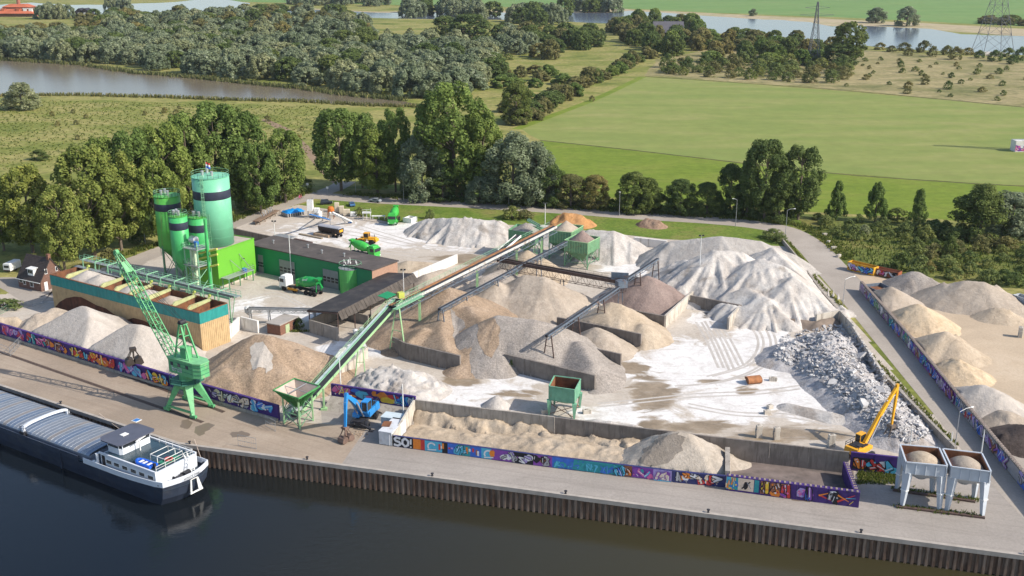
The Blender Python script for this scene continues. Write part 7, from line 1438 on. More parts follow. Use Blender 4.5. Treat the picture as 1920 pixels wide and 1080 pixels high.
for lab, p, q, z, m_ in (('grey blue roof sheets stacked beside the workshop', (508, 447), (538, 453), .8, P_galv), ('long brown timber beam beside the workshop roof', (540, 446), (585, 456), .35, P_brownst), ('long timber beam left of the trailer', (562, 440), (603, 448), .4, mat('weathered_timber', (.30, .24, .17), .2, 1)), ('stack of timber under the black trailer', (590, 441), (618, 446), .9, mat('tan_timber', (.42, .30, .20), .25, 1)), ('orange plastic barrier behind the workshop roof', (536, 453), (549, 453), .7, mat('orange_plastic', (.6, .16, .05), .1, 1))):
 a, b = G(*p), G(*q); d = (b - a).normalized(); n = V((-d.y, d.x, 0)); mb = MB(); rows = 5 if 'stack' in lab or 'sheets' in lab else 1; rng = random.Random(len(lab))
 for k in range(rows): o = n * (k * .85); mb.beam(a + o + d * rng.uniform(-.3, .3) + V((0, 0, z / 2)), b + o + d * rng.uniform(-.3, .3) + V((0, 0, z / 2)), .8, z * rng.uniform(.8, 1))
 tag(mb.build('roof_sheets' if 'sheets' in lab else 'barrier' if 'plastic' in lab else 'timber', m_), lab, 'stack' if rows > 1 else 'beam')
wall_line('retaining_wall', 'dark wall between the turquoise silo and the back yard', [Gxy(x, y, 2.5) for x, y in ((436, 428), (520, 446))], 2.5, .5, M_concdark, seg=4)
# ---------------------------------------------------------------- lamps, masts, pylons, signs
def lamp(label, px, py, top, arm=None, double=False, group='street lamps along the access road'):
 g = G(px, py); h = hz(px, py, top); t = thing('street_lamp', label, 'street lamp', g, 0, group); mb = MB(); mb.tube(g, g + V((0, 0, h)), .10, 8, .06); mb.build('pole', P_galv, t); e = g + V((0, 0, h))
 if arm: a = V(arm); mb = MB(); mb.tube(e, e + a * .5 + V((0, 0, .35)), .06, 6); mb.tube(e + a * .5 + V((0, 0, .35)), e + a + V((0, 0, .4)), .06, 6); mb.build('arm', P_galv, t); e = e + a + V((0, 0, .4))
 mb = MB(); mb.box(e, (.7, .3, .15), math.atan2(arm[1], arm[0]) if arm else 0, taper=.7); mb.build('lamp_head', P_white, t)
for lab, x, y, tp_, arm in (('street lamp before the first poplars at the road bend', 667, 362, 324, (.5, -1, 0)), ('street lamp left of the tall poplars', 757, 378, 336, (.8, -.6, 0)), ('street lamp before the silver willow', 954, 384, 348, None), ('street lamp before the round dark trees', 1161, 405, 360, None), ('street lamp before the tall dark poplar', 1379, 424, 375, (-1.2, .2, 0)), ('arched street lamp at the road bend above the white pile', 1472, 448, 394, (2.2, .2, 0)),
       ('arched street lamp beside the rubble corner', 1580, 574, 524, (2.6, 1.4, 0)), ('arched street lamp near the white silos', 1790, 842, 772, (2.6, 1.2, 0)), ('street lamp behind the brick house', 112, 500, 454, None), ('street lamp below the tree row left of the silos', 273, 460, 418, None), ('street lamp on the bend of the side road', 527, 378, 342, None)):
 lamp(lab, x, y, tp_, arm)
def mast(label, px, py, top, head=True):
 g = G(px, py); h = hz(px, py, top); t = thing('light_mast', label, 'mast', g); mb = MB(); mb.tube(g, g + V((0, 0, h)), .14, 8, .08); mb.build('pole', P_white, t)
 if head:
  for s in (-.4, .4): mb = MB(); mb.box(g + V((s, -.15, h + .1)), (.5, .3, .35)); mb.build('floodlight', M_darksteel, t)
for lab, x, y, tp_, hd in (('white floodlight mast in front of the large white pile', 1309, 553, 442, True), ('floodlight mast behind the black shed', 758, 575, 506, True), ('floodlight mast behind the green bins', 1022, 420, 381, True), ('wooden pole before the workshop', 547, 525, 440, False), ('thin white mast beside the blue excavator', 640, 745, 672, False), ('thin white mast behind the white container', 757, 795, 720, False), ('white pole on the right loading silo', 1836, 875, 806, False), ('short mast left of the white loading silos', 1702, 870, 806, False), ('pair post right of the loading silos', 1782, 842, 810, False), ('floodlight mast behind the workshop', 518, 480, 415, True)):
 mast(lab, x, y, tp_, hd)
def pylon(label, px, py, h, w, bw, head=True, m=mat('dark_galvanised_steel', (.15, .155, .165), .2, 1, .6)):
 g = G(px, py); t = thing('pylon', label, 'pylon', g); mb = MB(); c = V((g.x, g.y, 0)); z0 = 1.8; ks = [0, .2, .36, .5, .62, .72, .82, .9, 1.0]
 def pt(f, i, j): r = w / 2 * (1 - f) ** 1.25 + .45; return c + V((i * r, j * r, z0 + (h - z0) * f))
 for f0, f1 in zip(ks[:-1], ks[1:]):
  for i, j in ((-1, -1), (1, -1), (1, 1), (-1, 1)): mb.beam(pt(f0, i, j), pt(f1, i, j), .32)
  for (a, b) in (((-1, -1), (1, -1)), ((1, -1), (1, 1)), ((1, 1), (-1, 1)), ((-1, 1), (-1, -1))): mb.beam(pt(f0, *a), pt(f1, *b), .18); mb.beam(pt(f0, *b), pt(f1, *a), .18); mb.beam(pt(f1, *a), pt(f1, *b), .16)
 mb.build('lattice_tower', m, t)
 if head:
  for f, l in ((.78, .28), (.9, .2)):
   q = c + V((0, 0, z0 + (h - z0) * f)); ar = MB()
   for s in (-1, 1): ar.beam(q + V((s * .5, 0, 1.2)), q + V((s * h * l, 0, .2)), .2); ar.beam(q + V((s * .5, 0, -.6)), q + V((s * h * l, 0, .2)), .2)
   ar.build('cross_arm', m, t)
 mb = MB(); mb.box(c + V((0, 0, .9)), (bw, bw, 1.8)); mb.build('base_block', M_conclight, t)
pylon('slender lattice pylon standing left of the round dark tree', 1524, 121, 46, 8, 9); pylon('tall wide pylon on a barge like base by the river', 1860, 103, 78, 24, 20, False);
g = G(1914, 281); pylon('pylon on a concrete block just past the right edge of the mown field', 1946, 283, 32, 6, 7, True)
mb = MB(); t = thing('concrete_plinth', 'tall white concrete plinth with pink graffiti at the right field edge', 'plinth', G(1911, 283)); c = G(1911, 283); mb.box(c + V((0, 0, 2.4)), (6.0, 5.0, 4.8)); mb.build('block', M_concwhite, t); B = Board(c + V((-3, -2.5, 0)), c + V((3, -2.5, 0)), V((0, -1, 0)), .2, 4.6); B.piece(.3, 5.7, ['pink', 'white', 'pink', 'violet'], 95, 'black', v1=3.0); B.done(t)
for lab, x, y, h in (('white traffic sign at the track junction', 577, 358, 2.6), ('small white sign beside the track', 614, 362, 2.0), ('blue sign behind the brick house', 99, 486, 3.6)):
 g = G(x, y); t = thing('traffic_sign', lab, 'sign', g); mb = MB(); mb.tube(g, g + V((0, 0, h)), .06); mb.build('post', P_galv, t); mb = MB(); mb.box(g + V((0, -.1, h)), (.8, .06, .8)); mb.build('plate', P_motor if 'blue' in lab else P_white, t)
def fence(label, px, h=2.0, m=P_galv, name='mesh_fence', panel=3.4):
 pts = [G(*p) for p in px]; t = thing(name, label, 'fence', pts[0]); mb = MB(); k_ = 0
 for a, b in zip(pts[:-1], pts[1:]):
  n = max(1, round((b - a).length / panel))
  for k in range(n): p, q = a.lerp(b, k / n), a.lerp(b, (k + .97) / n); mb = MB(); [mb.beam(p + V((0, 0, z)), q + V((0, 0, z)), .05) for z in (.15, h / 2, h)]; [mb.beam(p.lerp(q, j / 8), p.lerp(q, j / 8) + V((0, 0, h)), .05 if j in (0, 8) else .018) for j in range(9)]; mb.build('panel', m, t)
fence('mesh fence panels at the far left of the quay', [(0, 660), (20, 668), (44, 642)]); fence('leaning mesh fence panel at the quay edge before the feed hopper', [(447, 836), (482, 843)], 2.2); fence('mesh fence panel closing the gap by the feed hopper', [(498, 799), (518, 810)], 2.2); fence('low green fence between the lane and the sand bank', [(0, 590), (30, 575)], 1.4, P_frame); fence('thin railing along the lane in front of the brick house', [(34, 570), (62, 575), (100, 563)], 1.1)
fence('wire fence between the yard and the roadside grass', [(600, 402), (735, 421)], 1.6, M_darksteel, panel=6)
# ---------------------------------------------------------------- house, caravan
A = G(36, 538); u = V((.875, -.484, 0)); v = V((.484, .875, 0)); Lh, Dp, He, Hr = 8.8, 7.4, 2.9, 8.2
t = thing('brick_house', 'small brown brick house with steep dark tiled roof', 'house', A)
def hp(a, b, z): p = A + u * a + v * b; return V((p.x, p.y, z))
mb = MB(); mb.prism([hp(a, b, 0).xy[:] for a, b in ((0, 0), (Lh, 0), (Lh, Dp), (0, Dp))], 0, He)
for a in (0, Lh - .02): mb.add([hp(a, 0, He), hp(a, Dp, He), hp(a, Dp / 2, Hr - .15), hp(a + .02, 0, He), hp(a + .02, Dp, He), hp(a + .02, Dp / 2, Hr - .15)], [(0, 2, 1), (3, 4, 5), (0, 3, 5, 2), (1, 2, 5, 4)])
mb.build('wall', mat('house_brick', (.16, .09, .068), .25, 2.5, .85), t); mb = MB(); e = .45
sl = (Hr - He) / (Dp / 2); mb.slab([hp(-.25, -e, He - e * sl), hp(Lh + .25, -e, He - e * sl), hp(Lh + .25, Dp / 2, Hr), hp(-.25, Dp / 2, Hr)], .16); mb.slab([hp(-.25, Dp + e, He - e * sl), hp(-.25, Dp / 2, Hr), hp(Lh + .25, Dp / 2, Hr), hp(Lh + .25, Dp + e, He - e * sl)], .16)
P_tile = mat('dark_roof_tile', (.065, .05, .045), .3, 1.5, .75); rf = mb.build('roof', P_tile, t); mb = MB()
for k in range(1, 17): f = k / 17; z = He - e * sl + (Hr - He + e * sl) * f; mb.beam(hp(-.25, -e + (Dp / 2 + e) * f, z + .02), hp(Lh + .25, -e + (Dp / 2 + e) * f, z + .02), .1, .05)
mb.build('tile_rows', P_tile, rf); mb = MB(); c = hp(Lh - .5, Dp / 2, Hr); mb.box(c, (.8, .8, 2.0), math.atan2(u.y, u.x)); mb.build('chimney', P_brick, rf)
mb = MB(); da, db = 3.6, 5.8; zt = He + 2.6; mb.add([hp(da, .5, He + .6), hp(db, .5, He + .6), hp(db, .5, zt), hp(da, .5, zt), hp(da, 2.3, zt), hp(db, 2.3, zt)], [(0, 1, 2, 3), (1, 5, 2), (0, 3, 4), (3, 2, 5, 4)]); dm = mb.build('dormer', P_white, rf)
mb = MB(); mb.slab([hp(da - .25, .2, zt + .05), hp(db + .25, .2, zt + .05), hp(db + .25, 2.5, zt + .25), hp(da - .25, 2.5, zt + .25)], .12); mb.build('dormer_roof', P_white, dm)
for k in range(3): mb = MB(); a = da + .25 + k * .62; mb.beam(hp(a, .46, zt - .75), hp(a + .45, .46, zt - .75), .06, .9); mb.build('pane', P_glass, dm)
def win(face_pts, name, m, fr=True):
 (a, b, z0, z1, off) = face_pts; mb = MB(); p, q = a + off * .04, b + off * .04; mb.beam(V((p.x, p.y, (z0 + z1) / 2)), V((q.x, q.y, (z0 + z1) / 2)), .08, z1 - z0); o = mb.build(name, P_white if fr else m, t)
 if fr: mb = MB(); d = (q - p); p2, q2 = p + d * .12 + off * .03, q - d * .12 + off * .03; mb.beam(V((p2.x, p2.y, (z0 + z1) / 2)), V((q2.x, q2.y, (z0 + z1) / 2)), .08, (z1 - z0) * .78); mb.build('pane', m, o)
win((hp(.4, 0, 0), hp(1.9, 0, 0), 1.5, 2.3, -v), 'window', P_glass); win((hp(2.0, 0, 0), hp(3.0, 0, 0), 1.0, 2.3, -v), 'window', P_glass); win((hp(4.6, 0, 0), hp(6.0, 0, 0), .8, 2.3, -v), 'window', P_glass); win((hp(Lh, 1.6, 0), hp(Lh, 2.4, 0), 4.3, 5.7, u), 'window', P_glass); win((hp(Lh, 4.9, 0), hp(Lh, 5.6, 0), 4.3, 5.5, u), 'window', P_glass); win((hp(Lh, 1.0, 0), hp(Lh, 2.0, 0), .05, 2.3, u), 'door', P_white)
mb = MB(); mb.beam(hp(-.3, -.5, He - .45), hp(Lh + .3, -.5, He - .45), .16, .14); mb.build('gutter', P_white, t)
t = thing('caravan', 'white touring caravan parked left of the brick house', 'caravan', G(24, 507), -.2); mb = MB(); sec = [(-1.1, .5), (-1.1, 2.3), (-.9, 2.6), (.9, 2.6), (1.1, 2.3), (1.1, .5)]; n = 6; vs = [V((x, -2.4, z)) for x, z in sec] + [V((x, 2.4, z)) for x, z in sec]; mb.add(vs, [tuple(range(n - 1, -1, -1)), tuple(range(n, 2 * n))] + [(i, (i + 1) % n, (i + 1) % n + n, i + n) for i in range(n)][::-1]); mb.build('body', P_white, t, world=False, bevel=.1)
mb = MB(); mb.box((0, -2.42, 1.75), (1.5, .05, .65)); mb.build('window', P_glass, t, world=False); mb = MB(); mb.box((0, -2.42, .7), (2.0, .06, .3)); mb.build('bumper', P_brownst, t, world=False)
for s in (-1, 1): mb = MB(); mb.lathe((s * 1.0, 0, .33), [(.2, -.1), (.33, -.1), (.33, .1), (.2, .1)], 14, axis=(1, 0, 0)); mb.build('wheel', T_black, t, world=False)
c = G(38, 30); t = thing('brick_works', 'distant red roofed brick works with a tall chimney by the far water', 'building', c); mb = MB(); s = .43 * 1.0; w, d = 50, 36
M_rt = mat('red_roof_tile', (.42, .12, .06), .2, .1, .8); rr = [V((c.x + x * w / 2, c.y + y * d / 2, 4)) for x, y in ((-1, -1), (1, -1), (1.05, 1), (-1.05, 1))]; top_ = [V((c.x + x * w * .36, c.y + y * d * .3, 9.5)) for x, y in ((-1, -1), (1, -1), (1, 1), (-1, 1))]; mb.frustum(top_, rr, cap_top=True); mb.frustum([V((p.x, p.y, 15)) + (c - V((p.x, p.y, 0))) * .45 for p in top_], [V((p.x, p.y, 11.5)) for p in top_], cap_top=True); mb.build('roof', M_rt, t)
mb = MB(); mb.box((c.x, c.y, 2), (w * .9, d * .85, 4)); mb.box((c.x, c.y, 10.5), (w * .68, d * .55, 2.2)); mb.build('wall', P_brick, t); mb = MB(); mb.tube((c.x, c.y, 8), (c.x, c.y, 52), 2.4, 16, 1.7); mb.build('chimney', mat('chimney_brick', (.30, .12, .08), .2, .2), t)
for k, x in enumerate((-15, 4, 13, 20)): mb = MB(); mb.box((c.x + x, c.y - d * .34, 8), (4, 4, 3.4)); mb.prism([(c.x + x - 3, c.y - d * .34 - 2), (c.x + x + 3, c.y - d * .34 - 2), (c.x + x + 3, c.y - d * .34 + 2), (c.x + x - 3, c.y - d * .34 + 2)], 9.8, 10.2); mb.build('dormer', P_white if k > 1 else M_rt, t)
for i, (px, py) in enumerate(((153, 29), (164, 29))):
 c = G(px, py); t = thing('barn', ('left' if i == 0 else 'right') + ' black gabled barn by the far water', 'barn', c); mb = MB(); vs = [V((c.x + x, c.y + y, z)) for y in (-8, 8) for x, z in ((-6, 0), (-6, 5), (0, 9.5), (6, 5), (6, 0))]; mb.add(vs, [(0, 1, 2, 3, 4)[::-1], (5, 6, 7, 8, 9), (0, 1, 6, 5), (1, 2, 7, 6), (2, 3, 8, 7), (3, 4, 9, 8)]); mb.build('wall', P_blk, t); mb = MB(); mb.box((c.x, c.y - 8.1, 2), (3, .2, 4)); mb.build('door', P_white, t)
c = G(1252, 70); t = thing('farmhouse', 'distant grey roofed farmhouse among the trees', 'house', c); mb = MB(); vs = [V((c.x + x, c.y + y, z)) for x in (-14, 14) for y, z in ((-7, 0), (-7, 6), (0, 15), (7, 6), (7, 0))]; mb.add(vs, [(0, 1, 2, 3, 4)[::-1], (5, 6, 7, 8, 9), (0, 1, 6, 5), (3, 4, 9, 8)]); mb.build('wall', P_brick, t); mb = MB(); mb.slab([c + V((-15, -8, 5.2)), c + V((15, -8, 5.2)), c + V((15, 0, 15.4)), c + V((-15, 0, 15.4))], .4); mb.slab([c + V((-15, 8, 5.2)), c + V((-15, 0, 15.4)), c + V((15, 0, 15.4)), c + V((15, 8, 5.2))], .4); mb.build('roof', mat('slate_roof', (.10, .095, .11), .2, .3), t)
# ---------------------------------------------------------------- barge
bo_ = V((-57.5, 157.4, WZ)); bd_ = V((-.848, .53, 0)).normalized(); rzb = math.atan2(bd_.y, bd_.x)
bt = thing('cargo_barge', 'long dark blue cargo barge with white stern moored at the quay', 'barge', bo_, rzb)
W_ = 10.4; H_navy = mat('navy_hull_paint', (.03, .04, .065), .25, .5, .4, spec=.5, dirt=(.055, .06, .075), dirt_amt=.42, dirt_scale=.3); H_teal = mat('dark_teal_deck_paint', (.035, .06, .08), .2, .6, .4, spec=.5); H_white = mat('white_hull_paint', (.62, .65, .70), .06, 1, .45, spec=.5)
def bb_(mb, n, m, p=None, **k): return mb.build(n, m, p or bt, world=False, **k)
def outline(off, sh=0.0):
 pts = [(84, -off), (2.2, -off), (.4, -off - .25)]
 for k in range(1, 8): y = -off - .25 - (W_ - 2 * off - .5) * k / 8; pts.append((.4 - 1.5 * math.sin(PI * k / 8), y))
 pts += [(.4, -W_ + off + .25), (2.2, -W_ + off), (84, -W_ + off)]
 return pts
def sheer(x): return 4.0 + (.75 * max(0, (12 - x) / 12) ** 1.5)
mb = MB(); o0 = outline(0); n = len(o0)
def hullring(ps, z, inn=0.0): return [V((x + (inn * 2.2 if x < 3 else 0), -W_ / 2 + (y + W_ / 2) * (1 - inn * .12), z if not callable(z) else z(x))) for x, y in ps]
def dense(ps, st=2.0):
 out = []
 for a, b in zip(ps[:-1], ps[1:]):
  k = max(1, int(math.hypot(a[0] - b[0], a[1] - b[1]) / st)); out += [(a[0] + (b[0] - a[0]) * i / k, a[1] + (b[1] - a[1]) * i / k) for i in range(k)]
 return out + [ps[-1]]
od = dense(o0); n = len(od)
lo, mi_, hi = hullring(od, -1.2, 1.0), hullring(od, 1.4, .25), hullring(od, lambda x: sheer(x) - .95)
mb.add(lo + mi_ + hi, [(i, i + 1, i + 1 + n, i + n) for i in range(n - 1)] + [(i + n, i + 1 + n, i + 1 + 2 * n, i + 2 * n) for i in range(n - 1)]); bb_(mb, 'hull', H_navy)
cut_ = [p for p in od if p[0] <= 22]; m = len(cut_); mb = MB(); a = hullring(cut_, lambda x: sheer(x) - .97); b = hullring(cut_, lambda x: sheer(x)); mb.add([p + V((0, 0, 0)) for p in a] + b + [V((p.x + .1, -W_ / 2 + (p.y + W_ / 2) * .975, p.z)) for p in b] + [V((p.x + .1, -W_ / 2 + (p.y + W_ / 2) * .975, p.z)) for p in a], [(i + r * m, i + 1 + r * m, i + 1 + (r + 1) * m, i + (r + 1) * m) for r in range(3) for i in range(m - 1)]); bb_(mb, 'bulwark', H_white)
mb = MB()
for y in (-.02, -W_ + .02): mb.beam((22, y, 3.55), (84, y, 3.55), .2, .95)
for x in (27, 46, 66): mb.beam((x, .05, .2), (x, .05, 3.9), .35, .2)
bb_(mb, 'gunwale', H_navy)
mb = MB(); mb.add([V((x, y, 3.1)) for x, y in outline(.15)], [tuple(range(n))[:len(outline(.15))]]); bb_(mb, 'deck', H_teal)
mb = MB(); hx0, hx1 = 19.6, 83; mb.box(((hx0 + hx1) / 2, -W_ / 2, 3.7), (hx1 - hx0, 8.9, 1.2)); bb_(mb, 'coaming', mat('grey_coaming_paint', (.20, .22, .27), .15, .8))
covm = [mat('blue_grey_hatch_metal', (.27, .29, .325), .12, .5, .4, .5), mat('brown_grey_hatch_metal', (.29, .265, .25), .12, .5, .45, .4), mat('blue_hatch_metal', (.20, .245, .32), .1, .5, .4, .5)]; rng = random.Random(6); arc = [(-W_ / 2 + 4.6 * math.cos(PI * i / 10), 4.3 + .7 * math.sin(PI * i / 10) ** .8) for i in range(11)]
x = hx0; k = 0; seam = MB(); grp = MB(); first = True
while x < hx1 - 1:
 grp = MB()
 for j in range(6):
  if x > hx1 - 1: break
  mi = rng.choice((0, 0, 1, 2)) if (k // 2) % 2 else rng.choice((0, 0, 2)); x1 = x + 1.08; vs = [V((x, y, z)) for y, z in arc] + [V((x1, y, z)) for y, z in arc]; grp.add(vs, [(i, i + 1, i + 12, i + 11) for i in range(10)], mi)
  for (y, z), (y2, z2) in zip(arc[:-1], arc[1:]): seam.beam((x1, y, z + .01), (x1, y2, z2 + .01), .06, .03)
  x = x1; k += 1
 grp.build('hatch_cover', covm, bt, world=False)
bb_(seam, 'hatch_seams', P_silver)
mb = MB(); gx = 38
for (y, z), (y2, z2) in zip(arc[:-1], arc[1:]): mb.beam((gx, y * 1.02 + .1, z + .75), (gx, y2 * 1.02 + .1, z2 + .75), .5, .4)
for y in (-.55, -W_ + .55): mb.beam((gx, y, 3.3), (gx, y, 5.0), .5, .5)
bb_(mb, 'hatch_gantry', H_white); mb = MB()
for y in (-.5, -W_ + .5): mb.box((gx, y, 3.9), (1.3, .8, 1.2)); mb.rail([(gx - .9, y, 3.4), (gx + .9, y, 3.4)], 1.9, .6)
bb_(mb, 'gantry_drive', M_darksteel)
ax0, ax1, ay0, ay1 = 2.6, 16.5, -.75, -W_ + .75; mb = MB(); zt = 5.55; mb.prism([(ax0, ay0), (ax1, ay0), (ax1, ay1), (ax0, ay1)], 3.1, zt); ac = bb_(mb, 'deckhouse', H_white)
mb = MB(); mb.slab([(ax0 + .35, ay0 - .35, zt + .06), (ax0 + .35, ay1 + .35, zt + .06), (ax1 - .3, ay1 + .35, zt + .06), (ax1 - .3, ay0 - .35, zt + .06)], .05); bb_(mb, 'deckhouse_roof', mat('dark_teal_roof_paint', (.028, .055, .075), .25, .5, .25, spec=.5), ac)
mb = MB()
for k, x in enumerate((3.6, 5.8, 7.9, 10.1, 12.2, 14.2)): mb = MB(); mb.box((x + .2, ay0 + .02, 4.55), (1.5, .06, .8)); o = bb_(mb, 'window', P_white, ac); mb = MB(); mb.box((x + .2, ay0 + .05, 4.55), (1.22, .06, .58)); bb_(mb, 'pane', P_glass, ac)
mb = MB(); mb.box((15.8, ay0 + .03, 4.35), (.8, .06, 2.1)); bb_(mb, 'door', P_blk, ac)
for y in (ay0 - .1, ay1 + .1): mb = MB(); mb.beam((ax0, y, zt + .12), (ax1 + .5, y, zt + .12), .3, .3); bb_(mb, 'roof_coaming', H_white, ac)
mb = MB(); mb.lathe((ax1 + .6, ay0 + .3, 3.1), [(.25, 0), (.25, 2.4), (.3, 2.5)], 10); bb_(mb, 'vent', H_white)
wx0, wx1, wy0, wy1 = 12.6, 16.4, -2.0, -W_ + 2.2; mb = MB(); pl_ = [(wx0, wy0 - .4), (wx0 + .5, wy0), (wx1 - .5, wy0), (wx1, wy0 - .9), (wx1, wy1 + .9), (wx1 - .5, wy1), (wx0, wy1)]; mb.prism(pl_, zt + .1, zt + 1.25); wh = bb_(mb, 'wheelhouse', H_white); mb = MB(); mb.prism([(x * .99 + .15, y * .98 - .1) for x, y in pl_], zt + 1.26, zt + 2.15); bb_(mb, 'wheelhouse_window', P_glass, wh)
mb = MB()
for x, y in pl_: mb.beam((x, y, zt + 1.2), (x, y, zt + 2.3), .14)
bb_(mb, 'window_post', H_white, wh); mb = MB(); rp = [(wx0 - .9, wy0 + .3), (wx0 - .3, wy0 + .9), (wx1 + .1, wy0 + .9), (wx1 + 1.2, wy0 + .1), (wx1 + 1.2, wy1 - .1), (wx1 + .1, wy1 - .9), (wx0 - .3, wy1 - .9), (wx0 - .9, wy1 - .3)]; mb.prism(rp, zt + 2.3, zt + 2.48); wr_ = bb_(mb, 'wheelhouse_roof', mat('slate_roof_paint', (.085, .09, .12), .12, .5, .45), wh)
mb = MB(); mb.box(((wx0 + wx1) / 2 + .3, -W_ / 2 + .5, zt + 2.53), (1.0, 1.2, .1)); bb_(mb, 'roof_hatch', P_white, wh); mb = MB(); mb.box((wx1 + .6, wy1 - 1.0, zt + 2.9), (1.3, 1.3, .08)); sg = bb_(mb, 'blue_board', P_white, wh); mb = MB(); mb.box((wx1 + .6, wy1 - 1.0, zt + 2.96), (1.0, 1.0, .06)); bb_(mb, 'blue_panel', P_motor, wh)
mb = MB(); mb.beam((wx0 - .6, -W_ / 2 - 1.6, zt + 2.2), (wx0 - 1.4, -W_ / 2 + 1.0, zt + 2.2), .3, .18); mb.beam((wx0 - 1, -W_ / 2, zt), (wx0 - 1, -W_ / 2, zt + 2.2), .16); bb_(mb, 'radar', P_white, wh); mb = MB(); mb.rail([(wx0 - 1.2, ay1 + .5, zt), (ax0 + .3, ay1 + .5, zt), (ax0 + .3, ay0 - .5, zt)], .95, 1.6, .03); bb_(mb, 'railing', P_white, ac)
for y, lab in ((-.35, 0), (-W_ + .35, 0)):
 for x in (1.4, 17.3, 18.0): mb = MB(); mb.lathe((x, y, 3.1), [(.2, 0), (.2, .75), (.28, .8), (.28, .95)], 10); bb_(mb, 'bollard', M_darksteel if x < 2 else P_white)
mb = MB(); mb.lathe((1.3, -4.3, 3.7), [(.5, -.9), (.55, -.85), (.3, -.8), (.3, .8), (.55, .85), (.5, .9)], 14, axis=(0, 1, 0)); mb.box((1.3, -6.2, 3.6), (.8, 1.4, .9)); bb_(mb, 'winch', M_darksteel)
mb = MB();
for s in (-.35, .35): mb.beam((.2, -7.0 + s, 3.2), (3.0, -7.6 + s, 6.3), .12)
for k in range(8): f = k / 8; mb.beam(V((.2, -7.35, 3.2)).lerp(V((3.0, -7.95, 6.3)), f), V((.2, -6.65, 3.2)).lerp(V((3.0, -7.25, 6.3)), f), .08)
bb_(mb, 'boarding_ladder', P_white); mb = MB(); mb.beam((-1.0, -5.0, 3.6), (-1.25, -4.6, 1.3), .18, .35, w2=.1, h2=.7); mb.beam((-1.15, -6.2, 3.6), (-1.3, -6.6, 1.3), .18, .35, w2=.1, h2=.7); mb.beam((-1.3, -4.3, 1.3), (-1.4, -6.9, 1.3), .25, .2); mb.beam((-1.02, -5.0, 3.6), (-1.15, -6.2, 3.6), .12); bb_(mb, 'stern_anchor', P_white)
ex = V((0, -1, 0)); text_mesh('lettering', 'NOISCE DABA', .62, M_darksteel, bt, (-1.16, -5.2, 4.28), ex, V((0, 0, 1)), .06, width=3.6)
mb = MB(); mb.beam((2.0, -7.6, 5.6), (1.6, -7.8, 7.6), .06); bb_(mb, 'flag_staff', P_white);
dl = bt.matrix_basis if False else None
def onb(x, y, z): p = bo_ + bd_ * x + V((-bd_.y, bd_.x, 0)) * y; return V((p.x, p.y, WZ + z))
t = thing('inflatable_dinghy', 'blue inflatable dinghy lying on the barge deckhouse roof', 'dinghy', onb(6.3, -2.0, zt + .1), rzb); B_d = mat('bright_blue_rubber', (.01, .10, .55), .1, 1, .35, spec=.5); mb = MB()
mb.poly([(-1.9, -.7, .3), (1.3, -.7, .3), (2.0, -.3, .4), (2.1, 0, .45), (2.0, .3, .4), (1.3, .7, .3), (-1.9, .7, .3)], .27, 12); mb.build('tube', B_d, t, world=False); mb = MB(); mb.box((-.1, 0, .15), (3.4, 1.1, .1)); mb.build('floor', B_d, t, world=False)
for x in (-.9, .2, 1.1): mb = MB(); mb.box((x, 0, .42), (.45, 1.2, .08)); mb.build('seat', P_white, t, world=False)
mb = MB(); mb.box((-2.15, 0, .45), (.4, .35, .8)); mb.build('outboard_motor', P_blk, t, world=False)
t = thing('playpen', 'glass sided playpen with green mat on the barge roof', 'playpen', onb(5.0, -5.4, zt + .1), rzb); mb = MB(); c4 = [(-1.7, -1.9, 0), (1.9, -1.9, 0), (1.9, 1.9, 0), (-1.7, 1.9, 0)]; mb.rail(c4 + c4[:1], 1.2, 2.2, .04, mid=False); mb.rail([(.2, -1.9, 0), (.2, 1.9, 0)], 1.2, 4, .05, mid=False); mb.build('frame', P_white, t, world=False); mb = MB(); mb.box((-.6, 0, .02), (2.0, 3.6, .04)); mb.build('mat', mat('green_mat', (.03, .20, .12), .2, 1), t, world=False)
t = thing('toy_ring', 'red ring toy inside the barge playpen', 'toy', onb(4.4, -5.2, zt + .35), 0); mb = MB(); mb.poly([(.6 * math.cos(a), .6 * math.sin(a), 0) for a in [2 * PI * k / 14 for k in range(15)]], .16, 8); mb.build('ring', PAL['red'], t, world=False)
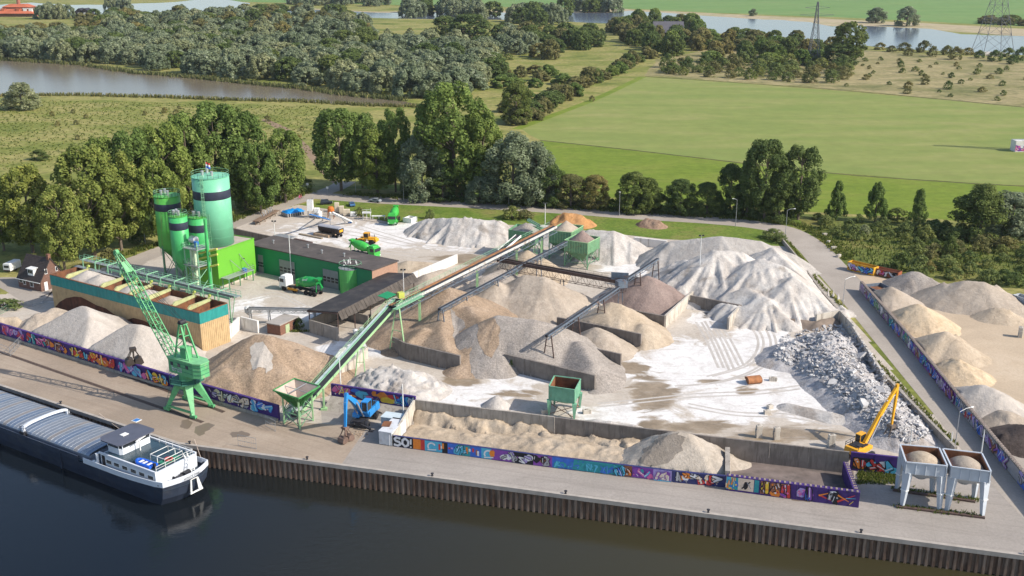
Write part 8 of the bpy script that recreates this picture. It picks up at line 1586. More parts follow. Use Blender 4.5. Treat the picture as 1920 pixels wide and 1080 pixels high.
for i, (px, py) in enumerate(((562, 374), (565, 372))):
 g = G(px, py) + V((0, 0, .04)); t = thing('bicycle', ('front' if i == 0 else 'rear') + ' bicycle ridden on the side road behind the silos', 'bicycle', g, -2.4); mb = MB()
 for x in (-.5, .5): mb.poly([(x + .34 * math.cos(a), 0, .35 + .34 * math.sin(a)) for a in [2 * PI * k / 12 for k in range(13)]], .03, 5)
 mb.build('wheels', T_black, t, world=False); mb = MB(); mb.poly([(-.5, 0, .35), (-.2, 0, .9), (.35, 0, .85), (.5, 0, .35)], .03, 5); mb.poly([(-.2, 0, .9), (0, 0, .35), (.35, 0, .85)], .03, 5); mb.build('frame', PAL['red'], t, world=False)
 me = bpy.data.meshes.new('person'); vs = [(-.15, 0, .98), (0, 0, 1.3), (.08, 0, 1.5), (.12, 0, 1.62), (.16, 0, 1.74), (.05, .18, 1.42), (.25, .2, 1.2), (.42, .18, 1.0), (.05, -.18, 1.42), (.25, -.2, 1.2), (.42, -.18, 1.0), (.15, .1, .75), (0, .1, .35), (.18, -.1, .85), (.1, -.1, .45)]; es = [(0, 1), (1, 2), (2, 3), (3, 4), (2, 5), (5, 6), (6, 7), (2, 8), (8, 9), (9, 10), (0, 11), (11, 12), (0, 13), (13, 14)]
 me.from_pydata(vs, es, []); o = bpy.data.objects.new('person', me); COL.objects.link(o); o.location = g; o.rotation_euler = (0, 0, -2.4); me.materials.append(PAL['pink'] if i == 0 else PAL['brown']); sk2 = o.modifiers.new('skin', 'SKIN'); o.modifiers.new('sub', 'SUBSURF').levels = 1
 rad = [.15, .17, .16, .06, .11, .07, .055, .04, .07, .055, .04, .09, .05, .09, .05]
 for k, r in enumerate(rad): me.skin_vertices[0].data[k].radius = (r, r)
 me.skin_vertices[0].data[0].use_root = True; tag(o, ('front' if i == 0 else 'rear') + ' cyclist in ' + ('pink' if i == 0 else 'brown') + ' clothing riding on the side road', 'person')
for lab, p, q in (('stern mooring line from the barge to the quay bollard', onb(1.0, -9.8, 3.9), QB + V((2.5, .4, .4))), ('spring mooring line from the barge to the quay', onb(18, -10.2, 3.9), QB + qdL * 22 + V((0, .4, .4)))):
 mb = MB(); pts = [p.lerp(q, k / 8) - V((0, 0, .5 * math.sin(PI * k / 8))) for k in range(9)]; mb.poly(pts, .05, 5); tag(mb.build('mooring_line', PAL['cream']), lab, 'rope')
# ---------------------------------------------------------------- vegetation
def leaf_mat(name, dark, light, alt, k=1.5):
 dark, light, alt = [tuple(x * k for x in c) for c in (dark, light, alt)]
 m, nt, b = nodes(name); setc(b, dark, .85, 0, .12)
 at = N(nt, 'ShaderNodeAttribute', attribute_name='tone'); oi = N(nt, 'ShaderNodeObjectInfo')
 c = ramp(nt, at.outputs['Fac'], [(.0, dark), (.75, light), (1.0, alt)])
 h = ramp(nt, oi.outputs['Random'], [(0, (.78, .82, .80)), (.5, (1, 1, 1)), (1, (1.22, 1.10, .95))])
 c = mix(nt, 1.0, c, h, 'MULTIPLY'); nt.links.new(c, b.inputs['Base Color'])
 tl = N(nt, 'ShaderNodeBsdfTranslucent'); nt.links.new(c, tl.inputs['Color']); ms = N(nt, 'ShaderNodeMixShader'); ms.inputs[0].default_value = .38; nt.links.new(b.outputs[0], ms.inputs[1]); nt.links.new(tl.outputs[0], ms.inputs[2]); nt.links.new(ms.outputs[0], nt.nodes['Material Output'].inputs['Surface'])
 return m
LM = {'poplar': leaf_mat('poplar_leaves', (.072, .108, .028), (.142, .195, .052), (.225, .26, .095)), 'yellow': leaf_mat('yellowing_poplar_leaves', (.095, .12, .028), (.195, .22, .055), (.29, .28, .085)),
 'willow': leaf_mat('grey_willow_leaves', (.125, .155, .085), (.25, .285, .175), (.37, .39, .29), 1.25), 'oak': leaf_mat('dark_tree_leaves', (.055, .08, .025), (.11, .145, .045), (.17, .19, .075)),
 'thorn': leaf_mat('brown_green_thorn_leaves', (.09, .095, .034), (.185, .17, .07), (.26, .205, .10)), 'scrub': leaf_mat('scrub_leaves', (.085, .11, .034), (.16, .185, .065), (.24, .24, .10))}
M_bark = mat('grey_brown_bark', (.16, .125, .095), .3, 2, .9, mode='object'); M_palebark = mat('pale_bark', (.36, .31, .25), .2, 2, .9, mode='object')
def crown_mesh(name, clumps, n_leaf, size, m, seed, droop=.0, jit=.75):
 r = np.random.RandomState(seed); P = []; T = []
 w = np.array([c[3] ** 2 for c in clumps]); w = w / w.sum()
 for (x, y, z, rr, sz), f in zip(clumps, w):
  n = max(12, int(n_leaf * f)); d = r.normal(size=(n, 3)); d[:, 2] = d[:, 2] * .9 + .25; d /= np.linalg.norm(d, axis=1)[:, None]
  rad = r.uniform(.80, 1.07, n); c = np.array([x, y, z]) + d * rad[:, None] * np.array([rr, rr, rr * sz])
  nr = d + r.normal(size=(n, 3)) * jit * .6; nr[:, 2] += .3; nr /= np.linalg.norm(nr, axis=1)[:, None]
  a = np.cross(nr, r.normal(size=(n, 3))); a /= np.linalg.norm(a, axis=1)[:, None]; b = np.cross(nr, a)
  s = size * r.uniform(.55, 1.35, (n, 1)); e = r.uniform(.45, 1.0, (n, 1))
  q = np.stack([c - a * s, c - b * s * e * r.uniform(.6, 1.1, (n, 1)), c + a * s * r.uniform(.6, 1.1, (n, 1)), c + b * s * e], 1); P.append(q.reshape(-1, 3))
  t = np.clip(.38 + .38 * (r.rand() - .5) * 1.6 + r.normal(size=n) * .17, 0, 1); T.append(t)
 P = np.concatenate(P); T = np.concatenate(T).astype(np.float32); n = len(T)
 me = bpy.data.meshes.new(name); me.vertices.add(n * 4); me.vertices.foreach_set('co', P.reshape(-1).astype(np.float32)); me.loops.add(n * 4); me.loops.foreach_set('vertex_index', np.arange(n * 4, dtype=np.int32)); me.polygons.add(n); me.polygons.foreach_set('loop_start', np.arange(0, n * 4, 4, dtype=np.int32))
 me.update(calc_edges=True); at = me.attributes.new('tone', 'FLOAT', 'FACE'); at.data.foreach_set('value', T); me.materials.append(m)
 return me
def clumps_for(kind, seed):
 """unit tree: height 1, crown width about 1 at scale w; returns clump centres for a 1 m tall envelope"""
 r = random.Random(seed); out = []
 def add(x, y, z, rr, sz=1.0): out.append((x, y, z, rr, sz))
 if kind in ('poplar', 'yellow'):
  for k in range(150):
   z = r.uniform(.16, .97); pr = (math.sin(PI * min(1, max(0, (z - .1) / .93))) ** .6) * .46; a = r.uniform(0, 6.3); q = pr * r.uniform(.35, 1.0) ** .5; add(q * math.cos(a), q * math.sin(a), z, r.uniform(.038, .078), 1.4)
 elif kind == 'willow':
  for k in range(95):
   a = r.uniform(0, 6.3); el = r.uniform(-.5, 1.0); q = .43 * math.cos(max(0, el) * PI / 2 * .95) * r.uniform(.7, 1.05); add(q * math.cos(a), q * math.sin(a), .34 + .56 * math.sin(max(0, el) * PI / 2) * r.uniform(.8, 1.05) + min(0, el) * .55, r.uniform(.055, .105), 1.3)
 elif kind == 'oak':
  for k in range(120):
   a = r.uniform(0, 6.3); el = r.uniform(-.72, 1.0); q = .44 * math.cos((el if el > 0 else el * .5) * PI / 2 * .95) * r.uniform(.7, 1.0); add(q * math.cos(a), q * math.sin(a), .46 + .44 * math.sin(el * PI / 2), r.uniform(.055, .10))
 elif kind == 'column':
  for k in range(110):
   z = r.uniform(.12, .97); pr = .62 * (1 - z) ** .7 + .03; a = r.uniform(0, 6.3); q = pr * r.uniform(.4, 1); add(q * math.cos(a), q * math.sin(a), z, r.uniform(.04, .08), 1.5)
 else:
  for k in range(60):
   a = r.uniform(0, 6.3); el = r.uniform(-.5, 1); q = .42 * math.cos(el * PI / 2) * r.uniform(.6, 1.05); add(q * math.cos(a), q * math.sin(a), .34 + .46 * math.sin(el * PI / 2) * r.uniform(.8, 1.15), r.uniform(.07, .13), 1)
 return out
CACHE = {}
def tree_parts(kind, h, w, variant, leaves, size, m, bark):
 key = (kind, variant, m.name, leaves)
 if key in CACHE: return CACHE[key]
 cl = [(x * w, y * w, z * h, rr * (w * .55 + h * .45), sz) for x, y, z, rr, sz in clumps_for(kind, variant * 31 + len(kind))]
 cm = crown_mesh('crown', cl, leaves, size, m, variant * 7 + 3); r = random.Random(variant); mb = MB(); rt = max(.18, h * .018)
 mb.tube((0, 0, -.3), (0, 0, h * .35), rt, 8, rt * .75); mb.tube((0, 0, h * .35), (0, 0, h * .86), rt * .75, 7, rt * .2)
 for c in r.sample(cl, min(len(cl), 16)):
  z0 = max(.12 * h, c[2] - r.uniform(.12, .28) * h); mb.tube((0, 0, z0), (c[0], c[1], c[2]), rt * .35, 5, rt * .1)
 me = bpy.data.meshes.new('trunk'); me.from_pydata(mb.v, [], mb.f); me.materials.append(bark); me.update()
 CACHE[key] = (cm, me); return cm, me
def plant(name, label, cat, loc, h0, w0, h, w, kind, variant, leaves, size, mkey, group=None, rz=0.0, bark=None, parts=True):
 cm, tm = tree_parts(kind, h0, w0, variant, leaves, size, LM[mkey], bark or M_bark)
 if parts:
  t = bpy.data.objects.new(name, None); COL.objects.link(t); c = bpy.data.objects.new('crown', cm); COL.objects.link(c); c.parent = t; k = bpy.data.objects.new('trunk', tm); COL.objects.link(k); k.parent = t
 else: t = bpy.data.objects.new(name, cm); COL.objects.link(t)
 t.location = loc; t.rotation_euler = (0, 0, rz); t.scale = (w / w0, w / w0, h / h0); return tag(t, label, cat, group)
rng = random.Random(12)
NEAR = [  # pixel foot, top row, crown width in pixels, shape, leaf, label
 (62, 474, 318, 112, 'yellow', 'yellow', 'yellowish poplar with bare trunk behind the brick house roof'), (8, 470, 345, 80, 'yellow', 'yellow', 'yellowish poplar at the left edge beside the caravan'), (122, 508, 352, 92, 'poplar', 'yellow', 'small crowned poplar between house and storage bins'), (178, 482, 280, 140, 'yellow', 'yellow', 'wide yellowish poplar above the gallery end'), (228, 470, 288, 112, 'yellow', 'yellow', 'yellowish poplar left of the crane boom tip'),
 (262, 438, 246, 110, 'poplar', 'poplar', 'green poplar behind the yellowish row'), (318, 424, 238, 105, 'poplar', 'poplar', 'green poplar behind the weathered silo'), (360, 410, 215, 110, 'poplar', 'poplar', 'green poplar left of the turquoise silo top'), (412, 398, 198, 130, 'poplar', 'poplar', 'tallest poplar behind the turquoise silo'), (462, 392, 212, 110, 'poplar', 'poplar', 'tall poplar right of the turquoise silo'), (490, 402, 272, 80, 'poplar', 'poplar', 'lower poplar before the tall ones right of the silos'), (536, 380, 246, 86, 'poplar', 'poplar', 'rightmost poplar of the row by the side road'), (205, 440, 262, 90, 'poplar', 'poplar', 'dark poplar behind the wide yellowish one'), (300, 462, 300, 90, 'poplar', 'poplar', 'poplar left of the weathered green silo'),
 (640, 358, 206, 105, 'poplar', 'poplar', 'poplar at the track mouth right of the side road'), (708, 364, 246, 92, 'poplar', 'poplar', 'pale trunked poplar beside the road lamps'), (742, 360, 206, 74, 'poplar', 'poplar', 'narrow poplar behind the pale trunked one'), (680, 352, 215, 85, 'poplar', 'poplar', 'poplar in the middle of the road junction group'), (792, 372, 240, 96, 'willow', 'willow', 'silver willow left of the tallest road poplar'), (852, 368, 158, 150, 'poplar', 'poplar', 'tallest broad poplar beside the access road'), (822, 360, 220, 80, 'poplar', 'poplar', 'poplar squeezed between silver willow and tallest poplar'), (905, 372, 215, 90, 'poplar', 'poplar', 'poplar right of the tallest road poplar'), (962, 382, 246, 120, 'willow', 'willow', 'large silver willow right of the road poplars'), (1005, 384, 262, 90, 'willow', 'willow', 'second silver willow stepping down to the round trees'), (1030, 386, 304, 66, 'oak', 'oak', 'dark tree at the foot of the silver willows'),
 (1070, 388, 324, 66, 'oak', 'thorn', 'brownish round tree behind the roadside verge'), (1115, 391, 326, 58, 'oak', 'thorn', 'second brownish round tree at the field gap'), (866, 374, 347, 34, 'bush', 'thorn', 'pale brown bush under the road poplars'), (900, 380, 330, 60, 'willow', 'willow', 'low silver willow under the tall poplars'), (830, 376, 325, 60, 'oak', 'oak', 'dark understorey tree between silver willows'),
 (1186, 398, 320, 70, 'oak', 'oak', 'round dark tree first right of the field gap'), (1215, 399, 332, 52, 'oak', 'oak', 'round dark tree second right of the field gap'), (1275, 402, 334, 66, 'oak', 'oak', 'round dark tree third right of the field gap'), (1325, 403, 340, 56, 'oak', 'oak', 'lower round dark tree beside the tall dark poplar'), (1368, 402, 304, 62, 'oak', 'oak', 'dusky tree left of the tall dark poplar'), (1432, 412, 264, 100, 'poplar', 'oak', 'tall dark poplar before the mown field'), (1496, 412, 278, 90, 'poplar', 'oak', 'second tall dark poplar by the road bend'), (1460, 415, 320, 70, 'oak', 'oak', 'dark tree filling between the two tall dark poplars'), (1400, 408, 330, 60, 'oak', 'oak', 'dark tree under the left tall poplar'),
 (1567, 413, 342, 36, 'column', 'poplar', 'left of three young conical trees on the pasture edge'), (1640, 416, 342, 44, 'column', 'poplar', 'middle of three young conical trees on the pasture edge'), (1720, 423, 355, 36, 'column', 'poplar', 'right of three young conical trees on the pasture edge'), (1836, 446, 346, 112, 'willow', 'oak', 'left half of the big dusky willow pair at right'), (1893, 446, 358, 116, 'willow', 'willow', 'right half of the big dusky willow pair at right'), (42, 205, 153, 68, 'willow', 'willow', 'round grey willow alone by the pond'), (74, 300, 279, 36, 'bush', 'oak', 'dark round bush alone in the left meadow'),
 (1590, 122, 42, 70, 'poplar', 'oak', 'tall airy tree right of the slender pylon'), (1575, 124, 78, 72, 'oak', 'oak', 'round dark tree right of the slender pylon'), (880, 78, 24, 92, 'oak', 'oak', 'big dark dome tree in the mid meadow'), (836, 70, 28, 60, 'oak', 'oak', 'dark tree left of the big dome tree'), (968, 232, 150, 60, 'oak', 'oak', 'dark tree at the near end of the hedge'), (1700, 49, 12, 44, 'willow', 'willow', 'right of two round willows on the far green field'), (1642, 43, 13, 40, 'willow', 'willow', 'left of two round willows on the far green field'), (1412, 30, 15, 18, 'bush', 'willow', 'small willow on the far river bank')]
for i, (px, py, tp, wp, kind, leaf, lab) in enumerate(NEAR):
 g = G(px, py); h = hz(px, py, tp); w = wp * (g.y * CP + CAM_H * SP) / FPX; d = (g.y * CP + CAM_H * SP); cat = 'bush' if kind == 'bush' else 'tree'
 near = d < 560
 plant('willow_tree' if leaf == 'willow' else 'bush' if kind == 'bush' else 'poplar_tree' if kind in ('poplar', 'yellow') else 'tree', lab, cat, g, 24, 15, h, w, kind, i % 3, 17000 if near else 8000, .34 if near else .5, leaf, None, rng.uniform(0, 6.3), M_palebark if 'pale trunked' in lab else None)
def scatter(poly, spacing, seed, limit=400):
 r = random.Random(seed); pw = [Gxy(*p) for p in poly]; x0, x1 = min(p[0] for p in pw), max(p[0] for p in pw); y0, y1 = min(p[1] for p in pw), max(p[1] for p in pw); out = []; grid = {}
 for _ in range(int((x1 - x0) * (y1 - y0) / spacing ** 2 * 9)):
  x, y = r.uniform(x0, x1), r.uniform(y0, y1); px, py = proj(x, y)
  if not inside(np.array([px]), np.array([py]), poly)[0]: continue
  k = (int(x // spacing), int(y // spacing))
  if any(math.hypot(x - a, y - b) < spacing for i in (-1, 0, 1) for j in (-1, 0, 1) for a, b in grid.get((k[0] + i, k[1] + j), ())): continue
  grid.setdefault(k, []).append((x, y)); out.append((x, y))
  if len(out) >= limit: break
 return out
def wood(poly, spacing, seed, mixes, label, group, hr, wr, name='willow_tree', cat='tree', limit=300, parts=False, leaves=6000, size=.58):
 r = random.Random(seed)
 for x, y in scatter(poly, spacing, seed, limit):
  kind, leaf = r.choice(mixes); h = r.uniform(*hr); w = r.uniform(*wr); plant(name, label, cat, (x, y, 0), 14, 17, h, w, kind, r.randrange(4), leaves, size, leaf, group, r.uniform(0, 6.3), None, parts)
wl_, dk_, th_ = ('willow', 'willow'), ('oak', 'oak'), ('bush', 'thorn')
wood([(-60, 108), (-60, 80), (120, 74), (250, 80), (330, 70), (440, 74), (560, 92), (700, 105), (790, 90), (915, 98), (926, 150), (900, 170), (800, 188), (640, 172), (560, 158), (470, 150), (330, 136), (200, 122)], 15.5, 1, [wl_, wl_, wl_, wl_, ('oak', 'willow'), dk_], 'grey green willow in the dense wood along the far shore of the pond', 'willows of the wood beyond the pond', (12, 18), (19, 27), limit=230)
wood([(200, 40), (360, 36), (500, 24), (640, 30), (700, 62), (700, 96), (560, 84), (440, 66), (330, 62), (250, 72), (180, 66)], 20, 2, [wl_, wl_, dk_, th_], 'grey or dark tree in the upper wood below the far water', 'trees of the upper wood', (12, 19), (20, 30), 'tree', limit=110)
wood([(-40, 84), (-40, 62), (60, 56), (190, 58), (260, 62), (300, 74), (180, 76), (60, 80)], 18, 3, [th_, th_, ('oak', 'thorn'), dk_], 'low brown green tree between the left meadow and the willow wood', 'low trees behind the willow wood', (6, 11), (14, 22), 'tree', limit=60)
wood([(135, 42), (200, 30), (260, 30), (230, 58), (150, 56)], 17, 31, [th_, dk_], 'brownish tree below the black barns', 'trees below the barns', (7, 12), (14, 20), 'tree', limit=24)
wood([(76, 34), (136, 34), (136, 36), (76, 36)], 12, 32, [wl_], 'willow in the row right of the brick works', 'willows beside the brick works', (15, 20), (16, 22), limit=8)
hl = [(1235, 105), (1200, 122), (1165, 140), (1120, 160), (1080, 182), (1040, 205), (1000, 222), (965, 236)]; r = random.Random(4)
for a, b in zip(hl[:-1], hl[1:]):
 for k in range(4):
  t_ = k / 4; px, py = a[0] + (b[0] - a[0]) * t_ - 6, a[1] + (b[1] - a[1]) * t_; g = G(px + r.uniform(-14, 4), py + r.uniform(-6, 2)); kind, leaf = r.choice([th_, th_, dk_, ('oak', 'thorn'), ('bush', 'poplar')]); plant('hedge_tree', 'brown green hedge tree along the left edge of the mown field', 'tree', g, 14, 17, r.uniform(6, 11), r.uniform(10, 16), kind, r.randrange(4), 6000, .58, leaf, 'hedge trees beside the mown field', r.uniform(0, 6))
wood([(930, 150), (1000, 135), (1060, 150), (1070, 180), (1000, 215), (950, 215)], 17, 5, [th_, ('bush', 'poplar'), th_, dk_], 'brown or green shrub in the hollow left of the hedge', 'shrubs left of the hedge', (4, 9), (10, 17), 'shrub', 'shrub', limit=26)
wood([(925, 68), (1060, 76), (1068, 112), (990, 112), (930, 92)], 17, 6, [dk_, ('oak', 'thorn'), dk_, wl_], 'dark tree in the clump right of the big dome tree', 'dark trees right of the dome tree', (11, 17), (17, 24), 'tree', limit=24)
wood([(1060, 82), (1110, 62), (1120, 95), (1070, 100)], 17, 7, [dk_, dk_], 'dark tree in the small clump left of the river trees', 'dark trees of the small clump', (12, 17), (18, 24), 'tree', limit=8)
wood([(1150, 60), (1240, 40), (1300, 56), (1330, 78), (1310, 104), (1230, 108), (1180, 92)], 17, 8, [dk_, dk_, ('oak', 'poplar'), th_], 'green tree around the distant grey roofed farmhouse', 'trees around the farmhouse', (12, 20), (16, 24), 'tree', limit=42)
wood([(1320, 86), (1420, 72), (1520, 84), (1560, 100), (1540, 122), (1420, 124), (1330, 116)], 18, 9, [dk_, ('oak', 'thorn'), th_, ('oak', 'poplar')], 'dark or brown tree in the belt left of the slender pylon', 'trees left of the slender pylon', (8, 15), (14, 22), 'tree', limit=44)
wood([(560, 0), (720, 2), (722, 14), (640, 12), (550, 10)], 24, 10, [wl_], 'distant willow in the far tree belt beyond the water', 'far willows beyond the water', (14, 20), (26, 34), limit=22)
wood([(765, 22), (830, 20), (930, 30), (935, 44), (850, 34), (770, 36)], 22, 11, [wl_, wl_, dk_], 'distant willow on the near bank above the dome tree', 'willows above the dome tree', (18, 26), (24, 32), limit=16)
wood([(965, 28), (1060, 28), (1066, 46), (1000, 50), (965, 44)], 20, 12, [wl_, dk_], 'distant willow on the river bank right of centre', 'river bank willows right of centre', (16, 24), (22, 30), limit=14)
wood([(1070, 8), (1150, 10), (1150, 26), (1080, 26)], 24, 13, [wl_, dk_], 'distant willow on the far bank above the farmhouse trees', 'far bank willows', (16, 22), (26, 34), limit=12)
wood([(1832, 38), (1935, 44), (1935, 50), (1832, 44)], 20, 14, [dk_, th_], 'dark tree in the far hedge at the right edge', 'far hedge trees at the right', (7, 10), (20, 30), 'tree', limit=14)
wood([(1190, -6), (1260, -6), (1260, -3), (1190, -3)], 40, 15, [dk_], 'tiny tree in the far row on the horizon field', 'far row trees', (12, 16), (20, 28), 'tree', limit=10)
wood([(205, 12), (240, 12), (240, 24), (205, 24)], 18, 16, [wl_], 'grey tree by the water right of the barns', 'grey trees by the far water', (18, 24), (20, 26), limit=4)
for px, py, w in ((98, 218, 12), (137, 212, 10), (162, 222, 11), (108, 236, 12), (143, 234, 12), (309, 212, 14), (336, 205, 9), (272, 216, 11), (330, 216, 14), (146, 262, 12), (502, 228, 15), (422, 190, 10), (566, 244, 10), (606, 222, 18), (610, 238, 16), (320, 246, 9), (560, 262, 12), (1110, 190, 14), (505, 82, 10)):
 g = G(px, py); w_ = w * (g.y * CP + CAM_H * SP) / FPX; plant('bush', 'small brown bush scattered in the left meadow', 'bush', g, 6, 8, w_ * .85, w_, 'bush', rng.randrange(3), 1400, .32, 'thorn', 'brown bushes in the meadow', rng.uniform(0, 6), None, False)
def bushes(poly, sp, seed, label, group, hr, wr, mixes, limit, name='bush'):
 r = random.Random(seed)
 for x, y in scatter(poly, sp, seed, limit): leaf = r.choice(mixes); w = r.uniform(*wr); plant(name, label, 'bush', (x, y, 0), 6, 8, w * r.uniform(.5, .8), w, 'bush', r.randrange(3), 1400, .32, leaf, group, r.uniform(0, 6), None, False)
bushes([(1230, 125), (1500, 128), (1640, 110), (1920, 128), (1990, 205), (1600, 166), (1380, 150), (1230, 138)], 16, 21, 'small dark bush on the dry heath behind the mown field', 'bushes on the heath', (2, 4.5), (3, 7), ['scrub', 'thorn', 'scrub', 'oak'], 60)
bushes([(1640, 88), (1920, 108), (1920, 122), (1640, 100)], 18, 22, 'dark bush along the near river bank', 'bushes along the river bank', (3, 6), (8, 16), ['oak', 'thorn'], 26)
bushes([(1240, 124), (1460, 120), (1590, 128), (1580, 158), (1400, 150), (1260, 140)], 12, 23, 'low green shrub in front of the tree belt on the heath', 'low shrubs on the heath', (2, 4), (8, 15), ['oak', 'scrub', 'thorn'], 60)
bushes([(690, 60), (800, 62), (960, 110), (930, 140), (960, 150), (830, 95), (700, 75)], 22, 24, 'small bush dotted on the middle meadow', 'bushes on the middle meadow', (2, 5), (5, 11), ['thorn', 'scrub', 'willow'], 30)
bushes([(940, 46), (1160, 62), (1150, 72), (930, 66)], 24, 25, 'small bush on the meadow by the river', 'bushes on the river meadow', (2, 4), (5, 10), ['thorn', 'oak'], 26)
bushes([(1530, 410), (1600, 416), (1760, 432), (1790, 450), (1700, 462), (1590, 452), (1548, 430)], 5.5, 26, 'grey green shrub in the thicket right of the road bend', 'thicket right of the road bend', (1.6, 3.4), (4, 7), ['scrub', 'willow', 'scrub'], 44, 'shrub')
bushes([(1690, 470), (1800, 448), (1930, 462), (1990, 545), (1880, 540), (1760, 522), (1660, 505)], 5.5, 27, 'dark shrub in the overgrown strip behind the right sand yard', 'overgrown strip behind the sand yard', (1.4, 3.2), (4, 8), ['oak', 'scrub', 'scrub', 'thorn'], 60, 'shrub')
bushes([(230, 462), (300, 448), (420, 410), (540, 375), (580, 352), (540, 365), (400, 395), (240, 440)], 6, 28, 'low shrub under the poplars along the side road', 'shrubs under the poplar row', (2.5, 5), (5, 9), ['oak', 'scrub', 'poplar'], 50, 'shrub')
bushes([(750, 366), (1130, 392), (1300, 402), (1500, 412), (1500, 406), (1130, 380), (760, 356)], 6.5, 29, 'low dark shrub along the far side of the access road', 'shrubs beyond the access road', (2, 5), (5, 9), ['oak', 'scrub', 'oak'], 60, 'shrub')
for lab, px, py, w, h, leaf in (('olive bush on the verge behind the long white pile', 960, 410, 8, 4.4, 'scrub'), ('grey green bush on the verge beside the white pile', 806, 410, 3.4, 3.4, 'scrub'), ('second olive bush joining the one behind the white pile', 985, 411, 7, 3.4, 'thorn'), ('green bush beside the back mixer truck fence', 675, 405, 5, 3.2, 'scrub'), ('green bush behind the stone ridge at the road bend', 1448, 447, 8, 3.2, 'scrub'), ('green bush at the verge corner below the lamp', 1462, 455, 6, 2.6, 'scrub'), ('dark red shrub beside the conveyor gallery', 205, 492, 6, 4.4, 'thorn'), ('small round tree in the scrub behind the sand yard', 1780, 482, 5, 6.5, 'oak'), ('dark bush between middle and right conical tree', 1682, 414, 9, 4.5, 'oak'), ('dark bush left of the big dusky willow pair', 1752, 440, 10, 5, 'oak'), ('left sapling against the wall under the grey gravel heap', 959, 697, 1.6, 3.0, 'scrub'), ('right sapling against the wall under the grey gravel heap', 990, 702, 1.6, 3.0, 'scrub'), ('ivy bush beside the brick hut', 562, 617, 2.4, 3.0, 'oak'), ('green shrub at the left edge by the low fence', 8, 580, 9, 2.6, 'scrub')):
 plant('sapling' if 'sapling' in lab else 'bush', lab, 'sapling' if 'sapling' in lab else 'bush', G(px, py), 6, 8, h, w, 'bush', len(lab) % 3, 1400, .32, leaf, None, len(lab), None, True)
def tufts(name, label, spots, h, wd, m, seed, per=5):
 r = np.random.RandomState(seed); n = len(spots) * per; c = np.repeat(np.array([(x, y, 0) for x, y in spots]), per, 0) + np.c_[r.normal(size=(n, 2)) * wd * 1.6, np.zeros(n)]
 a = r.uniform(0, 6.3, n); d = np.c_[np.cos(a), np.sin(a), np.zeros(n)] * wd; up = np.c_[r.normal(size=(n, 2)) * h * .28, h * r.uniform(.5, 1.15, n)]
 P = np.stack([c - d, c + d, c + d * .5 + up, c - d * .3 + up * .93], 1).reshape(-1, 3); me = bpy.data.meshes.new(name); me.vertices.add(n * 4); me.vertices.foreach_set('co', P.reshape(-1).astype(np.float32)); me.loops.add(n * 4); me.loops.foreach_set('vertex_index', np.arange(n * 4, dtype=np.int32)); me.polygons.add(n); me.polygons.foreach_set('loop_start', np.arange(0, n * 4, 4, dtype=np.int32)); me.update(calc_edges=True)
 at = me.attributes.new('tone', 'FLOAT', 'FACE'); at.data.foreach_set('value', r.uniform(0, 1, n).astype(np.float32)); me.materials.append(m); o = bpy.data.objects.new(name, me); COL.objects.link(o); return tag(o, label, 'reeds' if 'reed' in name else 'grass', kind='stuff')
def along(px, sp, spread, seed):
 r = random.Random(seed); out = []
 for a, b in zip(px[:-1], px[1:]):
  p, q = G(*a), G(*b); n = max(1, int((q - p).length / sp))
  for k in range(n): c = p.lerp(q, (k + r.random()) / n); out.append((c.x + r.gauss(0, spread), c.y + r.gauss(0, spread)))
 return out
M_reed = leaf_mat('reed_blades', (.07, .085, .03), (.15, .165, .065), (.25, .22, .11), 1.1); M_blade = leaf_mat('grass_blades', (.06, .09, .018), (.14, .17, .035), (.26, .23, .085), 1.1)
tufts('reed_bed', 'green reed belt along the near shore of the pond', along([(-60, 181), (150, 179), (330, 184), (420, 188), (560, 191), (700, 199), (800, 201)], .5, 1.4, 1), 2.0, .3, M_reed, 1)
tufts('reed_bed', 'reed fringe below the willows on the far pond shore', along([(-60, 110), (60, 116), (150, 122), (260, 138), (330, 143), (470, 158), (560, 166), (640, 178), (760, 189)], .7, 1.6, 2), 2.6, .4, M_reed, 2)
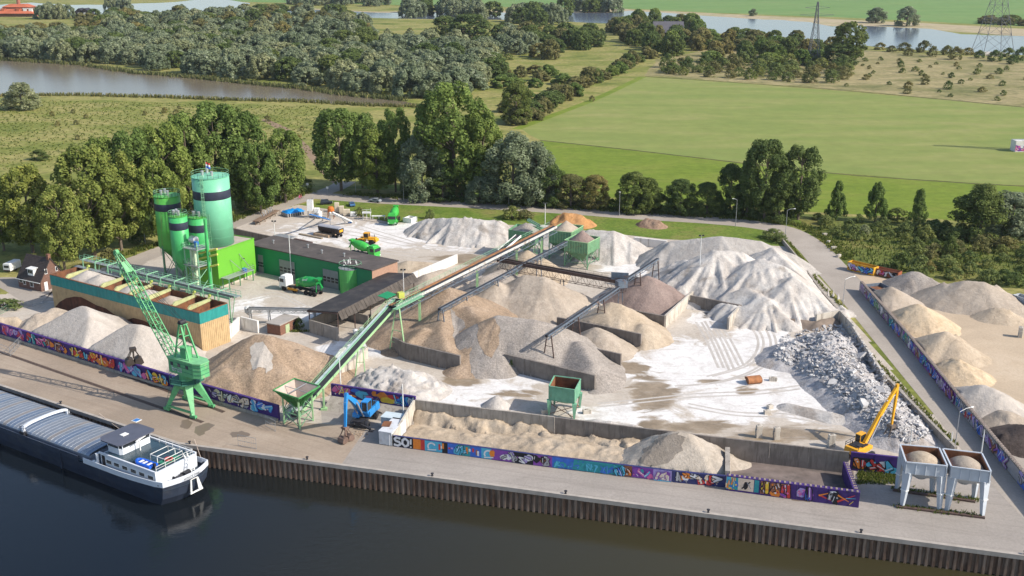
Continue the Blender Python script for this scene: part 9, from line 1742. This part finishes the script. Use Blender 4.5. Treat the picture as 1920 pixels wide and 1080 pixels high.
tufts('rough_grass', 'rough grass along the poplar side of the side road', along([(235, 478), (350, 442), (440, 412), (510, 384), (580, 360)], .12, 1.0, 3) , .9, .16, M_blade, 3)
tufts('rough_grass', 'rough grass on the far verge of the access road', along([(650, 364), (760, 371), (900, 379), (1050, 388), (1200, 398), (1330, 406), (1430, 413), (1505, 424), (1556, 452), (1592, 488)], .12, 1.3, 4), .8, .16, M_blade, 4)
tufts('rough_grass', 'weedy grass strip under the purple wall and white silos', [Gxy(*p) for p in [(random.Random(k).uniform(1608, 1690), random.Random(k + 999).uniform(886, 908)) for k in range(420)]] + along([(1680, 949), (1840, 969)], .12, .3, 5) + along([(1674, 918), (1830, 938)], .1, .5, 6), .5, .09, M_blade, 5)
tufts('rough_grass', 'weeds along the foot of the road kerb walls', along([(1605, 640), (1665, 700), (1720, 758), (1795, 836)], .25, .25, 7) + along([(1480, 455), (1540, 535), (1580, 578)], .3, .2, 8) + along([(545, 622), (575, 622)], .08, .4, 9), .5, .1, M_blade, 6)
tufts('rough_grass', 'tall weeds and grasses in the scrub right of the road', scatter([(1545, 424), (1780, 430), (1960, 470), (1990, 540), (1700, 510), (1625, 495), (1590, 470)], 1.3, 30, 3200), .9, .2, M_blade, 7, 3)
tufts('rough_grass', 'long meadow grass tussocks left of the poplars', scatter([(-20, 186), (600, 200), (620, 250), (560, 300), (300, 300), (-20, 320)], 3.2, 31, 2500), .5, .4, M_blade, 8, 4)
# ---------------------------------------------------------------- air
mb = MB(); mb.box((0, 2600, 41), (6800, 6000, 94)); hz_ = bpy.data.materials.new('haze_air'); hz_.use_nodes = True; nt = hz_.node_tree; nt.nodes.remove(nt.nodes['Principled BSDF'])
pv = nt.nodes.new('ShaderNodeVolumePrincipled'); pv.inputs['Color'].default_value = (.80, .87, 1, 1); pv.inputs['Density'].default_value = .000035; pv.inputs['Anisotropy'].default_value = .2
nt.links.new(pv.outputs[0], nt.nodes['Material Output'].inputs['Volume']); tag(mb.build('haze', hz_), 'thin blue haze lying over the whole landscape', 'haze', kind='stuff')
